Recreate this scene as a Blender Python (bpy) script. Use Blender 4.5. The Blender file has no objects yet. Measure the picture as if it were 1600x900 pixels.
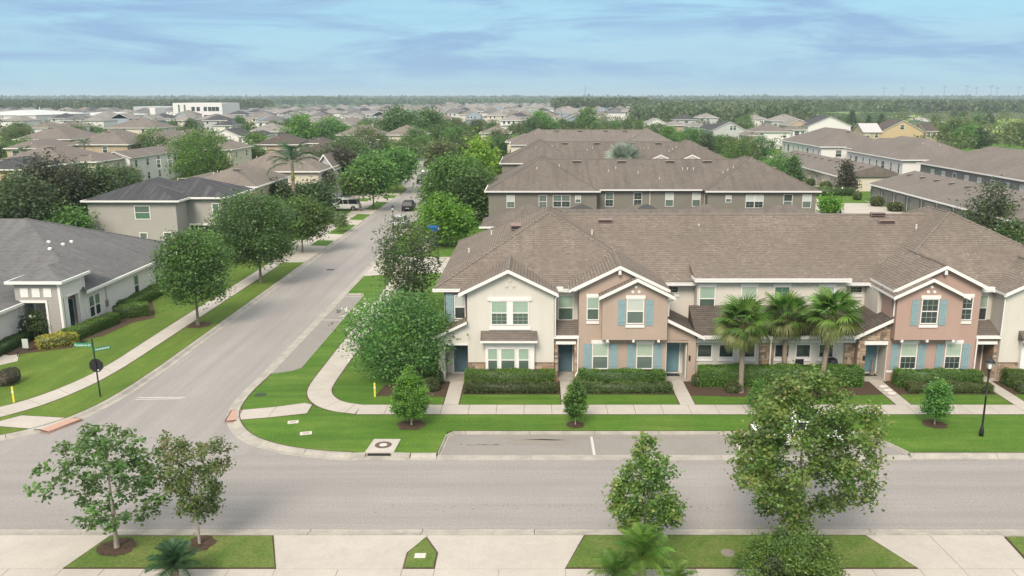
import bpy, math, random
import numpy as np
from math import sin, cos, pi, radians, sqrt, atan2
from mathutils import Vector, Matrix
random.seed(7)
S = bpy.context.scene
COL = S.collection

# ------------------------------------------------------------------ camera, sky, sun, exposure
F, CX, CY, H = 1320.0, 835.0, 450.0, 17.0
TH = math.atan(298 / F)
cam = bpy.data.cameras.new('camera'); camo = bpy.data.objects.new('camera', cam); COL.objects.link(camo)
camo.location = (0, 0, H); camo.rotation_euler = (pi / 2 - TH, 0, 0)
cam.sensor_width = 36; cam.lens = F / 1600 * 36
cam.shift_x = -(CX - 800) / 1600; cam.shift_y = 0
cam.clip_start = .1; cam.clip_end = 60000
S.camera = camo

SUN_EL, SUN_AZ = radians(44), radians(197)      # azimuth measured from +Y towards +X
W = bpy.data.worlds.new('World'); S.world = W; W.use_nodes = True
nt = W.node_tree; nt.nodes.clear()
def N(t, k, **kw):
    n = t.nodes.new(k)
    for a, b in kw.items(): setattr(n, a, b)
    return n
out = N(nt, 'ShaderNodeOutputWorld'); bg = N(nt, 'ShaderNodeBackground')
sky = N(nt, 'ShaderNodeTexSky', sky_type='NISHITA', sun_disc=False)
sky.sun_elevation = SUN_EL; sky.sun_rotation = SUN_AZ; sky.air_density = 1.1; sky.dust_density = 1.0; sky.ozone_density = 1.5
tc = N(nt, 'ShaderNodeTexCoord')
def mapn(t, src, sc, loc=(0, 0, 0)):
    m = N(t, 'ShaderNodeMapping'); m.inputs['Scale'].default_value = sc; m.inputs['Location'].default_value = loc
    t.links.new(src, m.inputs['Vector']); return m.outputs['Vector']
def noise(t, v, sc, det=5, rough=.55, dist=0):
    n = N(t, 'ShaderNodeTexNoise'); n.inputs['Scale'].default_value = sc; n.inputs['Detail'].default_value = det
    n.inputs['Roughness'].default_value = rough; n.inputs['Distortion'].default_value = dist
    if v is not None: t.links.new(v, n.inputs['Vector'])
    return n.outputs['Fac']
def ramp(t, f, stops):
    r = N(t, 'ShaderNodeValToRGB'); e = r.color_ramp.elements
    while len(e) < len(stops): e.new(.5)
    for i, (p, c) in enumerate(stops): e[i].position = p; e[i].color = (c[0], c[1], c[2], 1)
    t.links.new(f, r.inputs['Fac']); return r.outputs['Color']
def mix(t, f, a, b, mode='MIX'):
    m = N(t, 'ShaderNodeMix', data_type='RGBA', blend_type=mode)
    if isinstance(f, (int, float)): m.inputs[0].default_value = f
    else: t.links.new(f, m.inputs[0])
    for v, i in ((a, 6), (b, 7)):
        if isinstance(v, tuple): m.inputs[i].default_value = (v[0], v[1], v[2], 1)
        else: t.links.new(v, m.inputs[i])
    return m.outputs[2]
# thin high overcast over the blue: pale veil everywhere, long periwinkle cloud streaks, a few bright bands
v1 = mapn(nt, tc.outputs['Generated'], (2.6, 2.6, 19), (3.1, .4, .2))
v2 = mapn(nt, tc.outputs['Generated'], (7, 7, 60), (1.3, 2.2, 0))
streak = ramp(nt, noise(nt, v1, 1.6, 8, .62, .5), [(.46, (0, 0, 0)), (.60, (1, 1, 1))])
wisp = ramp(nt, noise(nt, v2, 1.3, 6, .6, .3), [(.42, (0, 0, 0)), (.72, (1, 1, 1))])
bright = ramp(nt, noise(nt, mapn(nt, tc.outputs['Generated'], (1.6, 1.6, 22), (7, 5, 1.1)), 1.3, 4, .5, .2), [(.5, (0, 0, 0)), (.7, (1, 1, 1))])
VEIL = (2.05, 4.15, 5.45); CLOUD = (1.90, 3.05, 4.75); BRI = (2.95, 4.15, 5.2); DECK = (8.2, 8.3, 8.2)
c0 = mix(nt, .80, sky.outputs['Color'], VEIL)
c0 = mix(nt, bright, c0, mix(nt, .55, c0, BRI))
c1 = mix(nt, streak, c0, mix(nt, .9, c0, CLOUD))
c1 = mix(nt, wisp, c1, mix(nt, .35, c1, CLOUD))
sx0 = N(nt, 'ShaderNodeSeparateXYZ'); nt.links.new(tc.outputs['Generated'], sx0.inputs[0])
c1 = mix(nt, ramp(nt, sx0.outputs['Z'], [(0, (.75, .75, .75)), (.035, (0, 0, 0))]), c1, (2.7, 4.45, 5.35))
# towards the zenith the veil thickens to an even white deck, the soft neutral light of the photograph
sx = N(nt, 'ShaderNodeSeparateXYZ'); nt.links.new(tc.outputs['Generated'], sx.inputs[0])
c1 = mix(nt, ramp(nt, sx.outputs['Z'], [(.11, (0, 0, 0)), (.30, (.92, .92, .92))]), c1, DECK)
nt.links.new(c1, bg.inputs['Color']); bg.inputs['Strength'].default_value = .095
nt.links.new(bg.outputs[0], out.inputs[0])

sl = bpy.data.lights.new('sun', 'SUN'); slo = bpy.data.objects.new('sun', sl); COL.objects.link(slo)
sl.energy = 2.5; sl.angle = radians(24); sl.color = (1, .88, .74)
sd = Vector((sin(SUN_AZ) * cos(SUN_EL), cos(SUN_AZ) * cos(SUN_EL), sin(SUN_EL)))
slo.rotation_euler = sd.to_track_quat('Z', 'Y').to_euler(); slo.location = (0, 0, 60)
S.view_settings.view_transform = 'Standard'; S.view_settings.look = 'None'
S.view_settings.exposure = 0.74; S.view_settings.gamma = 1

# ------------------------------------------------------------------ survey helpers: where a sight line meets a level
ct, st = cos(TH), sin(TH)
def ray(px, py):
    u = (px - CX) / F; v = (CY - py) / F
    return u, ct + v * st, -st + v * ct
def G(px, py, h=.12):
    d = ray(px, py); t = (h - H) / d[2]; return d[0] * t, d[1] * t
def Z(px, py, Y):
    d = ray(px, py); t = Y / d[1]; return d[0] * t, H + d[2] * t
def ppm(Y): return F / (Y * ct + H * st)

# ------------------------------------------------------------------ materials
M = {}
def mat(name, c, c2=None, sc=3, rough=.85, bump=0, bsc=40, spec=.3, metal=0, det=4, c3=None, sc3=.35, fine=0, fsc=14, stretch=None, ss=.85):
    m = bpy.data.materials.new(name); m.use_nodes = True; t = m.node_tree
    b = t.nodes['Principled BSDF']; b.inputs['Roughness'].default_value = rough
    b.inputs['Specular IOR Level'].default_value = spec; b.inputs['Metallic'].default_value = metal
    tcn = N(t, 'ShaderNodeTexCoord'); P = tcn.outputs['Object']
    geo = N(t, 'ShaderNodeNewGeometry'); P = geo.outputs['Position']
    if c2:
        f = noise(t, P, sc, det, .6)
        col = mix(t, ramp(t, f, [(.3, (0, 0, 0)), (.7, (1, 1, 1))]), tuple(c), tuple(c2))
        if c3:
            f3 = noise(t, P, sc3, 5, .6)
            col = mix(t, ramp(t, f3, [(.42, (0, 0, 0)), (.68, (1, 1, 1))]), col, tuple(c3))
        if stretch:
            fs_ = noise(t, mapn(t, P, stretch), 1, 5, .65)
            col = mix(t, ramp(t, fs_, [(.40, (0, 0, 0)), (.66, (ss, ss, ss))]), col, tuple(x * .80 for x in c))
        if fine:
            ff = noise(t, P, fsc, 3, .75); v = ramp(t, ff, [(.32, (1 - fine,) * 3), (.68, (1 + 0 * fine,) * 3)]); col = mix(t, 1.0, col, v, 'MULTIPLY')
        t.links.new(col, b.inputs['Base Color'])
    else: b.inputs['Base Color'].default_value = (*c, 1)
    if bump:
        bn = N(t, 'ShaderNodeBump'); bn.inputs['Strength'].default_value = bump; bn.inputs['Distance'].default_value = .03
        t.links.new(noise(t, P, bsc, 4, .6), bn.inputs['Height']); t.links.new(bn.outputs[0], b.inputs['Normal'])
    M[name] = m; return m

def shingles(name, dark, light, streakc, flecks=False):
    m = bpy.data.materials.new(name); m.use_nodes = True; t = m.node_tree
    b = t.nodes['Principled BSDF']; b.inputs['Roughness'].default_value = .93; b.inputs['Specular IOR Level'].default_value = .2
    uv = N(t, 'ShaderNodeUVMap').outputs[0]; geo = N(t, 'ShaderNodeNewGeometry')
    br = N(t, 'ShaderNodeTexBrick'); br.offset = .37; br.offset_frequency = 2
    br.inputs['Scale'].default_value = 1; br.inputs['Brick Width'].default_value = .38; br.inputs['Row Height'].default_value = .205
    br.inputs['Mortar Size'].default_value = .026; br.inputs['Mortar Smooth'].default_value = .4; br.inputs['Bias'].default_value = -.15
    br.inputs['Color1'].default_value = (*dark, 1); br.inputs['Color2'].default_value = (*light, 1)
    br.inputs['Mortar'].default_value = (dark[0] * .45, dark[1] * .45, dark[2] * .45, 1)
    wob = N(t, 'ShaderNodeTexNoise'); wob.inputs['Scale'].default_value = 1.1; t.links.new(uv, wob.inputs['Vector'])
    wv = N(t, 'ShaderNodeVectorMath', operation='MULTIPLY_ADD')
    t.links.new(wob.outputs['Color'], wv.inputs[0]); wv.inputs[1].default_value = (.12, .05, 0); t.links.new(uv, wv.inputs[2])
    t.links.new(wv.outputs[0], br.inputs['Vector'])
    br.inputs['Mortar Size'].default_value = 0; br.inputs['Brick Width'].default_value = .31
    ln = N(t, 'ShaderNodeTexBrick'); ln.inputs['Scale'].default_value = 1; ln.inputs['Brick Width'].default_value = 90; ln.inputs['Row Height'].default_value = .205
    ln.inputs['Mortar Size'].default_value = .028; ln.inputs['Mortar Smooth'].default_value = .5
    t.links.new(wv.outputs[0], ln.inputs['Vector'])
    f = noise(t, geo.outputs['Position'], 2.6, 5, .65)
    c = mix(t, ramp(t, f, [(.35, (0, 0, 0)), (.75, (1, 1, 1))]), br.outputs['Color'], tuple(x * 1.18 for x in light))
    c = mix(t, .55, br.outputs['Color'], c)
    lnm = N(t, 'ShaderNodeMath', operation='MULTIPLY'); t.links.new(ln.outputs['Fac'], lnm.inputs[0])
    lrg = N(t, 'ShaderNodeMapRange'); lrg.inputs['To Min'].default_value = .15; lrg.inputs['To Max'].default_value = .95
    t.links.new(noise(t, geo.outputs['Position'], 1.7, 3, .5), lrg.inputs['Value']); lrg.inputs['From Min'].default_value = .3; lrg.inputs['From Max'].default_value = .65; t.links.new(lrg.outputs[0], lnm.inputs[1])
    c = mix(t, lnm.outputs[0], c, tuple(x * .36 for x in dark))
    if flecks:
        fl = noise(t, mapn(t, uv, (5.0, 7.5, 1)), 1.0, 2, .5); pa = noise(t, geo.outputs['Position'], .5, 3, .5)
        mm = N(t, 'ShaderNodeMath', operation='MULTIPLY'); t.links.new(ramp(t, fl, [(.58, (0, 0, 0)), (.68, (1, 1, 1))]), mm.inputs[0]); t.links.new(ramp(t, pa, [(.38, (.1, .1, .1)), (.62, (.85, .85, .85))]), mm.inputs[1])
        c = mix(t, mm.outputs[0], c, (.36, .315, .27))
        fd = noise(t, mapn(t, uv, (4.0, 7.5, 1), (5, 3, 0)), 1.0, 2, .5); c = mix(t, ramp(t, fd, [(.60, (0, 0, 0)), (.74, (.6, .6, .6))]), c, tuple(x * .6 for x in dark))
    # weather streaks running down the slope
    fs = noise(t, mapn(t, uv, (1.1, .09, 1)), 1.2, 5, .6)
    c = mix(t, ramp(t, fs, [(.48, (0, 0, 0)), (.75, (.75, .75, .75))]), c, streakc)
    f4 = noise(t, geo.outputs['Position'], .22, 3, .5)
    c = mix(t, ramp(t, f4, [(.35, (0, 0, 0)), (.7, (.4, .4, .4))]), c, tuple(x * .75 for x in dark))
    t.links.new(c, b.inputs['Base Color'])
    bn = N(t, 'ShaderNodeBump'); bn.inputs['Strength'].default_value = .8; bn.inputs['Distance'].default_value = .03
    t.links.new(ln.outputs['Fac'], bn.inputs['Height']); bn.invert = True
    t.links.new(bn.outputs[0], b.inputs['Normal'])
    M[name] = m; return m

def leafmat(name, a, b_, c_=None, sc=.9, trans=.42):
    m = bpy.data.materials.new(name); m.use_nodes = True; t = m.node_tree; t.nodes.clear()
    o = N(t, 'ShaderNodeOutputMaterial'); d = N(t, 'ShaderNodeBsdfDiffuse'); tr = N(t, 'ShaderNodeBsdfTranslucent')
    gl = N(t, 'ShaderNodeBsdfGlossy'); gl.inputs['Roughness'].default_value = .55; gl.inputs['Color'].default_value = (.7, .75, .7, 1)
    geo = N(t, 'ShaderNodeNewGeometry'); oi = N(t, 'ShaderNodeObjectInfo')
    col = mix(t, geo.outputs['Random Per Island'], tuple(a), tuple(b_))
    if c_:
        f = noise(t, geo.outputs['Position'], sc, 3, .6)
        col = mix(t, ramp(t, f, [(.45, (0, 0, 0)), (.66, (1, 1, 1))]), col, tuple(c_))
    hs = N(t, 'ShaderNodeHueSaturation')
    mr = N(t, 'ShaderNodeMapRange'); mr.inputs['To Min'].default_value = .78; mr.inputs['To Max'].default_value = 1.25
    t.links.new(oi.outputs['Random'], mr.inputs['Value']); t.links.new(mr.outputs[0], hs.inputs['Value'])
    mr2 = N(t, 'ShaderNodeMapRange'); mr2.inputs['To Min'].default_value = .485; mr2.inputs['To Max'].default_value = .515
    t.links.new(oi.outputs['Random'], mr2.inputs['Value']); t.links.new(mr2.outputs[0], hs.inputs['Hue'])
    t.links.new(col, hs.inputs['Color']); col = hs.outputs[0]
    t.links.new(col, d.inputs['Color']); t.links.new(col, tr.inputs['Color'])
    m1 = N(t, 'ShaderNodeMixShader'); m1.inputs[0].default_value = trans
    t.links.new(d.outputs[0], m1.inputs[1]); t.links.new(tr.outputs[0], m1.inputs[2])
    m2 = N(t, 'ShaderNodeMixShader'); m2.inputs[0].default_value = .05
    t.links.new(m1.outputs[0], m2.inputs[1]); t.links.new(gl.outputs[0], m2.inputs[2]); t.links.new(m2.outputs[0], o.inputs[0])
    M[name] = m; return m

mat('asphalt', (.345, .322, .306), (.305, .284, .270), 30, .92, .35, 90, c3=(.362, .338, .322), sc3=.12, fine=.28, fsc=11, stretch=(.035, .9, 1))
mat('asphalt_side', (.345, .323, .308), (.305, .286, .272), 30, .92, .35, 90, c3=(.362, .34, .324), sc3=.12, fine=.28, fsc=11, stretch=(.9, .035, 1))
mat('bay_asphalt', (.305, .285, .262), (.27, .252, .232), 40, .92, .35, 90, c3=(.265, .248, .226), sc3=.6, fine=.25, fsc=11)
mat('concrete', (.445, .410, .362), (.40, .37, .33), 2.2, .9, .15, 60, c3=(.475, .435, .385), sc3=.5, fine=.12, fsc=9)
mat('kerb_concrete', (.43, .405, .355), (.375, .35, .305), 3, .9, .2, 60, c3=(.30, .28, .25), sc3=1.1, fine=.2)
mat('curb_dark', (.34, .31, .27), (.22, .20, .17), 2.5, .9, .2, 50)
mat('tactile', (.45, .285, .22), (.40, .25, .195), 6, .9, .3, 90)
mat('paint_white', (.56, .54, .51), (.44, .42, .39), 9, .7)
mat('grass', (.074, .178, .015), (.112, .225, .024), 1.3, .95, .6, 60, c3=(.148, .232, .036), sc3=.35, det=8, fine=.42, fsc=9, stretch=(.12, 1.3, 1))
mat('grass_near', (.088, .165, .024), (.135, .200, .038), 1.6, .95, .5, 80, c3=(.175, .215, .055), sc3=.7, det=8, fine=.45, fsc=9)
mat('grass_worn', (.115, .195, .022), (.165, .230, .036), 2.0, .95, .5, 70, c3=(.095, .185, .017), sc3=.3, det=8, fine=.42, fsc=9, stretch=(1.1, .12, 1))
mat('ground_far', (.060, .095, .030), (.085, .110, .042), .05, 1, 0, c3=(.11, .12, .06), sc3=.012, det=8)
mat('park_grass', (.30, .42, .08), (.22, .33, .07), .05, 1)
mat('mulch', (.10, .065, .042), (.055, .038, .026), 14, 1, .8, 45)
mat('bark', (.24, .20, .16), (.14, .115, .09), 9, 1, .8, 30)
mat('bark_pale', (.36, .32, .27), (.22, .19, .155), 9, 1, .6, 30)
mat('palm_bark', (.30, .25, .20), (.19, .155, .12), 12, 1, .8, 40)
mat('crownshaft', (.33, .34, .08), (.26, .28, .07), 5, .7)
mat('stucco_cream', (.575, .55, .495), (.55, .525, .47), 1.2, .95, .25, 140, c3=(.59, .565, .51), sc3=.4, stretch=(1.6, 1.6, .16), ss=.3)
mat('stucco_pink', (.395, .308, .255), (.375, .292, .242), 1.2, .95, .25, 140, c3=(.41, .322, .268), sc3=.4, stretch=(1.6, 1.6, .16), ss=.3)
mat('stucco_rose', (.395, .275, .232), (.375, .26, .22), 1.2, .95, .25, 140, c3=(.41, .288, .243), sc3=.4, stretch=(1.6, 1.6, .16), ss=.3)
mat('stucco_taupe_shade', (.205, .16, .135), (.19, .148, .125), 1.2, .95, .25, 140)  # taupe with the shade of the unlit recess put into the colour
mat('stucco_grey', (.195, .187, .157), (.18, .172, .145), .8, .95, .2, 100)
mat('stucco_cool', (.215, .212, .205), (.20, .197, .19), .8, .95, .2, 100)
mat('siding_grey', (.36, .345, .325), (.335, .32, .30), .6, .9, .1, 60)
mat('trim', (.72, .71, .69), (.67, .66, .635), 2, .6)
mat('white_wall', (.66, .645, .63), (.63, .615, .60), 1, .9, .1, 90)
mat('cream_wall', (.60, .545, .46), (.56, .51, .43), 1, .9)
mat('tan_wall', (.42, .34, .25), (.38, .31, .23), 1, .9)
mat('ochre_wall', (.49, .385, .235), (.45, .35, .21), 1, .9)
mat('blue_wall', (.30, .36, .42), (.27, .33, .39), 1, .9)
mat('pale_grey_wall', (.44, .45, .45), (.40, .41, .41), 1, .9)
mat('shutter_teal', (.24, .345, .37), (.21, .31, .335), 4, .75)
mat('door_slate', (.085, .145, .175), (.075, .13, .155), 4, .6)
mat('door_teal', (.135, .245, .28), (.12, .22, .255), 4, .6)
mat('door_green', (.035, .095, .10), (.03, .085, .09), 4, .6)
mat('dark_metal', (.016, .017, .018), rough=.45, spec=.5)
mat('steel', (.35, .35, .34), rough=.35, metal=.8)
mat('screen', (.055, .055, .055), rough=.8)
mat('iron', (.14, .105, .085), (.09, .07, .06), 12, .8, .4, 60)
mat('sign_green', (.02, .20, .105), (.018, .18, .095), 9, .5)
mat('sign_blue', (.01, .12, .36), rough=.5)
mat('letter', (.72, .78, .74), rough=.6)
mat('yellow', (.62, .55, .07), rough=.6)
mat('orange_pot', (.55, .18, .08), rough=.8)
mat('lamp_glass', (.72, .74, .72), rough=.3)
mat('vent_red', (.24, .165, .145), (.20, .14, .122), 6, .6)
mat('vent_grey', (.23, .20, .17), (.20, .17, .15), 6, .6)
mat('pipe', (.60, .56, .50), rough=.7)
mat('garage_grey', (.26, .25, .225), (.24, .23, .207), 3, .8)
mat('garage_cream', (.50, .47, .40), (.47, .44, .38), 3, .8)
mat('solar', (.035, .036, .045), rough=.25, spec=.5)
mat('solar_pale', (.46, .44, .44), (.40, .385, .39), 2, .4)
mat('metal_roof_pale', (.50, .52, .50), (.46, .48, .46), .3, .6)
mat('stone_a', (.40, .29, .20), (.33, .24, .165), 8, .95, .5, 60)
mat('stone_b', (.31, .22, .155), (.25, .175, .125), 8, .95, .5, 60)
mat('stone_c', (.47, .38, .28), (.42, .33, .245), 8, .95, .5, 60)
mat('stone_d', (.22, .165, .125), (.18, .135, .105), 8, .95, .5, 60)
mat('mortar', (.30, .26, .21), (.26, .22, .18), 8, .95)
mat('pale_stone', (.55, .51, .46), (.48, .44, .40), 6, .9, .4, 30)
mat('tyre', (.02, .02, .021), rough=.85)
mat('hub', (.42, .43, .44), rough=.35, metal=.8)
for n_, c_ in (('car_white', (.72, .72, .70)), ('car_dark', (.022, .025, .030)), ('car_black', (.010, .011, .013)), ('car_silver', (.42, .44, .45))):
    m_ = mat(n_, c_, rough=.55 if c_[0] < .1 else .35, spec=.2 if c_[0] < .1 else .4); m_.node_tree.nodes['Principled BSDF'].inputs['Coat Weight'].default_value = 0
mat('car_glass', (.018, .022, .025), rough=.35, spec=.2)
mat('tail', (.10, .012, .010), rough=.3)
mat('head', (.75, .76, .78), rough=.2)
mat('glass_dark', (.045, .062, .058), (.03, .04, .04), 1.5, .08, spec=.7)
mat('glass_mid', (.125, .165, .145), (.10, .135, .12), 1.5, .10, spec=.6)
mat('glass_teal', (.095, .185, .13), (.07, .14, .10), 1.2, .10, spec=.6)
mat('glass_lower', (.085, .125, .10), (.065, .10, .08), 1.2, .08, spec=.7)
mat('blind', (.37, .455, .37), (.33, .41, .335), 1.2, .25, spec=.5)
mat('blind_aqua', (.30, .405, .33), (.26, .36, .29), 1.2, .2, spec=.5)
mat('blind_white', (.48, .52, .48), (.44, .475, .44), 1.2, .3, spec=.5)
shingles('shingle_brown', (.158, .130, .108), (.215, .180, .150), (.150, .124, .104), True)
shingles('shingle_b2', (.140, .120, .104), (.180, .156, .136), (.085, .073, .064))
shingles('shingle_far', (.165, .143, .127), (.215, .188, .168), (.138, .12, .107))
shingles('shingle_tan', (.175, .152, .130), (.23, .20, .172), (.150, .130, .112))
shingles('shingle_grey', (.125, .124, .125), (.160, .159, .160), (.19, .188, .186))
shingles('shingle_slate', (.052, .053, .058), (.078, .078, .084), (.15, .15, .15))
shingles('shingle_dkbrown', (.085, .07, .06), (.13, .11, .096), (.07, .06, .052))
shingles('shingle_pale', (.22, .205, .19), (.29, .27, .25), (.19, .18, .165))
leafmat('leaf_oak', (0.063, 0.138, 0.039), (0.122, 0.220, 0.049), (0.089, 0.158, 0.056), .5)
leafmat('leaf_mid', (0.087, 0.187, 0.039), (0.158, 0.287, 0.053), (0.100, 0.171, 0.046), .6)
leafmat('leaf_bright', (0.116, 0.270, 0.020), (0.188, 0.360, 0.030), (0.083, 0.200, 0.020), .6)
leafmat('leaf_lime', (0.210, 0.360, 0.030), (0.286, 0.420, 0.045), (0.121, 0.250, 0.025), .6)
leafmat('leaf_dark', (0.065, 0.112, 0.046), (0.124, 0.182, 0.058), (0.059, 0.085, 0.049), .5)
leafmat('leaf_maroon', (0.070, 0.074, 0.046), (0.110, 0.110, 0.064), (0.055, 0.056, 0.040), .5)
leafmat('leaf_maple', (0.060, 0.125, 0.036), (0.105, 0.185, 0.052), (0.120, 0.165, 0.050), .9)
leafmat('leaf_red', (.115, .205, .050), (.165, .265, .065), (.17, .215, .07), 1.3)
leafmat('leaf_maple_lit', (.095, .195, .036), (.150, .280, .048), (.22, .32, .06), .8)  # brighter yellow-green maple foliage, mixed in by clump
leafmat('leaf_yg', (.19, .28, .055), (.26, .34, .07), (.28, .26, .09), 1.5)
leafmat('leaf_tip_red', (.26, .22, .11), (.31, .27, .12))
leafmat('leaf_green', (0.061, 0.162, 0.034), (0.107, 0.232, 0.046), (0.171, 0.326, 0.062), 1.2)
leafmat('leaf_green2', (0.064, 0.160, 0.023), (0.141, 0.307, 0.038), (0.197, 0.384, 0.051), 1.2)
leafmat('leaf_hedge', (0.087, 0.169, 0.028), (0.175, 0.298, 0.044), (0.120, 0.208, 0.036), 1.5)
leafmat('leaf_hedge_low', (0.098, 0.138, 0.039), (0.165, 0.212, 0.063), (0.088, 0.114, 0.039), 1.5)
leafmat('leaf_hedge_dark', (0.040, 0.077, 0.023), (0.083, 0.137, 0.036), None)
leafmat('leaf_yellow', (0.348, 0.324, 0.036), (0.496, 0.432, 0.081), (0.218, 0.225, 0.032), 4)
leafmat('leaf_olive', (0.121, 0.162, 0.054), (0.201, 0.229, 0.083), (0.101, 0.129, 0.054), .4)
leafmat('leaf_far', (0.087, 0.121, 0.047), (0.127, 0.163, 0.063), (0.069, 0.100, 0.044), .03, .35)
leafmat('palm_green', (0.060, 0.147, 0.026), (0.126, 0.237, 0.041), (0.186, 0.307, 0.051), 1.0, .35)
leafmat('palm_old', (.17, .20, .055), (.25, .26, .085), (.12, .17, .04), 1.5, .35)
leafmat('palm_straw', (.36, .29, .18), (.28, .22, .13), None, 1, .3)
leafmat('palm_dark', (.034, .088, .036), (.060, .130, .050), None, 1, .3)
leafmat('palm_silver', (.27, .33, .27), (.38, .43, .36), (.22, .27, .22), 1, .3)
leafmat('flower', (.75, .72, .66), (.68, .64, .60), None, 1, .2)
leafmat('leaf_brown', (.070, .072, .045), (.11, .10, .065), (.10, .075, .05), 1, .25)

# ------------------------------------------------------------------ mesh builder
def frm(ox, oy, ang=0): # frame: u along the wall, n outwards.  ang 0 -> wall faces -Y with u=+X
    return (ox, oy, cos(ang), sin(ang), sin(ang), -cos(ang))
class MB:
    def __init__(s): s.v = []; s.f = []; s.m = []; s.mi = {}
    def mat(s, n):
        if n not in s.mi: s.mi[n] = len(s.mi)
        return s.mi[n]
    def face(s, pts, m):
        b = len(s.v); s.v += [tuple(p) for p in pts]; s.f.append(tuple(range(b, b + len(pts)))); s.m.append(s.mat(m))
    def solid(s, pts, faces, m):
        b = len(s.v); s.v += [tuple(p) for p in pts]; k = s.mat(m)
        for f in faces: s.f.append(tuple(b + i for i in f)); s.m.append(k)
    def box(s, x0, x1, y0, y1, z0, z1, m):
        s.solid([(x0, y0, z0), (x1, y0, z0), (x1, y1, z0), (x0, y1, z0), (x0, y0, z1), (x1, y0, z1), (x1, y1, z1), (x0, y1, z1)],
                [(0, 3, 2, 1), (4, 5, 6, 7), (0, 1, 5, 4), (1, 2, 6, 5), (2, 3, 7, 6), (3, 0, 4, 7)], m)
    def fbox(s, f, u0, u1, z0, z1, d0, d1, m):   # box in a wall frame, d = distance out of the wall
        P = []
        for z in (z0, z1):
            for (u, d) in ((u0, d1), (u1, d1), (u1, d0), (u0, d0)):
                P.append((f[0] + u * f[2] + d * f[4], f[1] + u * f[3] + d * f[5], z))
        s.solid(P, [(0, 3, 2, 1), (4, 5, 6, 7), (0, 1, 5, 4), (1, 2, 6, 5), (2, 3, 7, 6), (3, 0, 4, 7)], m)
    def fpoly(s, f, pts, d0, d1, m):             # polygon of (u,z) extruded between depths
        n = len(pts)
        P = [(f[0] + u * f[2] + d1 * f[4], f[1] + u * f[3] + d1 * f[5], z) for u, z in pts] + \
            [(f[0] + u * f[2] + d0 * f[4], f[1] + u * f[3] + d0 * f[5], z) for u, z in pts]
        s.solid(P, [tuple(range(n)), tuple(range(2 * n - 1, n - 1, -1))] + [((i + 1) % n, i, i + n, (i + 1) % n + n) for i in range(n)], m)
    def prism(s, poly, z0, z1, m, mside=None, bottom=False):
        n = len(poly)
        a = sum(poly[i][0] * poly[(i + 1) % n][1] - poly[(i + 1) % n][0] * poly[i][1] for i in range(n))
        if a < 0: poly = poly[::-1]
        s.face([(x, y, z1) for x, y in poly], m)
        if bottom: s.face([(x, y, z0) for x, y in poly[::-1]], m)
        for i in range(n):
            a, b = poly[i], poly[(i + 1) % n]
            s.face([(a[0], a[1], z0), (b[0], b[1], z0), (b[0], b[1], z1), (a[0], a[1], z1)], mside or m)
    def tube(s, p0, p1, r0, r1, m, n=8, caps=True):
        p0 = Vector(p0); p1 = Vector(p1); d = (p1 - p0)
        if d.length < 1e-6: return
        d.normalize(); a = d.orthogonal().normalized(); b = d.cross(a); P = []
        for p, r in ((p0, r0), (p1, r1)):
            for i in range(n):
                t = 2 * pi * i / n; P.append(p + a * (r * cos(t)) + b * (r * sin(t)))
        fs = [(i, (i + 1) % n, (i + 1) % n + n, i + n) for i in range(n)]
        if caps: fs += [tuple(range(n - 1, -1, -1)), tuple(range(n, 2 * n))]
        s.solid(P, fs, m)
    def lathe(s, cx, cy, prof, m, n=12):
        b = len(s.v); k = s.mat(m)
        for r, z in prof:
            for i in range(n):
                t = 2 * pi * i / n; s.v.append((cx + r * cos(t), cy + r * sin(t), z))
        for j in range(len(prof) - 1):
            for i in range(n):
                s.f.append((b + j * n + i, b + j * n + (i + 1) % n, b + (j + 1) * n + (i + 1) % n, b + (j + 1) * n + i)); s.m.append(k)
        s.f.append(tuple(b + i for i in range(n - 1, -1, -1))); s.m.append(k)
        e = b + (len(prof) - 1) * n; s.f.append(tuple(e + i for i in range(n))); s.m.append(k)
    # roofs (closed solids; hips / gables over a rectangle)
    def hip(s, x0, x1, y0, y1, z, p, m, px=None, th=.12):
        w, d = x1 - x0, y1 - y0
        if w >= d: r = d / 2; A = (x0 + r, y0 + r); B = (x1 - r, y0 + r)
        else: r = w / 2; A = (x0 + r, y0 + r); B = (x0 + r, y1 - r)
        if abs(w - d) < 1e-3: B = A
        zr = z + r * p
        c = [(x0, y0, z), (x1, y0, z), (x1, y1, z), (x0, y1, z)]; a = (A[0], A[1], zr); b = (B[0], B[1], zr)
        if w >= d:
            s.face([c[0], c[1], b, a] if a != b else [c[0], c[1], a], m); s.face([c[1], c[2], b], m)
            s.face([c[2], c[3], a, b] if a != b else [c[2], c[3], a], m); s.face([c[3], c[0], a], m)
        else:
            s.face([c[0], c[1], a], m); s.face([c[1], c[2], b, a], m); s.face([c[2], c[3], b], m); s.face([c[3], c[0], a, b], m)
        s.face([c[3], c[2], c[1], c[0]], m)
        return zr
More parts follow.
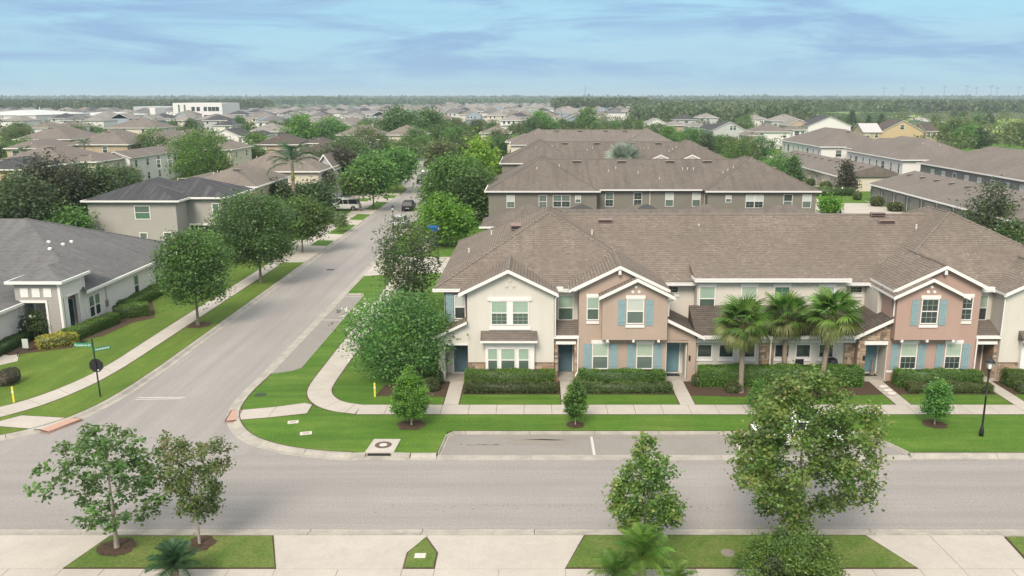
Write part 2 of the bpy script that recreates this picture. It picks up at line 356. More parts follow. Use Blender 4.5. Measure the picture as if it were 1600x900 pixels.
    def gable(s, x0, x1, y0, y1, z, p, m, axis='y', rake='trim', th=.16, ov=0):
        # ridge along axis; roof slabs with thickness, gable ends stay open for the wall to fill
        if axis == 'y': r = (x1 - x0) / 2; zr = z + r * p; a0, a1 = y0, y1; f = lambda u, v, w: (x0 + u, v, w)
        else: r = (y1 - y0) / 2; zr = z + r * p; a0, a1 = x0, x1; f = lambda u, v, w: (v, y0 + u, w)
        for sgn in (0, 1):
            u0, u1 = (0, r) if sgn == 0 else (2 * r, r)
            P = [f(u0, a0, z), f(u0, a1, z), f(u1, a1, zr), f(u1, a0, zr)]
            Q = [(q[0], q[1], q[2] - th) for q in P]
            s.solid(P + Q, [(0, 1, 2, 3), (7, 6, 5, 4)], m)
            s.solid(P + Q, [(0, 4, 5, 1), (1, 5, 6, 2), (3, 7, 4, 0)], rake)
        return zr
    def build(s, name, parent=None, smooth=False, link=True, org=None):
        me = bpy.data.meshes.new(name)
        o3 = org if org else (parent['o3'] if parent is not None and 'o3' in parent else (0, 0, 0))
        if not s.v: s.v = [(0, 0, 0)]
        V = np.array(s.v, dtype=np.float64) - np.array(o3)
        me.from_pydata(V.tolist(), [], s.f)
        for n in s.mi: me.materials.append(M[n])
        me.polygons.foreach_set('material_index', s.m)
        # uv: u level along the face, v up the slope (world metres)
        uvl = me.uv_layers.new(name='UVMap')
        nl = len(me.loops); vi = np.zeros(nl, dtype=np.int32); me.loops.foreach_get('vertex_index', vi)
        nrm = np.zeros(len(s.f) * 3); me.polygons.foreach_get('normal', nrm); nrm = nrm.reshape(-1, 3)
        ltot = np.zeros(len(s.f), dtype=np.int32); me.polygons.foreach_get('loop_total', ltot)
        LN = np.repeat(nrm, ltot, axis=0); co = (V + np.array(o3))[vi]
        t = np.stack([-LN[:, 1], LN[:, 0], np.zeros(nl)], 1); L = np.linalg.norm(t, axis=1); fl = L < .05
        t[fl] = (1, 0, 0); L[fl] = 1; t /= L[:, None]; b = np.cross(LN, t)
        uv = np.stack([(co * t).sum(1), (co * b).sum(1)], 1)
        uvl.data.foreach_set('uv', uv.ravel())
        if smooth: me.polygons.foreach_set('use_smooth', [True] * len(s.f))
        me.update()
        o = bpy.data.objects.new(name, me)
        if link: COL.objects.link(o)
        if parent is not None: o.parent = parent
        elif org: o.location = org
        o['o3'] = tuple(o3)
        return o
def tag(o, label=None, cat=None, group=None, kind=None):
    if label: o['label'] = label
    if cat: o['category'] = cat
    if group: o['group'] = group
    if kind: o['kind'] = kind
    return o
def thing(name, loc, label, cat, group=None):
    e = bpy.data.objects.new(name, None); COL.objects.link(e); e.location = loc; e.empty_display_size = .3; e['o3'] = tuple(loc)
    return tag(e, label, cat, group)
def struct(name, mb, parent=None):
    o = mb.build(name, parent); o['kind'] = 'structure'; return o
def copy_tree(o, parent=None):
    c = o.copy(); COL.objects.link(c); c.parent = parent
    for ch in CH.get(o.name, list(o.children)): copy_tree(ch, c)
    return c
CH = {}
def inst(me, name, parent, loc=(0, 0, 0), rot=(0, 0, 0), sc=(1, 1, 1)):
    o = bpy.data.objects.new(name, me); COL.objects.link(o); o.parent = parent; o.location = loc; o.rotation_euler = rot; o.scale = sc
    return o

# ================================================================== SETTING: ground, roads, kerbs, lawns, walks
def arc(cx, cy, r, a0, a1, n):
    return [(cx + r * cos(radians(a0 + (a1 - a0) * i / n)), cy + r * sin(radians(a0 + (a1 - a0) * i / n))) for i in range(n + 1)]
def smooth_path(pts, k=3):
    for _ in range(k):
        q = [pts[0]]
        for a, b in zip(pts, pts[1:]):
            q += [(a[0] * .75 + b[0] * .25, a[1] * .75 + b[1] * .25), (a[0] * .25 + b[0] * .75, a[1] * .25 + b[1] * .75)]
        q.append(pts[-1]); pts = q
    return pts
def offset(pts, d):      # to the left of travel
    o = []
    for i, p in enumerate(pts):
        a = pts[max(0, i - 1)]; b = pts[min(len(pts) - 1, i + 1)]
        tx, ty = b[0] - a[0], b[1] - a[1]; l = math.hypot(tx, ty) or 1
        o.append((p[0] - ty / l * d, p[1] + tx / l * d))
    return o
mb = MB(); mb.face([(-9000, -60, -.12), (9000, -60, -.12), (9000, 12000, -.12), (-9000, 12000, -.12)], 'ground_far'); struct('ground', mb)

# asphalt of the crossing streets
mb = MB(); mb.box(-260, 260, 31.1, 38.32, -.09, 0, 'asphalt'); struct('front_road', mb)
mb = MB()
mb.prism([(-40, 38.32), (-9, 38.32), (-13.5, 42.5), (-16.6, 50), (-16.6, 150), (-19, 167), (-24, 205), (-27.5, 235), (-24, 262), (-5, 290), (-12, 296), (-31, 270), (-34, 235), (-30, 205), (-26.5, 167), (-24.05, 150), (-24.05, 45), (-28, 39.5)], -.09, .004, 'asphalt_side')
struct('side_street', mb)

# kerb sweep: rolled concrete kerb, cut into cast lengths
def kerb(name, path, w=.6, rise=.13, side=1, seg=3.0, flat=False, z=0.004, m='kerb_concrete'):
    root = bpy.data.objects.new(name, None); COL.objects.link(root); root['kind'] = 'structure'; root['o3'] = (0, 0, 0)
    root.location = (0, 0, 0)
    # resample
    P = [Vector((x, y)) for x, y in path]; L = [0]
    for a, b in zip(P, P[1:]): L.append(L[-1] + (b - a).length)
    def at(s_):
        s_ = max(0, min(L[-1], s_))
        for i in range(len(L) - 1):
            if s_ <= L[i + 1] + 1e-9:
                k = (s_ - L[i]) / max(1e-9, L[i + 1] - L[i]); return P[i].lerp(P[i + 1], k), (P[i + 1] - P[i]).normalized()
        return P[-1], (P[-1] - P[-2]).normalized()
    if flat: prof = [(0, z + .012), (w, z + .012)]
    else: prof = [(0, z + .008), (w * .45, z - .0), (w * .56, z + rise * .35), (w * .68, z + rise * .85), (w * .8, z + rise), (w, z + rise + .002)]
    n = max(1, round(L[-1] / seg)); sl_ = L[-1] / n
    for k in range(n):
        b = MB(); g = .012; st_ = 6 if sl_ < 5 else 3
        rows = []
        for j in range(st_ + 1):
            p, d = at(k * sl_ + g + (sl_ - 2 * g) * j / st_)
            a_, _ = at(k * sl_ + g + (sl_ - 2 * g) * j / st_ - .4); c_, _ = at(k * sl_ + g + (sl_ - 2 * g) * j / st_ + .4)
            d = (c_ - a_).normalized(); nn = Vector((-d.y, d.x)) * side
            rows.append([(p.x + nn.x * u, p.y + nn.y * u, zz) for u, zz in prof])
        for r0, r1 in zip(rows, rows[1:]):
            for i in range(len(prof) - 1):
                q = [r0[i], r1[i], r1[i + 1], r0[i + 1]]
                b.face(q[::-1] if side > 0 else q, m)
            for i, e in ((0, 0), (len(prof) - 1, 1)):
                a0, a1 = r0[i], r1[i]; b.face([a0, a1, (a1[0], a1[1], -.1), (a0[0], a0[1], -.1)], m)
        for r in (rows[0], rows[-1]):
            b.face(r + [(r[-1][0], r[-1][1], -.1), (r[0][0], r[0][1], -.1)], m)
        b.build('kerb_stone', root)
    return root
# near kerb along the front road and its lip
kerb('near_kerb', [(-36, 31.1), (36, 31.1)], w=.62, rise=.105, side=-1, seg=4.6)
# far kerb, west block corner
westc = smooth_path([(-60, 37.9), (-38, 37.9), (-31, 38.3), (-26.8, 39.9), (-24.6, 42.4), (-23.7, 46), (-23.5, 52)], 2) + [(-23.5, 88)]
kerb('west_kerb', westc, w=.6, side=1)
kerb('west_kerb', [(-23.5, 88.05), (-23.5, 150)], w=.6, side=1, seg=6)
# far kerb, building block corner (from the bay band round to the front)
eastc = [(-17.15, 50.4)] + smooth_path([(-17.15, 50), (-17.3, 46.5), (-16.9, 43.2), (-15.2, 40.2), (-12.9, 38.6), (-10.5, 37.9), (-8.9, 37.72)], 2)
kerb('corner_kerb', eastc, w=.66, side=1, seg=2.6)
kerb('front_kerb', [(-6.0, 37.72), (-4.75, 37.72)], w=.6, side=1)
kerb('gutter_band', [(-4.72, 37.72), (18.2, 37.72)], w=.6, side=1, flat=True, seg=4.2)
kerb('front_kerb', [(18.22, 37.72), (60, 37.72)], w=.6, side=1, seg=4.2)
kerb('gutter_band', [(-17.15, 50.45), (-17.15, 92)][::-1], w=.6, side=1, flat=True, seg=4.2)
kerb('corner_kerb', [(-17.15, 140), (-17.15, 92.1)], w=.6, side=1, seg=5)
kerb('bay_kerb', [(-4.55, 38.35), (-4.36, 40.9), (17.0, 40.9), (18.15, 38.35)], w=.16, rise=.125, side=1, seg=3.4, m='kerb_concrete')
kerb('bay_kerb', [(-16.5, 72.5), (-15.05, 72.5), (-15.05, 51.35), (-16.5, 50.3)], w=.14, rise=.12, side=1, seg=4)

# parking bays
mb = MB(); mb.prism([(-4.55, 38.3), (-4.4, 40.95), (17.05, 40.95), (18.2, 38.3)], -.09, .006, 'bay_asphalt'); struct('front_parking_bay', mb)
mb = MB(); mb.prism([(-16.56, 50.3), (-15, 51.3), (-15, 72.5), (-16.56, 72.5)], -.09, .006, 'bay_asphalt'); struct('side_parking_bay', mb)
def stripe(x0, y0, x1, y1, w, z, lab):
    mb = MB(); d = Vector((x1 - x0, y1 - y0)).normalized(); n = Vector((-d.y, d.x)) * w / 2
    q = [(x0 + n.x, y0 + n.y), (x1 + n.x, y1 + n.y), (x1 - n.x, y1 - n.y), (x0 - n.x, y0 - n.y)]
    mb.face([(a, b, z) for a, b in q[::-1]], 'paint_white'); o = struct('road_marking', mb); o['label'] = lab
stripe(2.92, 38.33, 2.92, 40.6, .13, .010, 'white stall line left of centre in the front parking bay')
stripe(10.18, 38.33, 10.18, 40.6, .13, .010, 'white stall line near the big maple in the front parking bay')
stripe(-16.5, 63.9, -15.1, 63.9, .13, .010, 'white stall line across the side street parking bay')
stripe(-16.5, 71.8, -15.1, 71.8, .10, .010, 'white end line of the side street parking bay')
stripe(-23.0, 46.40, -20.3, 46.46, .11, .008, 'upper worn white line of the stop bar on the side street'); stripe(-23.0, 46.10, -20.4, 46.22, .09, .008, 'lower worn white line of the stop bar on the side street')
# tyre dirt in the bays
def stain(name, pts, mname, z=.0105):
    mb = MB()
    for cx, cy, rx, ry in pts:
        n = 9; mb.face([(cx + rx * cos(2 * pi * i / n) * random.uniform(.6, 1.1), cy + ry * sin(2 * pi * i / n) * random.uniform(.5, 1.1), z) for i in range(n)], mname)
    return tag(mb.build(name), kind='stuff')
mat('oil', (.085, .08, .072), (.15, .14, .125), 8, .9)
mat('damp', (.225, .205, .18), (.24, .22, .195), 3, .9)
mat('pit', (.13, .115, .10), (.18, .16, .14), 8, .95)
stain('oil_stains', [(-3.2, 39.55, .35, .05), (-2.7, 39.6, .3, .07), (-2.4, 39.55, .3, .05), (-1.9, 39.62, .25, .08), (-3.7, 39.6, .12, .04), (-1.3, 39.7, .06, .04), (-.9, 39.6, .05, .03),
    (-15.9, 66.6, .22, .9), (-15.6, 63.0, .14, .5), (-15.7, 67.6, .1, .4), (-15.3, 66, .05, .2)], 'oil')
stain('damp_patches', [(0.6, 40.45, 3.4, .3), (.2, 39.9, 2.4, .4), (6, 40.5, 3, .2)], 'damp', .0085)
mb = MB(); 
for y_ in (31.085, 30.80, 37.74): mb.box(-36 if y_ < 32 else -4.7, 40, y_, y_ + .035, -.05, .0125 if y_ > 32 else .0085, 'oil')
tag(mb.build('gutter_dirt'), kind='stuff')
stain('road_pits', [(random.gauss(0, 1) * 9 + 1 + random.choice((-6, 0, 8)), random.gauss(32.9, .22), random.uniform(.02, .10), random.uniform(.012, .035)) for _ in range(70)] +
      [(random.uniform(-14, 22), random.uniform(33.5, 37), random.uniform(.012, .04), random.uniform(.01, .025)) for _ in range(50)], 'pit', .0045)

# --- lawns (one raised sheet per block)
lawn = MB()
corner_back = offset(eastc, .66)
polyA = [(200, 38.3), (18.3, 38.3), (17.15, 41.04), (-4.5, 41.04), (-4.75, 38.32), (-6, 38.32), (-6.0, 38.3), (-8.9, 38.36)] + corner_back[::-1][1:] + [(-14.9, 51.3), (-14.9, 72.6), (-16.5, 72.6), (-16.5, 420), (200, 420)]
lawn.prism(polyA, -.1, .12, 'grass'); struct('lawn', lawn)
wb = offset(westc, .6)
mb = MB(); mb.prism([(-260, 38.5)] + wb + [(-24.1, 160), (-27, 170), (-31, 205), (-35, 240), (-40, 420), (-260, 420)], -.1, .12, 'grass_worn'); struct('west_lawn', mb)

def soil_line(path, w=.05, z=.138):
    mb = MB(); a = path; b_ = offset(path, w)
    for i in range(len(a) - 1): mb.face([(*a[i], z), (*a[i + 1], z), (*b_[i + 1], z), (*b_[i], z)], 'mulch')
    tag(mb.build('soil_edge'), kind='stuff')
soil_line(corner_back, .05, .141); soil_line(wb, .05, .141); soil_line([(-4.42, 41.065), (17.1, 41.065)], .05, .141); soil_line([(18.4, 38.33), (60, 38.33)], .05, .141)
# --- concrete near side: slabs butted with open joints
def slab_field(name, polys, z=.105, m='concrete', gap=.011):
    if z > .13:     # bare soil gap where the turf is edged back from the slabs
        eb = MB()
        for i_, poly in enumerate(polys):
            cx_ = sum(p[0] for p in poly) / len(poly); cy_ = sum(p[1] for p in poly) / len(poly)
            eb.face([(p[0] + .055 * (1 if p[0] > cx_ else -1), p[1] + .055 * (1 if p[1] > cy_ else -1), .1225 + .0004 * (i_ % 9)) for p in poly], 'mulch')
        tag(eb.build('soil_edge'), kind='stuff')
    root = bpy.data.objects.new(name, None); COL.objects.link(root); root['kind'] = 'structure'; root['o3'] = (0, 0, 0)
    for poly in polys:
        n = len(poly); cx = sum(p[0] for p in poly) / n; cy = sum(p[1] for p in poly) / n
        a = sum(poly[i][0] * poly[(i + 1) % n][1] - poly[(i + 1) % n][0] * poly[i][1] for i in range(n))
        if a < 0: poly = poly[::-1]
        inn = []
        for i in range(n):      # inset by the joint
            p0, p1, p2 = Vector(poly[i - 1]), Vector(poly[i]), Vector(poly[(i + 1) % n])
            d1 = (p1 - p0).normalized(); d2 = (p2 - p1).normalized(); n1 = Vector((-d1.y, d1.x)); n2 = Vector((-d2.y, d2.x))
            bis = (n1 + n2); l = bis.length; bis = bis / l if l > 1e-6 else n1
            inn.append(tuple(p1 + bis * (gap / max(.35, bis.dot(n1)))))
        b = MB(); b.prism(inn, -.05, z + random.uniform(-.003, .003), m); b.build('concrete_slab', root)
    return root
bed = MB(); bed.box(-60, 60, 20, 30.5, -.1, .085, 'curb_dark'); struct('pavement_bed', bed)
Yk, Ys = 30.46, 28.0
dr = []
def strip(x0, x1, nx, y0=Ys, y1=Yk, sk0=0, sk1=0):
    xs = [x0 + (x1 - x0) * i / nx for i in range(nx + 1)]
    for a, b in zip(xs, xs[1:]): dr.append([(a, y0), (b, y0), (b, y1), (a, y1)])
dr += [[(-26, Ys), (-21.2, Ys), (-21.2, Yk), (-26, Yk)], [(-21.2, Ys), (-17.33, Ys), (-16.75, 30.36), (-16.75, Yk), (-21.2, Yk)]]
dr += [[(-9.5, Ys), (-4.85, Ys), (-4.86, 29.12), (-4.25, 30.3), (-4.25, Yk), (-10.3, Yk), (-10.3, 30.36)]]
dr += [[(-3.66, Ys), (1.13, Ys), (1.95, 30.42), (1.95, Yk), (-4.22, Yk), (-4.22, 30.3), (-3.66, 29.12)]]
dr += [[(14.13, Ys), (15.72, Ys), (15.6, Yk), (13.1, Yk), (13.1, 30.42)], [(15.72, Ys), (19.2, Ys), (18.36, 28.67), (18.5, 30.33), (18.5, Yk), (15.6, Yk)], [(22, Ys), (27, Ys), (27, Yk), (22, Yk)]]
slab_field('near_driveways', dr)
sw = []
edges = [-26, -24.5, -23, -21.2, -19.3, -17.33, -15.8, -14.3, -12.8, -11.2, -9.5, -7.2, -4.85, -3.66, -1.3, 1.13, 2.7, 4.3, 5.9, 7.5, 9.1, 10.7, 12.4, 14.13, 15.72, 17.5, 19.2, 21, 23, 25, 27]
for a, b in zip(edges, edges[1:]): sw.append([(a, 26.4), (b, 26.4), (b, Ys), (a, Ys)])
for a, b in zip(edges, edges[1:]): sw.append([(a, 22), (b, 22), (b, 26.4), (a, 26.4)])
slab_field('near_sidewalk', sw)
isl = [[(-17.33, 28.01), (-16.75, 30.38), (-10.3, 30.38), (-9.5, 28.01)], [(-4.83, 28.01), (-4.84, 29.12), (-4.25, 30.28), (-3.68, 29.12), (-3.68, 28.01)],
       [(1.13, 28.01), (1.97, 30.42), (13.08, 30.42), (14.1, 28.01)], [(19.2, 28.01), (18.4, 28.67), (18.52, 30.3), (21.9, 30.3), (21.9, 28.01)]]
for q in isl:
    mb = MB(); mb.prism([(x * 1, y) for x, y in q], .02, .128, 'mulch'); struct('island_soil', mb); qx = sum(p[0] for p in q) / len(q); qy = sum(p[1] for p in q) / len(q); mb = MB(); mb.prism([(x - .045 * (1 if x > qx else -1), y - .045 * (1 if y > qy else -1)) for x, y in q], .02, .14, 'grass_near'); struct('grass_island', mb)
stc = MB(); stc.box(-4.52, -4.1, 28.68, 29.02, .13, .15, 'pale_stone')
tag(stc.build('meter_cover', org=(-4.3, 28.85, .14)), 'pale rectangular meter cover in the small pentagonal grass island', 'utility cover')
stc = MB(); stc.lathe(7.35, 29.05, [(.28, .13), (.28, .15), (.2, .155)], 'vent_grey', 14)
tag(stc.build('valve_cover', org=(7.35, 29.05, .14)), 'round grey valve cover sunk in the long near grass island', 'utility cover')
stc = MB(); stc.box(19.0, 19.6, 28.8, 29.1, .13, .15, 'pale_stone')
tag(stc.build('meter_cover', org=(19.3, 28.95, .14)), 'pinkish meter cover in the grass island at the right edge', 'utility cover')

# --- sidewalks on the building block
slabs = []
x = -9.6
outer = [(-13.55, 52), (-13.55, 48.4), (-13.3, 46.6), (-12.5, 45.0), (-11.3, 43.95), (-9.8, 43.5)]
inner = [(-12.1, 52), (-12.1, 48.2), (-11.95, 47.1), (-11.5, 46.1), (-10.8, 45.3), (-9.7, 44.92)]
so, si = smooth_path(outer, 2), smooth_path(inner, 2)
k = 0
while k < len(so) - 1:
    e = min(len(so) - 1, k + 4); slabs.append(so[k:e + 1] + si[k:e + 1][::-1]); k = e
xs = [-9.75 + 1.53 * i for i in range(60)]
for a, b in zip(xs, xs[1:]): slabs.append([(a, 43.45), (b, 43.45), (b, 44.9), (a, 44.9)])
y = 52
while y < 80: slabs.append([(-13.55, y), (-12.1, y), (-12.1, y + 1.5), (-13.55, y + 1.5)]); y += 1.5
y = 92
while y < 150: slabs.append([(-13.55, y), (-12.1, y), (-12.1, y + 3), (-13.55, y + 3)]); y += 3
slab_field('sidewalk', slabs, z=.138)
slab_field('crossing_walk', [[(-16.15, 44.12), (-16.0, 42.62), (-14.4, 42.98), (-14.4, 44.6)], [(-14.4, 44.6), (-14.4, 42.98), (-12.45, 43.6), (-12.5, 44.92), (-12.97, 45.2)]], z=.134)
slab_field('crossing_walk', [[(-16.72, 44.05), (-16.5, 42.5), (-16.02, 42.62), (-16.17, 44.12)]], z=.136, m='tactile')
walkx = [(-5.12, -4.27), (1.53, 2.38), (8.2, 9.05), (20.35, 21.2), (27.0, 27.85), (33.7, 34.5)]
for a, b in walkx:
    ys = [44.92, 46.4, 47.9, 49.4]
    slab_field('front_walk', [[(a, p), (b, p), (b, q), (a, q)] for p, q in zip(ys, ys[1:])], z=.136)
# west sidewalk
ws = []
co = smooth_path([(-27.65, 64), (-27.6, 57), (-27.5, 52), (-28.0, 48), (-29.6, 44.4), (-33, 42.4), (-45, 41.8)], 2)
ci = smooth_path([(-26.3, 64), (-26.3, 57), (-26.3, 51), (-26.8, 47), (-28.2, 43.6), (-31, 41.2), (-45, 40.4)], 2)
k = 0
while k < len(co) - 1:
    e = min(len(co) - 1, k + 2); ws.append(co[k:e + 1] + ci[k:e + 1][::-1]); k = e
y = 64
while y < 150: ws.append([(-27.65, y), (-26.3, y), (-26.3, y + 1.6), (-27.65, y + 1.6)]); y += 1.6
slab_field('west_sidewalk', ws, z=.134)
slab_field('west_crossing_walk', [[(-27.9, 43.3), (-29.0, 41.9), (-25.7, 41.3), (-25.0, 42.9)]], z=.131)
slab_field('west_crossing_walk', [[(-25.0, 42.95), (-25.72, 41.28), (-25.15, 41.0), (-24.35, 42.75)]], z=.136, m='tactile')
mb = MB(); mb.prism([(-37.5, 56.5), (-36.4, 57.6), (-33.9, 53), (-35.6, 50.6), (-45, 49.6), (-45, 51.5), (-38, 52.5)], .1, .131, 'concrete'); struct('entry_path', mb)

# alley behind the front row, driveway aprons west of the side street, far bits of road
mb = MB(); mb.prism([(-16.6, 80), (-12, 81.5), (60, 81.5), (60, 90), (-12, 90), (-16.6, 92)], .0, .128, 'concrete'); struct('alley', mb)
mb = MB(); mb.prism([(-24.1, 87), (-24.1, 152), (-34, 152), (-34, 94), (-27.7, 87)], .0, .1275, 'concrete'); struct('west_driveways', mb)
for (a, b) in ((97.4, 101.2), (106, 114), (118.6, 124.6), (130, 139.6), (145, 149.5)):
    mb = MB(); mb.prism([(-26.2, a), (-24.15, a - .5), (-24.15, b - .5), (-26.2, b)], .02, .132, 'grass'); struct('verge', mb)
    mb = MB(); mb.prism([(-33.9, a - 5), (-27.8, a - 5), (-27.8, b - 5), (-33.9, b - 5)], .02, .132, 'grass'); struct('verge', mb)
mb = MB(); mb.prism([(-17, 168), (-21, 205), (-24, 235), (-18, 262), (-15.6, 262), (-22, 235), (-19.4, 205), (-15.6, 168)], .1, .129, 'concrete'); struct('far_sidewalk', mb)
mb = MB(); mb.prism([(42.5, 92), (55.5, 95), (55.5, 178), (49, 178), (40, 150), (40, 92)], .1, .129, 'concrete'); struct('rear_lane', mb)
for q in ([(47.5, 138), (55, 137.5), (56, 148), (49, 152)], [(49, 122), (55.5, 122.5), (55.5, 124.6), (49, 124)], [(49, 112), (55.5, 112), (55.5, 114.5), (49, 114)]):
    mb = MB(); mb.prism(q, .1, .134, 'grass'); struct('verge', mb)
mb = MB(); mb.prism([(28, 262), (31, 262), (60, 190), (57, 188)], .1, .13, 'concrete'); struct('far_road', mb)
mb = MB(); mb.prism([(60, 246), (70, 246), (70, 252), (60, 252)], .1, .131, 'concrete'); struct('far_road', mb)
# park, pond bank and pale tracks far right
def gp(pts, z, m, nm, th=.05):
    mb = MB(); mb.prism([G(px, py, z) for px, py in pts], z - th, z, m); struct(nm, mb)
gp([(1268, 186), (1280, 175), (1400, 174), (1440, 182), (1410, 193)], .12, 'park_grass', 'park_meadow')
gp([(1470, 200), (1520, 186), (1600, 186), (1660, 200), (1660, 215), (1500, 212)], .12, 'park_grass', 'park_meadow')
gp([(1268, 178.3), (1400, 176.2), (1400, 177.6), (1268, 179.6)], .2, 'concrete', 'far_path')
gp([(1418, 181), (1460, 187), (1490, 193), (1484, 194.5), (1440, 189), (1412, 183)], .2, 'concrete', 'far_path')
gp([(1500, 183), (1515, 186.6), (1512, 187.6), (1497, 184)], .2, 'paint_white', 'far_path')
gp([(1510, 201), (1600, 200), (1600, 202), (1510, 203)], .2, 'concrete', 'far_path')
gp([(1515, 211), (1528, 211), (1528, 214), (1516, 214)], .2, 'concrete', 'far_path')
mat('water', (.10, .15, .17), rough=.08, spec=.5)
gp([(1430, 186), (1475, 191), (1470, 194), (1425, 189)], .15, 'water', 'pond')

# mulch beds
def bed_(pts, z=.132, m='mulch'):
    mb = MB(); mb.prism(pts, .05, z, m); struct('mulch_bed', mb)
bed_([(-9.2, 46.4), (-5.15, 46.2), (-5.15, 49.6), (-6.4, 49.6), (-9, 48.2)])
bed_([(-4.25, 46.6), (1.5, 46.6), (1.5, 49.5), (-4.25, 49.5)]); bed_([(2.4, 46.6), (8.15, 46.6), (8.15, 49.5), (2.4, 49.5)])
bed_([(9.1, 46.4), (12, 46.2), (17, 46.3), (20.3, 46.6), (20.3, 50.2), (9.1, 50.2)])
bed_([(21.25, 46.6), (26.9, 46.6), (26.9, 49.5), (21.25, 49.5)]); bed_([(27.9, 46.6), (33.6, 46.6), (33.6, 49.5), (27.9, 49.5)])
bed_([(-33.4, 56.4), (-31.3, 59), (-30.9, 62.5), (-29.8, 64.2), (-30.6, 66), (-32.6, 70), (-33, 78), (-34.2, 78), (-34.2, 57)])
bed_([(-36.6, 54.8), (-35.2, 54.2), (-32, 56), (-31.6, 57.6), (-34.6, 58.6), (-36.6, 58.2)])

# utility pieces in the corner lawn
def cover(px, py, w, d, lab, ang=0):
    x, y = G(px, py, .13); mb = MB(); c, s_ = cos(ang), sin(ang)
    q = [(x + a * c - b * s_, y + a * s_ + b * c) for a, b in ((-w, -d), (w, -d), (w, d), (-w, d))]
    mb.prism(q, .10, .145, 'pale_stone'); mb.prism([(x + (a - x) * .55, y + (b - y) * .5) for a, b in q], .14, .151, 'kerb_concrete')
    tag(mb.build('meter_cover', org=(x, y, .12)), lab, 'utility cover')
cover(458, 659.5, .28, .2, 'pale concrete meter cover in the corner lawn, the one nearer the sidewalk', .25)
cover(478, 677, .30, .2, 'pale concrete meter cover in the corner lawn, the one nearer the kerb', .25)
x, y = G(407, 616.5, .13); mb = MB(); mb.lathe(x, y, [(.36, .10), (.36, .128), (.28, .13)], 'leaf_dark', 14)
tag(mb.build('valve_cover', org=(x, y, .12)), 'dark round valve cover in the lawn by the side parking bay', 'utility cover')
# storm inlet
root = thing('storm_inlet', (-7.5, 38.9, .12), 'concrete storm inlet with round iron manhole lid in the corner lawn kerb', 'storm inlet')
mb = MB(); mb.prism([(-8.25, 38.3), (-8.1, 39.95), (-6.75, 39.95), (-6.85, 38.3)], 0, .165, 'concrete'); mb.build('top_slab', root)
mb = MB(); mb.prism([(-8.9, 37.72), (-8.2, 38.28), (-6.9, 38.28), (-6.02, 37.72)], -.02, .012, 'kerb_concrete'); mb.build('apron', root)
for sg, xa, xb in ((1, -8.88, -8.2), (-1, -6.04, -6.9)):
    mb = MB()
    mb.solid([(xa, 37.95, .0), (xb, 38.05, .0), (xb, 38.35, 0), (xa, 38.35, 0), (xa, 37.98, .12), (xb, 38.1, .15), (xb, 38.35, .15), (xa, 38.35, .12)],
             [(0, 3, 2, 1), (4, 5, 6, 7), (0, 1, 5, 4), (1, 2, 6, 5), (2, 3, 7, 6), (3, 0, 4, 7)] if sg > 0 else [(0, 1, 2, 3), (7, 6, 5, 4), (4, 5, 1, 0), (5, 6, 2, 1), (6, 7, 3, 2), (7, 4, 0, 3)], 'kerb_concrete')
    mb.build('wing_wall', root)
mb = MB(); mb.box(-8.1, -7.0, 38.22, 38.31, .02, .115, 'dark_metal'); mb.build('opening', root)  # dark block, its colour stands for the shade inside the throat
mb = MB(); mb.lathe(-7.5, 39.2, [(.42, .16), (.42, .172), (.34, .174), (.33, .168)], 'iron', 20); lid = mb.build('manhole_lid', root)
mb = MB(); mb.lathe(-7.5, 39.2, [(.2, .16), (.2, .178), (.12, .18)], 'pale_stone', 16); mb.build('lid_centre', lid)
x, y = G(516, 421.5, 0); mb = MB(); mb.lathe(x, y, [(.45, .0), (.45, .012), (.3, .013)], 'iron', 14)
tag(mb.build('manhole_lid', org=(x, y, .01)), 'dark round manhole lid in the middle of the side street', 'manhole')

# ================================================================== BUILDING PARTS
def window(root, f, u0, u1, z0, z1, head=True, sill=True, grid=(0, 0), up='blind', lo='glass_lower', fw=.055, sash=True, lab=None, hm=.12):
    """one sash window proud of the wall: frame > panes, muntins, head trim, sill"""
    b = MB(); t = fw
    b.fbox(f, u0 - t, u0, z0 - t, z1 + t, 0, .055, 'trim'); b.fbox(f, u1, u1 + t, z0 - t, z1 + t, 0, .055, 'trim')
    b.fbox(f, u0, u1, z1, z1 + t, 0, .053, 'trim'); b.fbox(f, u0, u1, z0 - t, z0, 0, .053, 'trim')
    zm = (z0 + z1) / 2
    if sash: b.fbox(f, u0, u1, zm - .028, zm + .028, 0, .048, 'trim')
    w = b.build('window', root)
    if lab: w['label'] = lab
    if sash:
        p = MB(); p.fbox(f, u0, u1, zm + .028, z1, 0, .018, up); p.build('pane', w)
        p = MB(); p.fbox(f, u0, u1, z0, zm - .028, 0, .012, lo); p.build('pane', w)
    else:
        p = MB(); p.fbox(f, u0, u1, z0, z1, 0, .014, lo); p.build('pane', w)
    nx, nz = grid
    if nx or nz:
        for (a, c, d) in (((zm + .028, z1, .030), (z0, zm - .028, .026)) if sash else ((z0, z1, .028),)):
            g = MB()
            for i in range(1, nx): uu = u0 + (u1 - u0) * i / nx; g.fbox(f, uu - .008, uu + .008, a, c, 0, d, 'blind')
            for j in range(1, nz): zz = a + (c - a) * j / nz; g.fbox(f, u0, u1, zz - .008, zz + .008, 0, d + .002, 'blind')
            g.build('muntin', w)
    if head:
        g = MB(); g.fbox(f, u0 - hm, u1 + hm, z1 + t + .004, z1 + t + .20, 0, .075, 'trim'); g.build('head_trim', w)
    if sill:
        g = MB(); g.fbox(f, u0 - hm * .8, u1 + hm * .8, z0 - t - .22, z0 - t - .06, 0, .065, 'trim'); g.build('sill', w)
    return w
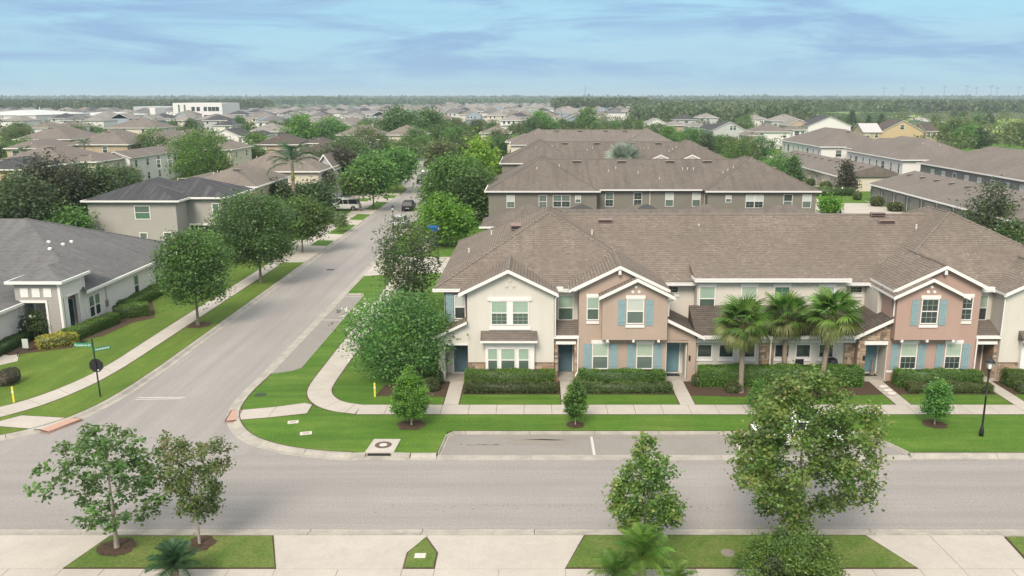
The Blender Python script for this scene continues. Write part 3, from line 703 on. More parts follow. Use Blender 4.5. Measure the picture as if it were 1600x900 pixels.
def shutter(root, f, u0, u1, z0, z1):
    b = MB(); n = 4; w = (u1 - u0) / n
    for i in range(n): b.fbox(f, u0 + i * w + .006, u0 + (i + 1) * w - .006, z0, z1, .01, .035, 'shutter_teal')
    for z in (z0 + .22, z1 - .30): b.fbox(f, u0 + .01, u1 - .01, z, z + .09, .034, .052, 'shutter_teal')
    b.fbox(f, u0, u1, z0 + .01, z1 - .01, 0, .012, 'shutter_teal')
    return b.build('shutter', root)
def door(root, f, u0, u1, z0, z1, m='door_slate', lab=None, light=False):
    b = MB(); b.fbox(f, u0, u1, z0, z1, 0, .04, m)
    w = (u1 - u0)
    for r0, r1 in ((.06, .36), (.42, .74), (.80, .94)):
        for c0, c1 in ((.12, .46), (.54, .88)):
            b.fbox(f, u0 + w * c0, u0 + w * c1, z0 + (z1 - z0) * r0, z0 + (z1 - z0) * r1, .04, .055, m)
    d = b.build('door', root)
    if lab: d['label'] = lab
    b = MB(); b.fbox(f, u0 - .07, u0, z0, z1 + .07, 0, .06, 'trim'); b.fbox(f, u1, u1 + .07, z0, z1 + .07, 0, .06, 'trim'); b.fbox(f, u0, u1, z1, z1 + .07, 0, .058, 'trim'); b.build('door_frame', d)
    b = MB(); b.fbox(f, u0 + .06, u0 + .10, z0 + .95, z0 + 1.15, .04, .09, 'steel'); b.build('handle', d)
    if light:
        b = MB(); b.fbox(f, u0 + w * .3, u0 + w * .7, z1 - .2, z1 - .1, .05, .06, 'glass_dark'); b.build('pane', d)
    return d
def stones(root, f, u0, u1, z0, z1, th=.07, cut=None):
    rnd = random.Random(int(u0 * 97 + z0 * 31)); b = MB(); b.fbox(f, u0, u1, z0, z1, 0, th * .45, 'mortar') if cut is None else None
    z = z0
    while z < z1 - .03:
        h = min(rnd.choice((.10, .14, .19, .24)), z1 - z); u = u0 - rnd.uniform(0, .1)
        while u < u1:
            w = rnd.uniform(.14, .48); a, c = max(u0, u), min(u1, u + w)
            if c - a > .03 and (cut is None or (z + h <= cut(a) and z + h <= cut(c))):
                b.fbox(f, a + .008, c - .008, z + .008, z + h - .008, 0, th * rnd.uniform(.7, 1.25), rnd.choice(('stone_a', 'stone_a', 'stone_b', 'stone_c', 'stone_c', 'stone_d')))
            u += w
        z += h
    return tag(b.build('stone_facing', root), kind='stuff')
def gutter(root, x0, x1, y0, y1, z, w=.13, h=.17):
    b = MB(); b.box(x0, x1, y0, y1, z - h, z, 'trim'); b.box(x0 + .0, x1, y0 - .02, y1 + .02, z - .03, z + .012, 'trim'); return b.build('gutter', root)
def rake(root, f, pts, d=.1, h=.19, dd=.0):
    """white barge boards along (u,z) points"""
    b = MB()
    for (a, c) in zip(pts, pts[1:]): b.fpoly(f, [(a[0], a[1] - h), (c[0], c[1] - h), (c[0], c[1]), (a[0], a[1])], dd, d + dd, 'trim')
    return b.build('barge_board', root)
def roundels(root, f, u, z, r=.10, m='trim', s=.26):
    for du, dz in ((0, s), (-s * .85, -s * .35), (s * .85, -s * .35)):
        b = MB(); n = 14; b.fpoly(f, [(u + du + r * cos(2 * pi * i / n), z + dz + r * sin(2 * pi * i / n)) for i in range(n)], 0, .06, m); b.build('roundel', root)
def downspout(root, pts):
    b = MB()
    for a, c in zip(pts, pts[1:]): b.tube(a, c, .045, .045, 'trim', 6)
    return b.build('downspout', root)
def roof_vent(root, x, y, z, w=1.0, d=.32, m='vent_red', h=.14, sl=.5):
    b = MB(); b.solid([(x - w / 2, y - d / 2, z - .05), (x + w / 2, y - d / 2, z - .05), (x + w / 2, y + d / 2, z + d * sl - .05), (x - w / 2, y + d / 2, z + d * sl - .05),
                   (x - w / 2, y - d / 2, z + h), (x + w / 2, y - d / 2, z + h), (x + w / 2, y + d / 2, z + h + .04), (x - w / 2, y + d / 2, z + h + .04)],
                  [(0, 3, 2, 1), (4, 5, 6, 7), (0, 1, 5, 4), (1, 2, 6, 5), (2, 3, 7, 6), (3, 0, 4, 7)], m)
    b.box(x - w / 2 + .05, x + w / 2 - .05, y - d / 2 - .012, y - d / 2, z, z + h - .04, 'dark_metal'); return b.build('roof_vent', root)
def pipe(root, x, y, z, h=.35):
    b = MB(); b.lathe(x, y, [(.055, z - .1), (.055, z + h), (.08, z + h), (.08, z + h + .03)], 'pipe', 8); b.lathe(x, y, [(.14, z - .1), (.1, z + .08)], 'vent_grey', 8); return b.build('vent_pipe', root)
def ridge_caps(root, segs, m='shingle_tan'):
    b = MB()
    for a, c in segs:
        a = Vector(a); c = Vector(c); b.tube(a + Vector((0, 0, -.03)), c + Vector((0, 0, -.03)), .10, .10, m, 6)
    return b.build('ridge_cap', root)

PW = .52
ZE = 5.66
def front_units(root, ox, mir, wallm, near=True, last=False):
    """cream gable unit + rose projecting unit, 14 m of facade; mir flips it about the building centre"""
    s = -1 if mir else 1
    X = lambda x: (29.3 - x) if mir else x
    def fr(y): return frm(29.3 if mir else 0, y, 0) if not mir else (29.3, y, -1, 0, 0, -1)
    def bx(b, x0, x1, *a): x0, x1 = X(x0), X(x1); b.box(min(x0, x1), max(x0, x1), *a)
    c1, pink = ('stucco_cream', wallm)
    f49 = fr(49.0)
    # --- cream gable unit wall
    b = MB(); bx(b, -4.02, 1.18, 49.0, 53, 0, 5.72, c1); b.fpoly(f49, [(-4.02, 5.72), (1.18, 5.72), (-1.42, 7.02)], -.3, 0, c1); b.build('wall', root)
    b = MB(); bx(b, -5.45, 8.2, 50.45, 58, 0, 5.6, c1)
    b.build('wall', root)
    b = MB(); bx(b, -5.5, -4.02, 50.3, 50.45, 2.9, 5.55, 'stucco_taupe_shade'); bx(b, -5.52, -5.45, 50.3, 66.6, 0, 5.6, c1); b.build('wall', root)
    # gable roof
    b = MB(); x0, x1 = sorted((X(-4.50), X(1.40))); zr = b.gable(x0, x1, 48.66, 53.6, 5.66, .485, 'shingle_brown', 'y', 'trim', .16); b.build('roof', root)
    rake(root, fr(48.66), [(-4.52, 5.66), (-1.55, 7.11), (1.42, 5.66)], .05, .2)
    ridge_caps(root, [((X(-1.55), 48.7, 7.12), (X(-1.55), 53.3, 7.12))])
    # three faint roundels in the cream gable
    roundels(root, f49, -1.45, 6.15, .085, c1, .25)
    # upper pair of windows
    for a, c in ((-2.55, -1.66), (-1.28, -.39)):
        window(root, f49, a, c, 3.72, 5.10, head=False, sill=False, grid=(3, 3), up='blind_aqua' if not mir else 'glass_dark', lo='glass_lower')
    b = MB(); b.fbox(f49, -1.60, -1.34, 3.66, 5.16, 0, .06, 'trim'); b.build('window_mullion', root)
    b = MB(); b.fbox(f49, -2.78, -.16, 5.17, 5.37, 0, .09, 'trim'); b.build('head_trim', root)
    b = MB(); b.fbox(f49, -2.72, -.22, 3.38, 3.60, 0, .08, 'trim'); b.build('sill', root)
    # boxed bay: frame, three windows, small shed roof
    fb = fr(48.72)
    b = MB(); bx(b, -2.95, -.0, 48.72, 49.0, .3, 2.72, 'trim'); b.build('bay_window', root)
    for a, c in ((-2.78, -2.25), (-1.99, -1.20), (-.93, -.38 + .02)):
        window(root, fb, a, c, .88, 2.24, head=False, sill=False, up='blind_aqua' if not mir else 'glass_dark', lo='glass_lower', fw=.035)
    b = MB(); x0, x1 = sorted((X(-3.22), X(.16)))
    b.solid([(x0, 48.3, 2.86), (x1, 48.3, 2.86), (x1, 49.0, 3.30), (x0, 49.0, 3.30), (x0, 48.3, 2.78), (x1, 48.3, 2.78), (x1, 49.0, 2.78), (x0, 49.0, 2.78)],
            [(0, 1, 2, 3), (7, 6, 5, 4), (4, 5, 1, 0), (5, 6, 2, 1), (7, 4, 0, 3)], 'shingle_b2'); b.build('bay_roof', root)
    b = MB(); bx(b, -3.24, .18, 48.27, 48.40, 2.74, 2.86, 'trim'); b.build('gutter', root)
    stones(root, f49, -4.02, -2.97, .12, 1.28); stones(root, f49, .02, 1.18, .12, 1.28)
    b = MB(); b.fbox(f49, -4.06, -2.97, 1.285, 1.33, 0, .10, 'stone_d'); b.build('stone_cap', root); b = MB(); b.fbox(f49, .02, 1.2, 1.285, 1.33, 0, .10, 'stone_d'); b.build('stone_cap', root)
    # side porch at the outer end
    b = MB(); bx(b, -5.82, -5.42, 49.0, 49.3, .12, 2.75, c1); bx(b, -5.46, -4.02, 49.0, 49.25, 2.45, 2.75, c1)
    b.fpoly(f49, [(-5.82, 2.75), (-4.02, 2.75), (-4.02, 3.72), (-5.82, 2.95)], -.3, 0, c1); b.build('porch_wall', root)
    b = MB(); b.fbox(f49, -5.2, -4.02, 2.40, 2.50, 0, .05, 'trim'); b.build('porch_trim', root)
    b = MB(); xa, xb = X(-6.12), X(-4.02)
    P = [(xa, 48.7, 2.93), (xb, 48.7, 3.93), (xb, 50.4, 3.93), (xa, 50.4, 2.93)]; Q = [(p[0], p[1], p[2] - .12) for p in P]
    b.solid(P + Q, [(0, 1, 2, 3), (7, 6, 5, 4)] if not mir else [(3, 2, 1, 0), (4, 5, 6, 7)], 'shingle_brown'); b.build('porch_roof', root)
    rake(root, fr(48.7), [(-6.18, 2.93), (-4.03, 3.96)], .05, .16)
    fd = fr(50.28)
    b = MB(); bx(b, -5.42, -4.02, 50.28, 50.45, 0, 3.0, c1); b.build('porch_back_wall', root)
    door(root, fd, -5.0, -4.1, .3, 2.42, 'door_slate', 'slate blue front door in the outer side porch')
    b = MB(); bx(b, -5.5, -4.02, 48.9, 50.3, .0, .2, 'kerb_concrete'); b.build('porch_floor', root)
    # narrow upper window and shutter on the recessed end wall
    fe = fr(50.3)
    window(root, fe, -4.86, -4.28, 3.75, 5.15, up='blind_white', lo='glass_dark', hm=.04, head=False)
    shutter(root, fe, -5.44, -4.95, 3.55, 5.3)
    gutter(root, *sorted((X(-6.2), X(-4.35))), 50.02, 50.18, 5.62)
    # --- recess with the second door, 1.18 .. 2.67
    window(root, fr(50.45), 1.5, 2.35, 3.62, 5.12, up='blind_aqua' if not mir else 'blind', lo='glass_lower' if not mir else 'glass_dark')
    gutter(root, *sorted((X(1.2), X(2.72))), 49.98, 50.16, 5.62)
    b = MB(); bx(b, 1.35, 1.75, 49.95, 50.2, 5.5, 5.75, 'trim'); b.build('gutter_box', root)
    b = MB(); xa, xb = sorted((X(1.18), X(2.69)))
    b.solid([(xa, 49.05, 2.98), (xb, 49.05, 2.98), (xb, 50.45, 3.62), (xa, 50.45, 3.62), (xa, 49.05, 2.84), (xb, 49.05, 2.84), (xb, 50.45, 2.84), (xa, 50.45, 2.84)],
            [(0, 1, 2, 3), (7, 6, 5, 4), (4, 5, 1, 0), (5, 6, 2, 1), (7, 4, 0, 3)], 'shingle_b2'); b.build('porch_roof', root)
    b = MB(); bx(b, 1.19, 2.68, 48.96, 49.08, 2.80, 2.99, 'trim'); b.build('gutter', root)
    b = MB(); bx(b, 1.19, 2.66, 49.15, 49.35, 2.55, 2.83, 'stucco_taupe_shade'); b.build('porch_beam', root)
    b = MB(); b.fbox(fr(49.15), 1.30, 2.52, 2.42, 2.60, 0, .06, 'trim'); b.build('head_trim', root)
    stones(root, fr(49.25), 1.2, 1.42, .12, 2.5); stones(root, fr(49.25), 2.42, 2.62, .12, 2.5)
    b = MB(); bx(b, 1.19, 1.42, 49.25, 50.4, .12, 2.6, 'stone_b'); bx(b, 2.44, 2.66, 49.25, 50.4, .12, 2.6, 'stucco_taupe_shade'); b.build('porch_wall', root)
    door(root, fr(50.40), 1.5, 2.36, .3, 2.45, 'door_slate' if not mir else 'stucco_taupe_shade', 'dark slate front door between stone piers' if not mir else 'shaded taupe front door between stone piers')
    b = MB(); bx(b, 1.2, 2.67, 48.95, 50.42, 0, .2, 'kerb_concrete'); b.build('porch_floor', root)
    downspout(root, [(X(1.42), 48.7, 5.5), (X(1.25), 48.93, 5.3), (X(1.25), 48.93, 3.0)])
    downspout(root, [(X(2.63), 48.93, 2.9), (X(2.63), 48.93, .75), (X(2.45), 48.75, .5)])
    # --- rose unit
    fp = fr(49.0)
    b = MB(); bx(b, 2.67, 9.76, 49.0, 50.44, 0, 2.9, pink) if False else None
    b = MB(); bx(b, 2.67, 7.95, 49.0, 50.44, 0, 5.75, pink)
    b.fpoly(fp, [(2.67, 5.75), (7.95, 5.75), (7.85, 5.93), (5.03, 7.26), (2.67, 6.1)], -.3, 0, pink); b.build('wall', root)
    b = MB(); bx(b, 9.28, 9.76, 49.0, 49.3, 0, 2.68, pink); bx(b, 7.95, 9.28, 49.0, 49.3, 2.56, 2.72, pink)
    b.fpoly(fp, [(7.95, 2.71), (9.76, 2.68), (9.76, 2.95), (7.95, 3.85)], -.3, 0, pink if not mir else 'mortar'); b.build('porch_wall', root)
    if mir:
        stones(root, fp, 9.28, 9.76, .12, 2.7); stones(root, fp, 7.95, 9.74, 2.74, 3.75, cut=lambda u: 3.80 - (u - 7.95) * .47)
        b = MB(); b.fbox(fp, 7.98, 9.40, 2.44, 2.66, 0, .09, 'trim'); b.build('head_trim', root)
    b = MB(); bx(b, 9.5, 9.76, 49.3, 52.6, 0, 3.0, pink); bx(b, 7.95, 9.5, 50.30, 50.5, 0, 2.9, c1); bx(b, 7.95, 8.0, 49.02, 50.3, 0, 2.9, c1); bx(b, 9.2, 9.5, 49.3, 50.3, 0, 2.9, c1); b.build('porch_wall', root)
    b = MB(); bx(b, 7.9, 9.6, 48.9, 50.4, 0, .2, 'kerb_concrete'); b.build('porch_floor', root)
    door(root, fr(50.30), 8.05, 8.98, .3, 2.5, 'door_teal', 'teal front door with narrow top light in the side porch', light=True)
    b = MB(); b.fbox(fr(50.2), 8.1, 9.0, .205, .215, 0, .5, 'dark_metal'); b.build('door_mat', root)
    b = MB(); b.fbox(fp, 9.3 if mir else 9.34, 9.44, 1.45, 1.75, 0, .08, 'dark_metal'); b.build('wall_lantern', root)
    # shed roof of the side porch
    b = MB(); xa, xb = X(7.6), X(10.15)
    P = [(xa, 48.62, 4.28), (xb, 48.62, 3.02), (xb, 52.9, 3.02), (xa, 52.9, 4.28)]; Q = [(p[0], p[1], p[2] - .14) for p in P]
    b.solid(P + Q, [(0, 1, 2, 3), (7, 6, 5, 4)] if not mir else [(3, 2, 1, 0), (4, 5, 6, 7)], 'shingle_dkbrown'); b.build('porch_roof', root)
    rake(root, fr(48.62), [(7.93, 4.14), (10.2, 3.02)], .06, .2)
    # big gable roof and the smaller projecting one
    b = MB(); x0, x1 = sorted((X(2.05), X(8.05))); b.gable(x0, x1, 48.68, 54.6, 5.88, .487, 'shingle_brown', 'y', 'trim', .16); b.build('roof', root)
    rake(root, fr(48.68), [(2.33, 5.99), (5.05, 7.35), (7.9, 5.93)], .05, .2)
    ridge_caps(root, [((X(5.05), 48.7, 7.36), (X(5.05), 53.8, 7.36))])
    b = MB(); b.fbox(fr(48.75), 4.96, 5.12, 6.80, 7.10, -.2, .05, 'trim'); b.build('gable_bracket', root)
    fx = fr(48.40)
    b = MB(); bx(b, 4.02, 7.88, 48.40, 49.0, 2.90, 5.66, pink); b.fpoly(fx, [(4.02, 5.66), (7.88, 5.66), (5.95, 6.58)], -.55, 0, pink); b.build('projecting_wall', root)
    b = MB(); x0, x1 = sorted((X(3.80), X(8.24))); b.gable(x0, x1, 48.08, 51.6, 5.60, .487, 'shingle_brown', 'y', 'trim', .15); b.build('roof', root)
    rake(root, fr(48.08), [(3.78, 5.60), (6.02, 6.70), (8.26, 5.60)], .05, .19)
    roundels(root, fx, 5.97, 5.92, .09, 'trim', .22)
    for u in (4.35, 5.9, 7.4): 
        b = MB(); b.fbox(fx, u - .07, u + .07, 2.76, 2.90, -.5, .03, 'trim'); b.build('corbel', root)
    window(root, fx, 5.50, 6.42, 3.95, 5.38, up='blind_white' if not mir else 'glass_dark', lo='glass_mid' if not mir else 'glass_dark', grid=(3, 2) if mir else (0, 0))
    shutter(root, fx, 4.93, 5.37, 3.80, 5.38); shutter(root, fx, 6.58, 7.02, 3.80, 5.38)
    window(root, fp, 3.18, 3.82, 4.02, 5.32, up='blind_aqua' if not mir else 'glass_dark', lo='glass_lower' if not mir else 'glass_dark', grid=(2, 2) if mir else (0, 0), hm=.08)
    for a, c in ((3.55, 4.42), (6.22, 7.12)):
        window(root, fp, a, c, .95, 2.46, up='blind', lo='glass_mid' if not mir else 'glass_dark', sill=False, grid=(3, 2) if (mir and a < 4) or mir else (0, 0))
        shutter(root, fp, a - .60, a - .13, .86, 2.50); shutter(root, fp, c + .13, c + .60, .86, 2.50)
    b = MB(); b.fbox(fp, 2.68, 7.94, .68, .80, 0, .05, 'trim'); b.build('band_trim', root)
    downspout(root, [(X(8.2), 48.1, 5.45), (X(7.96), 48.6, 5.2), (X(7.96), 48.6, 4.3)])
    # upper wall between the rose unit and the centre, small high window
    gutter(root, *sorted((X(8.15), X(10.2))), 50.0 + 1.9, 52.1, 5.60)
    window(root, fr(52.55), 8.42, 9.15, 4.85, 5.22, head=False, grid=(2, 2), lo='glass_dark', sash=False, hm=.1)
    b = MB(); b.fbox(fr(52.55), 8.3, 9.3, 5.28, 5.40, 0, .06, 'trim'); b.build('head_trim', root)
    downspout(root, [(X(8.25), 51.9, 5.5), (X(8.1), 50.9, 5.2)])

def townhouse_row(loc_y, label, wing_mat='stucco_rose', rear=False):
    pass

def wing_roof(b, x0, x1, y0, y1, z, p, m): return b.hip(x0, x1, y0, y1, z, p, m)
def row_roof(root, dy, m, capm, det=True):
    """hipped wings at both ends and the long middle roof (plan: 41 m by 17 m)"""
    b = MB(); b.hip(-6.1, 8.15, 50.15 + dy, 67.3 + dy, ZE, PW, m); b.build('roof', root)
    b = MB(); b.hip(21.15, 35.4, 50.15 + dy, 67.3 + dy, ZE, PW, m); b.build('roof', root)
    b = MB(); x0, x1, y0, y1 = 2, 27.3, 52.0 + dy, 66.0 + dy; zr = ZE + (y1 - y0) / 2 * .475; ym = (y0 + y1) / 2
    b.solid([(x0, y0, ZE), (x1, y0, ZE), (x1, ym, zr), (x0, ym, zr), (x0, y1, ZE), (x1, y1, ZE)], [(0, 1, 2, 3), (3, 2, 5, 4), (0, 4, 5, 1)], m); b.build('roof', root)
    r = 14.25 / 2; za = ZE + r * PW
    seg = []
    for x0, x1 in ((-6.1, 8.15), (21.15, 35.4)):
        c = (x0 + x1) / 2; a = (c, 50.15 + r + dy, za); e = (c, 67.3 - r + dy, za)
        seg += [((x0, 50.15 + dy, ZE), a), ((x1, 50.15 + dy, ZE), a), ((x0, 67.3 + dy, ZE), e), ((x1, 67.3 + dy, ZE), e), (a, e)]
    seg.append(((2, ym, zr), (27.3, ym, zr)))
    if det: ridge_caps(root, seg, capm)
    return zr, za

# ---- the front row
tr = thing('townhouse_row', (14.65, 58.5, 0), 'long cream and rose stucco townhouse row with blue shutters facing the front road', 'townhouse')
row_roof(tr, 0, 'shingle_brown', 'shingle_tan')
front_units(tr, 0, False, 'stucco_pink'); front_units(tr, 0, True, 'stucco_rose')
b = MB(); b.box(-5.4, 34.7, 52.55, 66.6, 0, 5.6, 'stucco_cream'); b.build('wall', tr)
f52 = frm(0, 51.55)
b = MB(); b.box(10.2, 19.5, 51.55, 52.55, 0, 5.98, 'stucco_cream'); b.build('wall', tr)
b = MB(); b.solid([(9.98, 51.2, 5.98), (19.62, 51.2, 5.98), (19.62, 53.4, 6.55), (9.98, 53.4, 6.55), (9.98, 51.2, 5.9), (19.62, 51.2, 5.9), (19.62, 53.4, 5.9), (9.98, 53.4, 5.9)],
             [(0, 1, 2, 3), (4, 5, 1, 0), (5, 6, 2, 1), (7, 4, 0, 3), (7, 6, 5, 4)], 'shingle_brown'); b.build('roof', tr)
gutter(tr, 9.96, 19.64, 51.08, 51.22, 6.02, h=.2)
rb = MB(); rb.box(9.93, 10.0, 51.1, 52.3, 5.82, 6.02, 'trim'); rb.box(19.6, 19.67, 51.1, 52.3, 5.82, 6.02, 'trim'); rb.build('barge_board', tr)
for (a, c, up, lo) in ((10.38, 11.28, 'blind_aqua', 'glass_lower'), (13.0, 13.9, 'blind', 'glass_mid'), (15.05, 15.95, 'glass_teal', 'glass_lower'), (17.85, 18.75, 'blind_aqua', 'glass_mid')):
    window(tr, f52, a, c, 3.95, 5.42, up=up, lo=lo, grid=(2, 2) if up == 'glass_teal' else (0, 0))
# low porch along the centre: lean-to roof, ground-floor wall with square windows, stone pier
b = MB(); b.solid([(9.7, 48.85, 3.0), (19.6, 48.85, 3.0), (19.6, 51.55, 4.25), (9.7, 51.55, 4.25), (9.7, 48.85, 2.86), (19.6, 48.85, 2.86), (19.6, 51.55, 2.86), (9.7, 51.55, 2.86)],
             [(0, 1, 2, 3), (7, 6, 5, 4), (4, 5, 1, 0), (5, 6, 2, 1), (7, 4, 0, 3)], 'shingle_dkbrown'); b.build('porch_roof', tr)
gutter(tr, 9.8, 19.5, 48.74, 48.86, 3.02, h=.18)
b = MB(); b.box(9.76, 19.54, 49.3, 49.5, 2.45, 2.86, 'stucco_cream'); b.box(9.76, 19.54, 49.5, 51.55, 0, 2.86, 'stucco_cream'); b.build('wall', tr)
f495 = frm(0, 49.5)
b = MB(); b.box(9.8, 19.5, 49.2, 49.32, 2.50, 2.66, 'trim'); b.build('beam_trim', tr)
for u in (9.98, 11.3, 12.62, 16.0 - 1.3, 16.0, 17.4): window(tr, f495, u, u + .82, 1.52, 2.28, head=False, sash=False, lo='glass_dark', hm=.12)
stones(tr, frm(0, 49.42), 13.72, 14.6, .12, 2.6)
stones(tr, frm(0, 49.42), 18.9, 19.5, .12, 2.6)
downspout(tr, [(14.2, 48.72, 2.9), (14.2, 48.72, .3)])
# rear: hidden single-storey garages whose roofs peep past the left end
b = MB(); b.box(-5.6, 34.8, 69.5, 76.2, 0, 2.8, 'stucco_cream'); b.build('garage_wall', tr)
b = MB(); b.hip(-6.1, 35.3, 69.0, 76.8, 2.85, .36, 'shingle_b2'); b.build('garage_roof', tr)
# vents and pipes on the front slope
zr = lambda y: ZE + (y - 52.0) * .475
roof_vent(tr, 4.9, 58.1, ZE + (58.1 - 52) * .475 + .05, 1.0); roof_vent(tr, 24.35, 58.0, zr(58.0) + .05, 1.1); 
roof_vent(tr, 24.0, 58.75, zr(58.75) + .12, 1.0)
for x, y in ((-1.3, 58.2), (-1.25, 57.4)):
    roof_vent(tr, x, y, ZE + (x + 6.1) * PW + .05, .75, .45, 'vent_red', .22, 0)
for x, y in ((-4.5, 57.3), (-3.1, 60.5)): pipe(tr, x, y, ZE + (x + 6.1) * PW)
pipe(tr, 3.9, 56.6, ZE + (8.15 - 3.9) * PW); pipe(tr, 11.3, 57.6, zr(57.6), .15)
pipe(tr, 26.0, 57.0, ZE + (57.0 - 50.15) * PW if False else ZE + (26.0 - 21.15) * PW)

# ---- grey rear-facing row behind it
def rear_row(yc, label, wallm, roofm, n_win=True, mirror=False, name='townhouse_row'):
    """the same building seen from its back; its centre line lies at yc"""
    r = thing(name, (14.6, yc, 0), label, 'townhouse'); dy = yc - 58.725
    row_roof(r, dy, roofm, roofm)
    ya, yb = 50.55 + dy, 52.6 + dy + .9
    b = MB(); b.box(-5.7, 7.75, ya, ya + 16.2, 0, 5.6, wallm); b.build('wall', r)
    b = MB(); b.box(21.55, 35.0, ya, ya + 16.2, 0, 5.6, wallm); b.build('wall', r)
    b = MB(); b.box(7.7, 21.6, 52.45 + dy, 65.5 + dy, 0, 5.6, wallm); b.build('wall', r)
    for x0, x1, y in ((-6.15, 8.2, 50.02 + dy), (21.1, 35.45, 50.02 + dy), (8.2, 21.1, 51.88 + dy)): gutter(r, x0, x1, y, y + .13, 5.7, h=.16)
    b = MB(); b.box(-6.2, -6.08, 50.05 + dy, 67.4 + dy, 5.52, 5.69, 'trim'); b.box(35.38, 35.5, 50.05 + dy, 67.4 + dy, 5.52, 5.69, 'trim'); b.build('gutter', r)
    fw, fc = frm(0, ya), frm(0, 52.45 + dy)
    if n_win:
        for u, w, z0, z1, up, lo, gr in ((-3.4, .9, 3.6, 5.1, 'blind_white', 'glass_mid', (2, 2)), (.6, .9, 3.6, 5.1, 'glass_mid', 'glass_mid', (2, 2)), (2.9 - 1.6 + 1.0, .0, 0, 0, 0, 0, 0), (5.1, .62, 4.25, 5.05, 'blind_white', 'glass_mid', (0, 0))):
            if w: window(r, fw, u, u + w, z0, z1, head=False, sill=False, up=up, lo=lo, grid=gr)
        for u in (2.35, 3.42): window(r, fw, u, u + .98, 3.7, 5.1, head=False, sill=False, up='glass_mid', lo='glass_dark', grid=(2, 2))
        for u, up, gr in ((9.0, 'glass_mid', (2, 2)), (12.6, 'glass_dark', (2, 2)), (16.6, 'blind_white', (0, 0)), (20.2 - .2, 'blind_white', (0, 0))): window(r, fc, u, u + .95, 3.55, 5.2, head=False, sill=False, up=up, lo='glass_dark' if gr[0] else 'glass_mid', grid=gr)
        window(r, fw, 23.8, 24.42, 4.3, 5.1, head=False, sill=False, up='blind_white', lo='glass_mid')
        for u in (26.3, 27.4): window(r, fw, u, u + 1.0, 3.6, 5.15, head=False, sill=False, up='blind_white', lo='glass_dark', grid=(2, 2))
        for u, up in ((31.0, 'glass_dark'), (34.35 - 1.0, 'blind_white')): window(r, fw, u, u + 1.0, 3.6, 5.2, head=False, sill=False, up=up, lo='glass_mid', grid=(0, 0))
    b = MB(); 
    for x in (7.78, 14.6, 21.5): downspout(r, [(x, 51.7 + dy if x == 14.6 or 1 else 0, 5.6), (x, 52.38 + dy, 5.3), (x, 52.38 + dy, 3)])
    # one-storey garages and covered porches on the near side
    b = MB(); b.box(-5.6, 34.8, 41.2 + dy - 1.5, 46 + dy, 0, 2.8, wallm); b.build('garage_wall', r)
    b = MB(); b.hip(-6.1, 35.3, 39.2 + dy, 46.6 + dy, 2.85, .42, roofm); b.build('garage_roof', r); gutter(r, -6.2, 35.4, 39.05 + dy, 39.2 + dy, 2.9)
    for x0 in (-4.2, 9.2, 17.2, 26.2):
        b = MB(); b.hip(x0, x0 + 8.2 if x0 > 20 else x0 + 7.0, 44.5 + dy, 51 + dy, 3.0, .42, roofm); b.build('garage_roof', r)
    for x0 in (3.4, 10.6 + .6):
        b = MB(); b.hip(x0, x0 + 4.6, 44.0 + dy, 49 + dy, 3.3, .55, 'screen'); b.build('screen_enclosure', r)
    # roof furniture
    z2 = lambda y: ZE + (y - 52.0 - dy) * .475
    for x in (5.6, 11.5, 17.9, 22.8): roof_vent(r, x, 58.15 + dy, z2(58.15 + dy) + .1, 1.2, .35, 'vent_grey', .16)
    for x, y in ((.3, 54.6), (3.2, 55.4), (9.6, 55.9), (10.6, 56.6), (13.4, 55.5), (16, 54.2), (19.3, 56.4), (19.9, 56.4), (20.7, 56.4), (24.4, 55.6), (25.0, 55.6), (25.7, 55.6)):
        za = ZE + min((y - 50.15), (x + 6.1) if x < 8 else 99, (8.15 - x) if x < 8 else 99, (x - 21.15) if x > 21 else 99, (35.4 - x) if x > 21 else 99) * PW if (x < 8 or x > 21.15) else z2(y + dy)
        pipe(r, x, y + dy, za, .3)
    roof_vent(r, 31.3, 58.0 + dy, ZE + (35.4 - 31.3) * PW, 1.2, .4, 'vent_grey', .16, 0)
    return r
rear_row(113.0, 'grey stucco townhouse row with brown hipped roof and white windows directly behind the front row', 'stucco_grey', 'shingle_b2')
r3 = rear_row(158.0, 'brown-roofed townhouse row behind the grey row, with two small white front gables', 'stucco_grey', 'shingle_b2', n_win=False)
for u in (22.1, 27.6):
    b = MB(); b.gable(u - 2.9, u + 2.9, 149.0, 154.0, 5.9, .45, 'shingle_b2'); b.build('roof', r3)
    f_ = frm(0, 149.1); b = MB(); b.fpoly(f_, [(u - 2.7, 5.6), (u + 2.7, 5.6), (u, 7.0)], -.2, 0, 'stucco_cream'); b.build('wall', r3)
    rake(r3, frm(0, 149.0), [(u - 2.95, 5.9), (u, 7.24), (u + 2.95, 5.9)], .05, .25)
rear_row(216.5, 'cream townhouse row with tan hipped roof furthest back behind the silver palm', 'cream_wall', 'shingle_far', n_win=False)

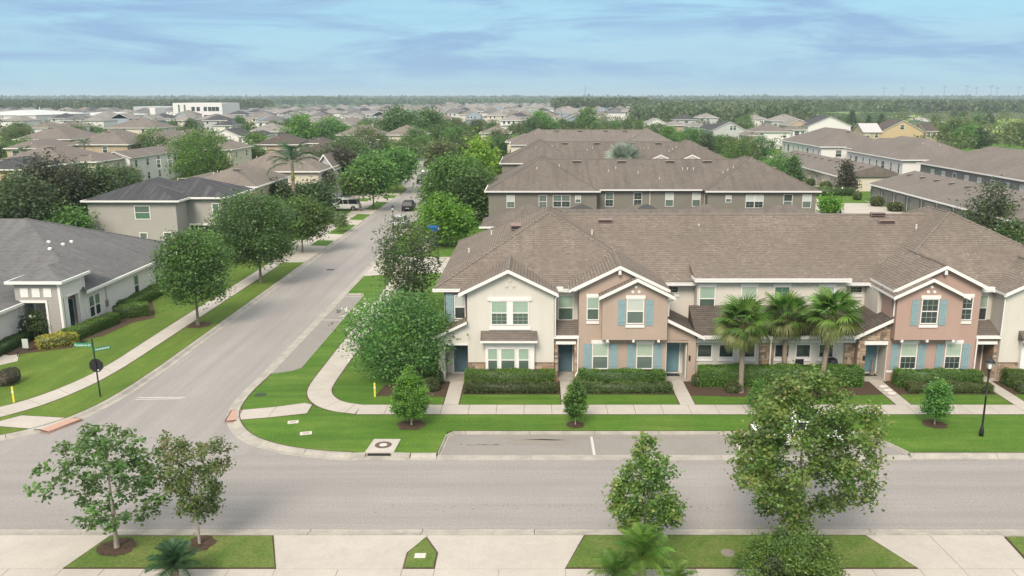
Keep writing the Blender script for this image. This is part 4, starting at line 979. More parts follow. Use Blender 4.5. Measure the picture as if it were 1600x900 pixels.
# ================================================================== GENERIC HOUSES
FOOT = []
def house(x0, x1, y0, y1, h, wall, roof, label, rooft='hip', p=.42, wins=None, z0=.1, garage=False, name='house', ov=.45, trim=True, cat='house', root=None, lowwin=True, group=None, side=True, solar=None, vents=3):
    cx = (x0 + x1) / 2
    r = root or thing(name, (cx, y0, z0), label, cat, group)
    FOOT.append((x0 - 1, x1 + 1, y0 - 1, y1 + 1))
    b = MB(); b.box(x0, x1, y0, y1, z0 - .1, z0 + h, wall)
    zt = z0 + h
    if rooft == 'gy':
        rr = (x1 - x0) / 2; b.fpoly(frm(0, y0), [(x0, zt), (x1, zt), (cx, zt + rr * p)], -.2, 0, wall); b.fpoly(frm(0, y1), [(x0, zt), (x1, zt), (cx, zt + rr * p)], 0, .2, wall)
    if rooft == 'gx':
        rr = (y1 - y0) / 2; cy = (y0 + y1) / 2
        for xx, e in ((x0, .2), (x1, -.2)):
            xa, xb = sorted((xx, xx + e)); b.solid([(xa, y0, zt), (xb, y0, zt), (xb, y1, zt), (xa, y1, zt), (xa, cy, zt + rr * p), (xb, cy, zt + rr * p)], [(0, 3, 4), (1, 5, 2), (0, 4, 5, 1), (3, 2, 5, 4)], wall)
    b.build('wall', r)
    b = MB()
    if rooft == 'hip': b.hip(x0 - ov, x1 + ov, y0 - ov, y1 + ov, zt, p, roof); b.build('roof', r)
    elif rooft == 'gy': b.gable(x0 - ov, x1 + ov, y0 - ov * .7, y1 + ov * .7, zt - ov * p + .18, p, roof, 'y'); b.build('roof', r)
    elif rooft == 'gx': b.gable(x0 - ov * .7, x1 + ov * .7, y0 - ov, y1 + ov, zt - ov * p + .18, p, roof, 'x'); b.build('roof', r)
    if trim and rooft == 'hip':
        b = MB(); o = ov + .05
        b.box(x0 - o, x1 + o, y0 - o - .06, y0 - o + .06, zt - .14, zt + .05, 'trim'); b.box(x0 - o - .06, x0 - o + .05, y0 - o + .06, y1 + o, zt - .14, zt + .05, 'trim'); b.box(x1 + o - .05, x1 + o + .06, y0 - o + .06, y1 + o, zt - .14, zt + .05, 'trim'); b.build('fascia', r)
    if wins:
        f = frm(0, y0)
        for wl in wins:
            u, w, za, zb = wl[:4]; window(r, f, x0 + u, x0 + u + w, z0 + za, z0 + zb, head=False, sill=False, up=wl[4] if len(wl) > 4 else 'glass_mid', lo=wl[5] if len(wl) > 5 else 'glass_dark', fw=.09)
    elif wins is None:
        f = frm(0, y0); w = x1 - x0; n = max(2, int(w / 3.4)); st2 = h > 4
        rnd = random.Random(int(x0 * 13 + y0 * 7))
        for s_ in range(2 if st2 else 1):
            zb = z0 + .95 + s_ * 2.75
            if s_ == 0 and not lowwin: continue
            for i in range(n):
                if rnd.random() < .2: continue
                u = x0 + w * (i + .5) / n - .55; k = rnd.choice((1, 1, 2))
                window(r, f, u, u + .55 + .55 * k, zb, zb + 1.35, head=False, sill=False, up=rnd.choice(('glass_mid', 'glass_dark', 'blind')), lo='glass_dark', fw=.10)
    if side:
        # windows on the flank that faces the camera's axis
        fx = (x1, 0, 0, 1, 1, 0) if cx < 0 else (x0, 0, 0, -1, -1, 0)
        n = max(1, int((y1 - y0) / 5)); st2 = h > 4
        for s_ in range(2 if st2 else 1):
            if s_ == 0 and st2 and not lowwin: continue
            for i in range(n):
                yy = y0 + (y1 - y0) * (i + .5) / n; zb = z0 + .95 + s_ * 2.75
                u = yy - .5 if cx < 0 else -(yy + .5); window(r, fx, u, u + 1.0, zb, zb + 1.3, head=False, sill=False, up='glass_mid', lo='glass_dark', fw=.09)
    rr = min(x1 - x0, y1 - y0) / 2
    if vents and rooft == 'hip':
        rnd = random.Random(int(x0 * 3 + y0)); 
        for i in range(vents):
            xx = cx + rnd.uniform(-.25, .25) * (x1 - x0); yy = y0 + rr * rnd.uniform(.45, .85)
            if i == 0: roof_vent(r, xx, y0 + rr * .82, zt + (rr * .82 + ov) * p + .05, 1.1, .35, 'vent_grey', .16, p)
            else: pipe(r, xx, yy, zt + (min(yy - y0, xx - x0, x1 - xx) + ov) * p, .3)
    if solar:
        sx0, sx1, a, c = solar; b = MB(); 
        za = lambda yy: zt + (yy - y0 + ov) * p + .08
        nn = 5
        for i in range(nn):
            q0 = sx0 + (sx1 - sx0) * i / nn + .03; q1 = sx0 + (sx1 - sx0) * (i + 1) / nn - .03
            b.solid([(q0, a, za(a)), (q1, a, za(a)), (q1, c, za(c)), (q0, c, za(c)), (q0, a, za(a) - .06), (q1, a, za(a) - .06), (q1, c, za(c) - .06), (q0, c, za(c) - .06)], [(0, 1, 2, 3), (4, 5, 1, 0), (5, 6, 2, 1), (7, 4, 0, 3)], 'solar')
        b.build('solar_panel', r)
    return r

# ---- two-storey grey house at left
g = house(-50.2, -40.3, 94.6, 107.0, 5.6, 'siding_grey', 'shingle_slate', 'grey two-storey house with charcoal hipped roof beside the street trees', p=.36, side=False, wins=[(5.3, 1.6, 3.55, 4.95, 'glass_mid', 'glass_teal'), (5.6, .75, .75, 1.9, 'glass_mid', 'glass_dark'), (8.3, .8, .75, 1.95)], vents=0)
g['label'] = 'grey two-storey house with charcoal hipped roof beside the street trees'
b = MB(); b.box(-40.3, -36.0, 97.9, 107.0, 0, 5.7, 'siding_grey'); b.build('wall', g)
b = MB(); b.hip(-46.5, -35.55, 97.45, 107.45, 5.7, .38, 'shingle_slate'); b.build('roof', g)
b = MB(); b.box(-39.8, -35.5, 97.35, 97.5, 5.54, 5.74, 'trim'); b.box(-35.6, -35.45, 97.5, 107.4, 5.54, 5.74, 'trim'); b.box(-39.85, -39.72, 94.1, 97.5, 5.54, 5.74, 'trim'); b.build('fascia', g)
window(g, frm(0, 97.9), -37.4, -36.75, 3.7, 4.9, head=False, sill=False, up='glass_teal', lo='glass_teal', fw=.11)
window(g, (-36.0, 0, 0, 1, 1, 0), 98.6, 99.4, 3.6, 5.1, head=False, sill=False); window(g, (-36.0, 0, 0, 1, 1, 0), 100.2, 101.0, 3.6, 5.1, head=False, sill=False)
window(g, frm(0, 94.6), -49.55, -48.9, .9, 1.7, head=False, sill=False, sash=False, lo='glass_dark', fw=.1)
b = MB(); b.box(-40.0, -34.8, 97.75, 97.92, .1, 2.5, 'dark_metal'); b.build('porch_shade_panel', g)  # solid dark panel painted as the shade inside the porch
b = MB(); b.box(-40.2, -36.0, 97.6, 97.8, 2.45, 2.65, 'trim'); b.box(-40.25, -40.1, 97.6, 97.8, .1, 2.45, 'trim'); b.build('porch_beam', g)
house(-58, -50.3, 97, 107, 2.7, 'siding_grey', 'shingle_slate', 'low charcoal-roofed extension left of the grey two-storey house', p=.36, side=False, vents=0)

# ---- white single-storey house at left with the entry porch
hw = thing('house', (-36, 60, .1), 'white single-storey house with grey hipped roof, entry porch and teal door at left', 'house'); FOOT.append((-58, -33, 58, 81))
b = MB(); b.hip(-54.6, -33.15, 60.9, 80.2, 3.0, .42, 'shingle_grey'); b.build('roof', hw)
ridge_caps(hw, [((-33.15, 60.9, 3.0), (-42.8, 70.55, 7.05)), ((-33.15, 80.2, 3), (-42.8, 70.55, 7.05))], 'shingle_grey')
b = MB(); b.box(-54, -33.6, 61.4, 79.7, 0, 2.95, 'white_wall'); b.build('wall', hw)
b = MB(); b.box(-33.15, -33.0, 60.9, 80.2, 2.84, 3.03, 'trim'); b.build('gutter', hw)
fE = (-33.6, 0, 0, 1, 1, 0)
for a in (61.9, 62.75): window(hw, fE, a, a + .68, .75, 2.3, head=False, sill=False, up='glass_mid', lo='glass_dark', fw=.07, grid=(0, 0))
b = MB(); b.fbox(fE, 62.6, 62.73, .65, 2.4, 0, .06, 'trim'); b.build('window_mullion', hw)
window(hw, fE, 69.2, 69.95, .75, 2.35, head=False, sill=False, up='glass_teal', lo='glass_dark', fw=.09)
window(hw, fE, 73.2, 73.9, .75, 2.35, head=False, sill=False, up='glass_teal', lo='glass_dark', fw=.09)
b = MB(); b.fbox(fE, 64.3, 64.6, 1.0, 1.5, 0, .1, 'steel'); b.build('meter_box', hw)
b = MB(); b.tube((-33.55, 64.45, 1.5), (-33.55, 64.45, 2.9), .025, .025, 'steel', 6); b.build('conduit', hw)
b = MB(); b.box(-33.62, -33.5, 74.2, 74.5, .1, 2.9, 'trim'); b.build('corner_board', hw)
# porch
PX0, PX1, PY0, PY1, PZ = -36.85, -33.62, 58.35, 61.3, 4.3
b = MB(); b.hip(PX0 - .35, PX1 + .35, PY0 - .35, PY1 + 2.6, PZ, .42, 'shingle_grey'); b.build('porch_roof', hw)
b = MB(); b.box(PX0 - .4, PX1 + .42, PY0 - .42, PY0 - .28, PZ - .13, PZ + .06, 'trim'); b.box(PX1 + .3, PX1 + .42, PY0 - .28, PY1 + .6, PZ - .13, PZ + .06, 'trim'); b.box(PX0 - .4, PX0 - .3, PY0 - .3, PY1, PZ - .13, PZ + .06, 'trim'); b.build('fascia', hw)
fP = frm(0, PY0)
b = MB()
b.box(PX0, PX1, PY0, PY0 + .22, 2.85, PZ - .1, 'siding_grey'); b.box(PX1 - 1.0, PX1, PY0, PY0 + .35, .1, 2.86, 'siding_grey'); b.box(PX0, PX0 + .3, PY0, PY0 + .35, .1, 2.86, 'white_wall')
b.box(PX1 - .22, PX1, PY0 + .22, PY1 + .3, 3.0, PZ - .1, 'white_wall'); b.box(PX1 - .22, PX1, PY0 + .35, PY0 + .75, .1, 3.01, 'white_wall'); b.box(PX1 - .22, PX1, PY1 - .7, PY1 + .3, .1, 3.01, 'white_wall')
b.build('porch_wall', hw)
b = MB()
for i in range(16): b.fbox(fP, PX1 - .9, PX1 - .2, .2 + i * .16, .2 + i * .16 + .145, 0, .02, 'siding_grey')
tag(b.build('siding_boards', hw), kind='stuff')
b = MB(); b.fbox(fP, PX0 + .3, PX1 - 1.0, 2.75, 2.92, 0, .06, 'trim'); b.fbox(fP, PX1 - 1.12, PX1 - .98, .1, 2.76, 0, .07, 'trim'); b.fbox(fP, PX1 - .15, PX1 + .03, .1, PZ - .1, 0, .06, 'trim'); b.build('porch_trim', hw)
fPe = (PX1, 0, 0, 1, 1, 0)
b = MB(); b.fbox(fPe, PY0, PY0 + .16, .1, PZ - .1, 0, .04, 'trim'); b.fbox(fPe, PY0 + .62, PY0 + .76, .1, 3.05, 0, .05, 'trim'); b.fbox(fPe, PY1 - .72, PY1 - .58, .1, 3.05, 0, .05, 'trim'); b.fbox(fPe, PY0 + .6, PY1 - .56, 2.98, 3.1, 0, .06, 'trim'); b.fbox(fPe, PY1 + .16, PY1 + .3, .1, PZ - .1, 0, .05, 'trim'); b.build('porch_trim', hw)
for i in range(3):
    b = MB(); b.fbox(fP, PX0 + .42 + i * .82, PX0 + .98 + i * .82, 3.15, 3.8, 0, .05, 'trim'); b.build('accent_panel', hw)
b = MB(); b.box(PX0, PX1 - .02, PY1 - .05, PY1 + .1, 0, 3.0, 'tan_wall'); b.build('porch_back_wall', hw)
b = MB(); b.box(PX0, PX1, PY0, PY1, .05, .2, 'concrete'); b.build('porch_floor', hw)
b = MB(); b.box(-36.3, -36.1, 59.4, 61.2, .1, 2.9, 'white_wall'); b.build('porch_wall', hw)
door(hw, frm(0, PY1 - .06), -35.3, -34.4, .2, 2.35, 'door_green', 'dark teal front door seen through the side opening of the porch')
b = MB(); b.box(-36.0, -35.5, 61.15, 61.24, .2, 2.4, 'glass_dark'); b.build('porch_window', hw)
# garage wing in front-left
b = MB(); b.box(-52, -36.75, 50.5, 62, 0, 2.7, 'white_wall'); b.build('garage_wall', hw)
b = MB(); b.hip(-52.4, -36.3, 47.0, 68.0, 2.79, .30, 'shingle_grey'); b.build('garage_roof', hw)
b = MB(); b.box(-36.32, -36.17, 47.0, 58.2, 2.63, 2.82, 'trim'); b.build('gutter', hw)
b = MB(); b.fbox((-36.75, 0, 0, 1, 1, 0), 57.9, 58.3, .1, 2.6, 0, .05, 'trim'); b.build('corner_board', hw)
for px, py in ((76, 379), (78, 389.5), (98.5, 382.5), (111.5, 378.5)):
    # small white vents on the long east slope
    d = ray(px, py); 
    # slope plane: z = 3 + .40*( -33.15 - x )
    t = (H - 3 + .42 * 33.15) / (-.42 * d[0] - d[2])
    x, y = d[0] * t, d[1] * t; z = H + d[2] * t
    b = MB(); b.lathe(x, y, [(.16, z - .05), (.16, z + .1), (.06, z + .16)], 'trim', 8); b.build('vent_cap', hw)
x, y = -38.2, 55.5; b = MB(); b.lathe(x, y, [(.14, 3.2), (.14, 3.5), (.06, 3.58)], 'trim', 10); b.build('vent_cap', hw)
b = MB(); b.box(-43.0, -42.6, 62.0, 62.3, 4.5, 5.4, 'trim'); b.box(-43.4, -42.2, 61.85, 62.0, 4.45, 4.6, 'trim'); b.build('vent_cap', hw)

def hp(px0, px1, py, st_, wall, roof, label, depth=13, rooft='hip', p=.42, **kw):
    """house whose near eave was sighted between two columns of the photograph"""
    h = 5.6 if st_ == 2 else (2.9 if st_ == 1 else st_)
    a = G(px0, py, h + .1); c = G(px1, py, h + .1)
    return house(a[0] + .45, c[0] - .45, a[1] + .45, a[1] + .45 + depth, h, wall, roof, label, rooft, p, **kw)
# left middle distance
hp(-40, 34, 265, 2, 'ochre_wall', 'shingle_slate', 'ochre two-storey house with dark roof cut by the left edge of the view', 12, wins=[(5, 1.1, 3.6, 4.9), (6.5, 1.1, 3.6, 4.9), (8.0, 1.1, 3.6, 4.9)])
hp(104, 152, 253, 2, 'cream_wall', 'shingle_far', 'long tan-roofed townhouse block ending above the trees at far left', 16, wins=[(1.5, .9, 3.4, 4.8), (5, .9, 3.4, 4.8)])
hp(-20, 104, 256, 2, 'cream_wall', 'shingle_far', 'wide brown-roofed townhouse block at the left edge behind the oaks', 17, lowwin=False)
hp(152, 204, 247, 2, 'white_wall', 'shingle_far', 'white gabled end house of the left townhouse blocks', 20, 'gy', .38, wins=[])
hp(198, 234, 242, 2, 'white_wall', 'shingle_far', 'white house with paired black windows right of the white gable', 20, wins=[(1.2, .5, 3.4, 4.4), (2.6, .5, 3.4, 4.4), (5.3, .7, 3.0, 4.6), (7.6, .7, 3.0, 4.6)])
hp(234, 263, 234, 2, 'cream_wall', 'shingle_far', 'cream house with a triple window behind the white house', 18, wins=[(1.5, .8, 3.2, 4.8), (2.8, .8, 3.2, 4.8), (4.1, .8, 3.2, 4.8)])
hp(58, 126, 228, 1, 'tan_wall', 'metal_roof_pale', 'low building with a pale grey metal roof between the brown roofs', 16, 'hip', .3, vents=1)
hp(5, 60, 232, 2, 'tan_wall', 'shingle_far', 'brown-roofed block left of the pale metal roof', 16)
hp(100, 200, 226, 2, 'tan_wall', 'shingle_far', 'brown-roofed block behind the pale metal roof', 20)
hp(195, 265, 222, 2, 'tan_wall', 'shingle_far', 'broad brown roof left of the bright green tree', 22)
hp(20, 110, 218, 2, 'tan_wall', 'shingle_far', 'long brown roof in the second line at far left', 20)
hp(165, 248, 200, 2, 'cream_wall', 'shingle_far', 'long cream building with brown roof and small white gable', 16)
hp(40, 78, 200, 2, 'white_wall', 'shingle_tan', 'tan-roofed house with a white dormer at far left', 14)
hp(78, 112, 198, 2, 'white_wall', 'shingle_tan', 'tan-roofed house left of the round shrub trees', 14)
hp(250, 300, 215, 2, 'tan_wall', 'shingle_tan', 'tan roof directly left of the bright green tree', 16)
hp(315, 362, 234, 2, 'cream_wall', 'shingle_tan', 'cream house partly hidden by the bright green tree', 14)
hp(328, 374, 212, 2, 'white_wall', 'shingle_slate', 'white gabled house with slate roof above the bright green tree', 14, 'gy', .45, wins=[])
hp(374, 408, 213, 2, 'white_wall', 'shingle_slate', 'white house with slate roof and a row of upper windows', 15)
hp(384, 446, 206, 2, 'pale_grey_wall', 'shingle_pale', 'pale grey house with white porch and grey hipped roof', 14)
hp(330, 362, 196, 2, 'white_wall', 'shingle_slate', 'dark-roofed house behind the white gabled house', 12)
hp(398, 426, 187, 2, 'blue_wall', 'shingle_pale', 'light blue gabled house left of centre', 13, 'gy', .5)
# brown and dark roofs behind the grey house
hp(236, 310, 298, 2, 'tan_wall', 'shingle_tan', 'tan hipped roof just behind the charcoal roof', 15, lowwin=False)
hp(282, 402, 292, 2, 'tan_wall', 'shingle_tan', 'long tan roof with a small white gable behind the grey house', 15, lowwin=False)
hp(345, 500, 268, 2, 'cream_wall', 'shingle_tan', 'broad tan-roofed house behind the tall palm', 15, lowwin=False)
for i, (px, py) in enumerate(((356, 279), (511, 258), (524, 250))):
    pass
for dpx, dpy in ((507, 262), (520, 250)):
    u, v = G(dpx, dpy, 5.6); dr_ = thing('dormer_house', (u, v, .1), 'narrow grey house front with a steep white gable near the maroon tree, ' + ('nearer one' if dpx == 507 else 'further one'), 'house')
    b = MB(); b.box(u - 1.3, u + 1.3, v, v + 7, 0, 5.6, 'pale_grey_wall'); b.fpoly(frm(0, v), [(u - 1.3, 5.6), (u + 1.3, 5.6), (u, 7.6)], -.2, 0, 'pale_grey_wall'); b.build('wall', dr_)
    b = MB(); b.gable(u - 1.7, u + 1.7, v - .4, v + 8, 5.3, 1.45, 'shingle_tan'); b.build('roof', dr_); rake(dr_, frm(0, v - .4), [(u - 1.75, 5.35), (u, 7.85), (u + 1.75, 5.35)], .05, .3)
    window(dr_, frm(0, v), u - .5, u + .5, 3.4, 5.0, head=False, sill=False)
hp(455, 540, 241, 2, 'pale_grey_wall', 'shingle_dkbrown', 'dark slate-brown roof behind the tall palm', 14)
hp(396, 470, 226, 2, 'tan_wall', 'shingle_dkbrown', 'dark brown low roof below the pale grey house', 13)
hp(470, 506, 224, 2, 'cream_wall', 'shingle_dkbrown', 'dark roof with a pale flat panel left of the white gable', 12)
hp(520, 552, 224, 2, 'pale_grey_wall', 'shingle_pale', 'pale low roof left of the white skillion roof', 12)
hp(540, 580, 222, 2, 'white_wall', 'metal_roof_pale', 'white house with a bright pale roof beside the street oaks', 12, 'hip', .4)
hp(522, 600, 211, 2, 'tan_wall', 'shingle_tan', 'tan-brown roof in front of the far houses at centre left', 13)
hp(596, 664, 211, 2, 'cream_wall', 'shingle_tan', 'cream house with brown hipped roof above the curve of the side street', 14)
hp(749, 798, 208, 2, 'cream_wall', 'shingle_tan', 'tan-roofed cream house among trees right of the street', 13)
hp(790, 850, 222, 2, 'cream_wall', 'shingle_tan', 'cream house end peeping left of the furthest townhouse row', 10)
# right-hand clusters
gr = house(68.3, 84, 112.5, 150.5, 5.6, 'stucco_cool', 'shingle_far', 'slate grey two-storey townhouse row with brown roof at right', p=.40, wins=[], side=False, vents=2)
for i in range(9):
    yy = 114 + i * 3.9; fx = (68.3, 0, 0, -1, -1, 0); window(gr, fx, -(yy + 1.0), -yy, 3.5, 4.9, head=False, sill=False, up='blind_white' if i % 3 else 'glass_mid', lo='glass_mid', fw=.1)
house(72.5, 88, 100, 112.3, 5.6, 'stucco_cool', 'shingle_far', 'slate grey end unit of the right townhouse row', p=.40, side=True)
def garages(x0, x1, ya, yb, wall, dm, roof, label, n, h=2.9, south=False):
    r = thing('garage_row', ((x0 + x1) / 2, (ya + yb) / 2, .1), label, 'garages'); FOOT.append((x0 - 2, x1, ya, yb))
    b = MB(); b.box(x0, x1, ya, yb, 0, h, wall); b.build('wall', r)
    b = MB(); w = x1 - x0; p = .30
    b.solid([(x0 - .5, ya - .4, h), (x0 - .5, yb + .4, h), (x0 + w * .62, yb + .4, h + w * .62 * p), (x0 + w * .62, ya - .4, h + w * .62 * p), (x1, ya - .4, h + .6), (x1, yb + .4, h + .6), (x0 - .5, ya - .4, h - .14), (x0 - .5, yb + .4, h - .14), (x1, ya - .4, h - .1), (x1, yb + .4, h - .1)],
            [(0, 3, 2, 1), (3, 4, 5, 2), (6, 8, 4, 3, 0), (7, 1, 2, 5, 9)], roof); b.build('roof', r)
    b = MB(); b.box(x0 - .62, x0 - .5, ya - .45, yb + .45, h - .16, h + .04, 'trim'); b.build('gutter', r)
    L = (yb - ya) / n; f = (x0, 0, 0, -1, -1, 0)
    for i in range(n):
        a = ya + L * i; b = MB(); b.fbox(f, -(a + L * .80), -(a + L * .16), .1, 2.35, -.1, .05, dm)
        for k in range(1, 4): b.fbox(f, -(a + L * .80), -(a + L * .16), .1 + .56 * k - .02, .1 + .56 * k + .02, .05, .06, dm)
        d = b.build('garage_door', r)
        b = MB(); b.fbox(f, -(a + L * .80) - .1, -(a + L * .80), .1, 2.45, 0, .09, wall); b.fbox(f, -(a + L * .16), -(a + L * .16) + .1, .1, 2.45, 0, .09, wall); b.fbox(f, -(a + L * .80) - .1, -(a + L * .16) + .1, 2.36, 2.46, 0, .1, wall); b.build('door_frame', d)
        b = MB(); b.lathe(x0 - .15, a + L * .92, [(.04, 1.7), (.09, 1.8), (.09, 2.0), (.03, 2.05)], 'steel', 6); b.build('wall_lantern', r)
        roof_vent(r, x0 + w * .45, a + L * .5, h + w * .48 * p, .9, .35, 'vent_grey', .15, 0)
        downspout(r, [(x0 - .55, a, h - .1), (x0 - .08, a, h - .4), (x0 - .08, a, .2)])
    return r
garages(56.3, 67.9, 98.5, 141.5, 'stucco_cool', 'garage_grey', 'shingle_far', 'row of slate grey garages with brown roof facing the rear lane', 9)
garages(56.0, 66.5, 155.5, 177, 'cream_wall', 'garage_cream', 'shingle_far', 'row of cream garages with white doors beyond the grey ones', 5)
garages(57.5, 66.5, 180, 206, 'cream_wall', 'garage_cream', 'shingle_far', 'furthest row of cream garages behind the small tree', 6)
for (x0, x1, ya, yb, lab, n) in ((68.3, 84, 157.8, 186, 'white two-storey townhouse row with brown roof behind the cream garages', 8), (72, 88, 186.3, 197, 'recessed white middle unit of the right white townhouse row', 2), (67.2, 84, 200, 232, 'second white townhouse row further back on the right', 8)):
    r = house(x0, x1, ya, yb, 5.6, 'white_wall', 'shingle_far', lab, p=.42, wins=[(3.4, 1.3, 3.3, 4.8)] if n > 2 else [], side=False, vents=3)
    for i in range(n):
        yy = ya + (yb - ya) * (i + .35) / n; fx = (x0, 0, 0, -1, -1, 0); ww = 1.5 if i % 4 == 2 else .7
        window(r, fx, -(yy + ww), -yy, 3.2, 4.8, head=False, sill=False, up='glass_mid', lo='glass_dark', fw=.09)
hp(1180, 1238, 206, 2, 'white_wall', 'shingle_far', 'white house with brown roof left of the second white row', 14)
hp(1238, 1262, 203, 2, 'white_wall', 'shingle_far', 'white house with brown hipped roof behind the second white row', 13)
hp(1262, 1332, 197, 2, 'white_wall', 'shingle_slate', 'white gabled house with large slate roof at right', 16, 'gy', .42, wins=[])
hp(1376, 1446, 206, 2, 'ochre_wall', 'shingle_dkbrown', 'ochre gabled house between dark solar-panelled roofs', 12, 'gy', .52, wins=[(6.2, 1.3, 6.4, 7.9)])
hp(1446, 1468, 205, 2, 'tan_wall', 'shingle_dkbrown', 'dark-roofed wing right of the ochre gable', 11, 'gx')
hp(1348, 1380, 206, 2, 'tan_wall', 'solar_pale', 'low wing with pale panels left of the ochre gable', 10, 'gx', .5)
hp(1230, 1268, 196, 2, 'tan_wall', 'shingle_pale', 'grey-roofed house with a stone-coloured gable at right', 13, 'gy', .5)
hp(1205, 1258, 189, 2, 'pale_grey_wall', 'shingle_pale', 'low grey hipped roof left of the slate-roofed house', 14)
hp(1104, 1134, 202, 2, 'blue_wall', 'shingle_slate', 'blue-grey gabled house with slate roof, left of a pair', 16, 'gy', .5)
hp(1112, 1168, 204, 2, 'pale_grey_wall', 'shingle_slate', 'pale blue-grey gabled house with paired windows, right of a pair', 12, 'gy', .5, wins=[(6, .9, 5.8, 7.2), (7.2, .9, 5.8, 7.2)])
hp(1076, 1106, 198, 2, 'pale_grey_wall', 'shingle_pale', 'grey house with white porch gables in front of the blue-grey pair', 12)
hp(1010, 1042, 192, 2, 'white_wall', 'shingle_pale', 'pale grey roof above the furthest row at centre right', 12, 'gy', .45)
hp(1042, 1076, 196, 2, 'tan_wall', 'shingle_pale', 'long grey-roofed house between the green trees at centre right', 12)
hp(1168, 1192, 212, 2, 'cream_wall', 'shingle_tan', 'small cream house with tan roof and white gable', 12)
hp(1054, 1090, 187, 2, 'pale_grey_wall', 'shingle_slate', 'dark hipped roof behind the grey house at centre right', 12)
hp(1090, 1124, 184, 2, 'pale_grey_wall', 'shingle_pale', 'pale ridge roof beyond the blue-grey pair', 14)
hp(1168, 1200, 186, 2, 'white_wall', 'shingle_pale', 'white-grey hipped roof at the edge of the woods', 12)
# water-tower-like pale blue roof lantern and big white sheds
sh = hp(207, 268, 166.5, 9, 'pale_grey_wall', 'pale_grey_wall', 'wide white flat-roofed warehouse left of the white school block', 40, 'flat', wins=[], side=False)
sc_ = hp(268, 347, 161, 13, 'white_wall', 'white_wall', 'tall white flat-roofed institutional block with narrow dark windows on the horizon', 36, 'flat', wins=[], side=False)
a = G(268, 161, 13.1); k = ppm(a[1])
for px in (301, 309, 320, 327, 333, 339):
    u, _ = Z(px, 166, a[1])
    for z0_, z1_ in ((7.6, 10.5), (2.5, 5.0)): window(sc_, frm(0, a[1] + .45), u - 1.2, u + 1.2, z0_, z1_, head=False, sill=False, sash=False, lo='glass_dark', fw=.2)
for px in (279, 288): 
    u, _ = Z(px, 166, a[1]); b = MB(); b.fbox(frm(0, a[1] + .45), u - .5, u + .5, 2, 12, 0, .3, 'glass_mid'); b.build('glazed_strip', sc_)
b = MB(); b.box(*sorted((G(347, 165, 10)[0], G(354, 165, 10)[0])), a[1] + 4, a[1] + 20, 0, 10, 'white_wall'); b.build('wing', sc_)
hp(-60, 56, 180, 7, 'white_wall', 'metal_roof_pale', 'long low white industrial shed at the left edge of the horizon', 60, 'hip', .12, wins=[], side=False, vents=0)
hp(104, 200, 180, 5, 'white_wall', 'metal_roof_pale', 'low white commercial strip below the far wood', 30, 'hip', .12, wins=[], side=False, vents=0)
hp(1120, 1128, 168, 9, 'blue_wall', 'metal_roof_pale', 'pale blue tower-like building poking from the woods', 14, 'hip', .5, wins=[], side=False, vents=0)
hp(1408, 1482, 160, 6, 'blue_wall', 'metal_roof_pale', 'long pale blue building near the horizon at right', 50, 'hip', .08, wins=[], side=False, vents=0)
hp(1452, 1480, 164, 8, 'white_wall', 'metal_roof_pale', 'white building in front of the long pale blue one', 20, 'hip', .2, side=False, vents=0)
for px, py in ((1108, 171), (1140, 173), (1150, 175), (1160, 176), (1195, 174), (1012, 178), (1065, 177)):
    hp(px - 4, px + 5, py, 4, 'white_wall', 'metal_roof_pale', 'small white building among the right-hand woods', 12, 'hip', .3, wins=[], side=False, vents=0, group='small white buildings in the right-hand woods')

# ---- the far estate: ranks of small houses (few models, many copies)
def proto(w, d, h, wall, roof, rooft, p, seed):
    rnd = random.Random(seed); b = MB(); b.box(-w / 2, w / 2, 0, d, 0, h, wall)
    if rooft == 'hip': b.hip(-w / 2 - .5, w / 2 + .5, -.5, d + .5, h, p, roof)
    else:
        b.gable(-w / 2 - .5, w / 2 + .5, -.4, d + .4, h, p, roof, 'y'); b.fpoly(frm(0, 0), [(-w / 2, h), (w / 2, h), (0, h + w / 2 * p)], -.2, 0, wall)
    b.box(-w / 2 - .55, w / 2 + .55, -.6, -.5, h - .2, h + .04, 'trim') if rooft == 'hip' else None
    f = frm(0, 0)
    for s_ in range(2 if h > 4 else 1):
        for u in (-w * .32, -w * .1, w * .12, w * .33):
            if rnd.random() < .75: b.fbox(f, u - .65, u + .65, .9 + s_ * 2.8, 2.4 + s_ * 2.8, 0, .03, 'trim'); b.fbox(f, u - .5, u + .5, 1.0 + s_ * 2.8, 2.3 + s_ * 2.8, .03, .05, 'glass_dark')
    # front porch / garage projection
    if rnd.random() < .6: b.box(-w * .45, -w * .05, -2.5, .01, 0, 2.7, wall); b.hip(-w * .47, -w * .03, -2.9, .3, 2.7, .4, roof)
    o = b.build('house', link=False); return o.data
PR = []
desc = []
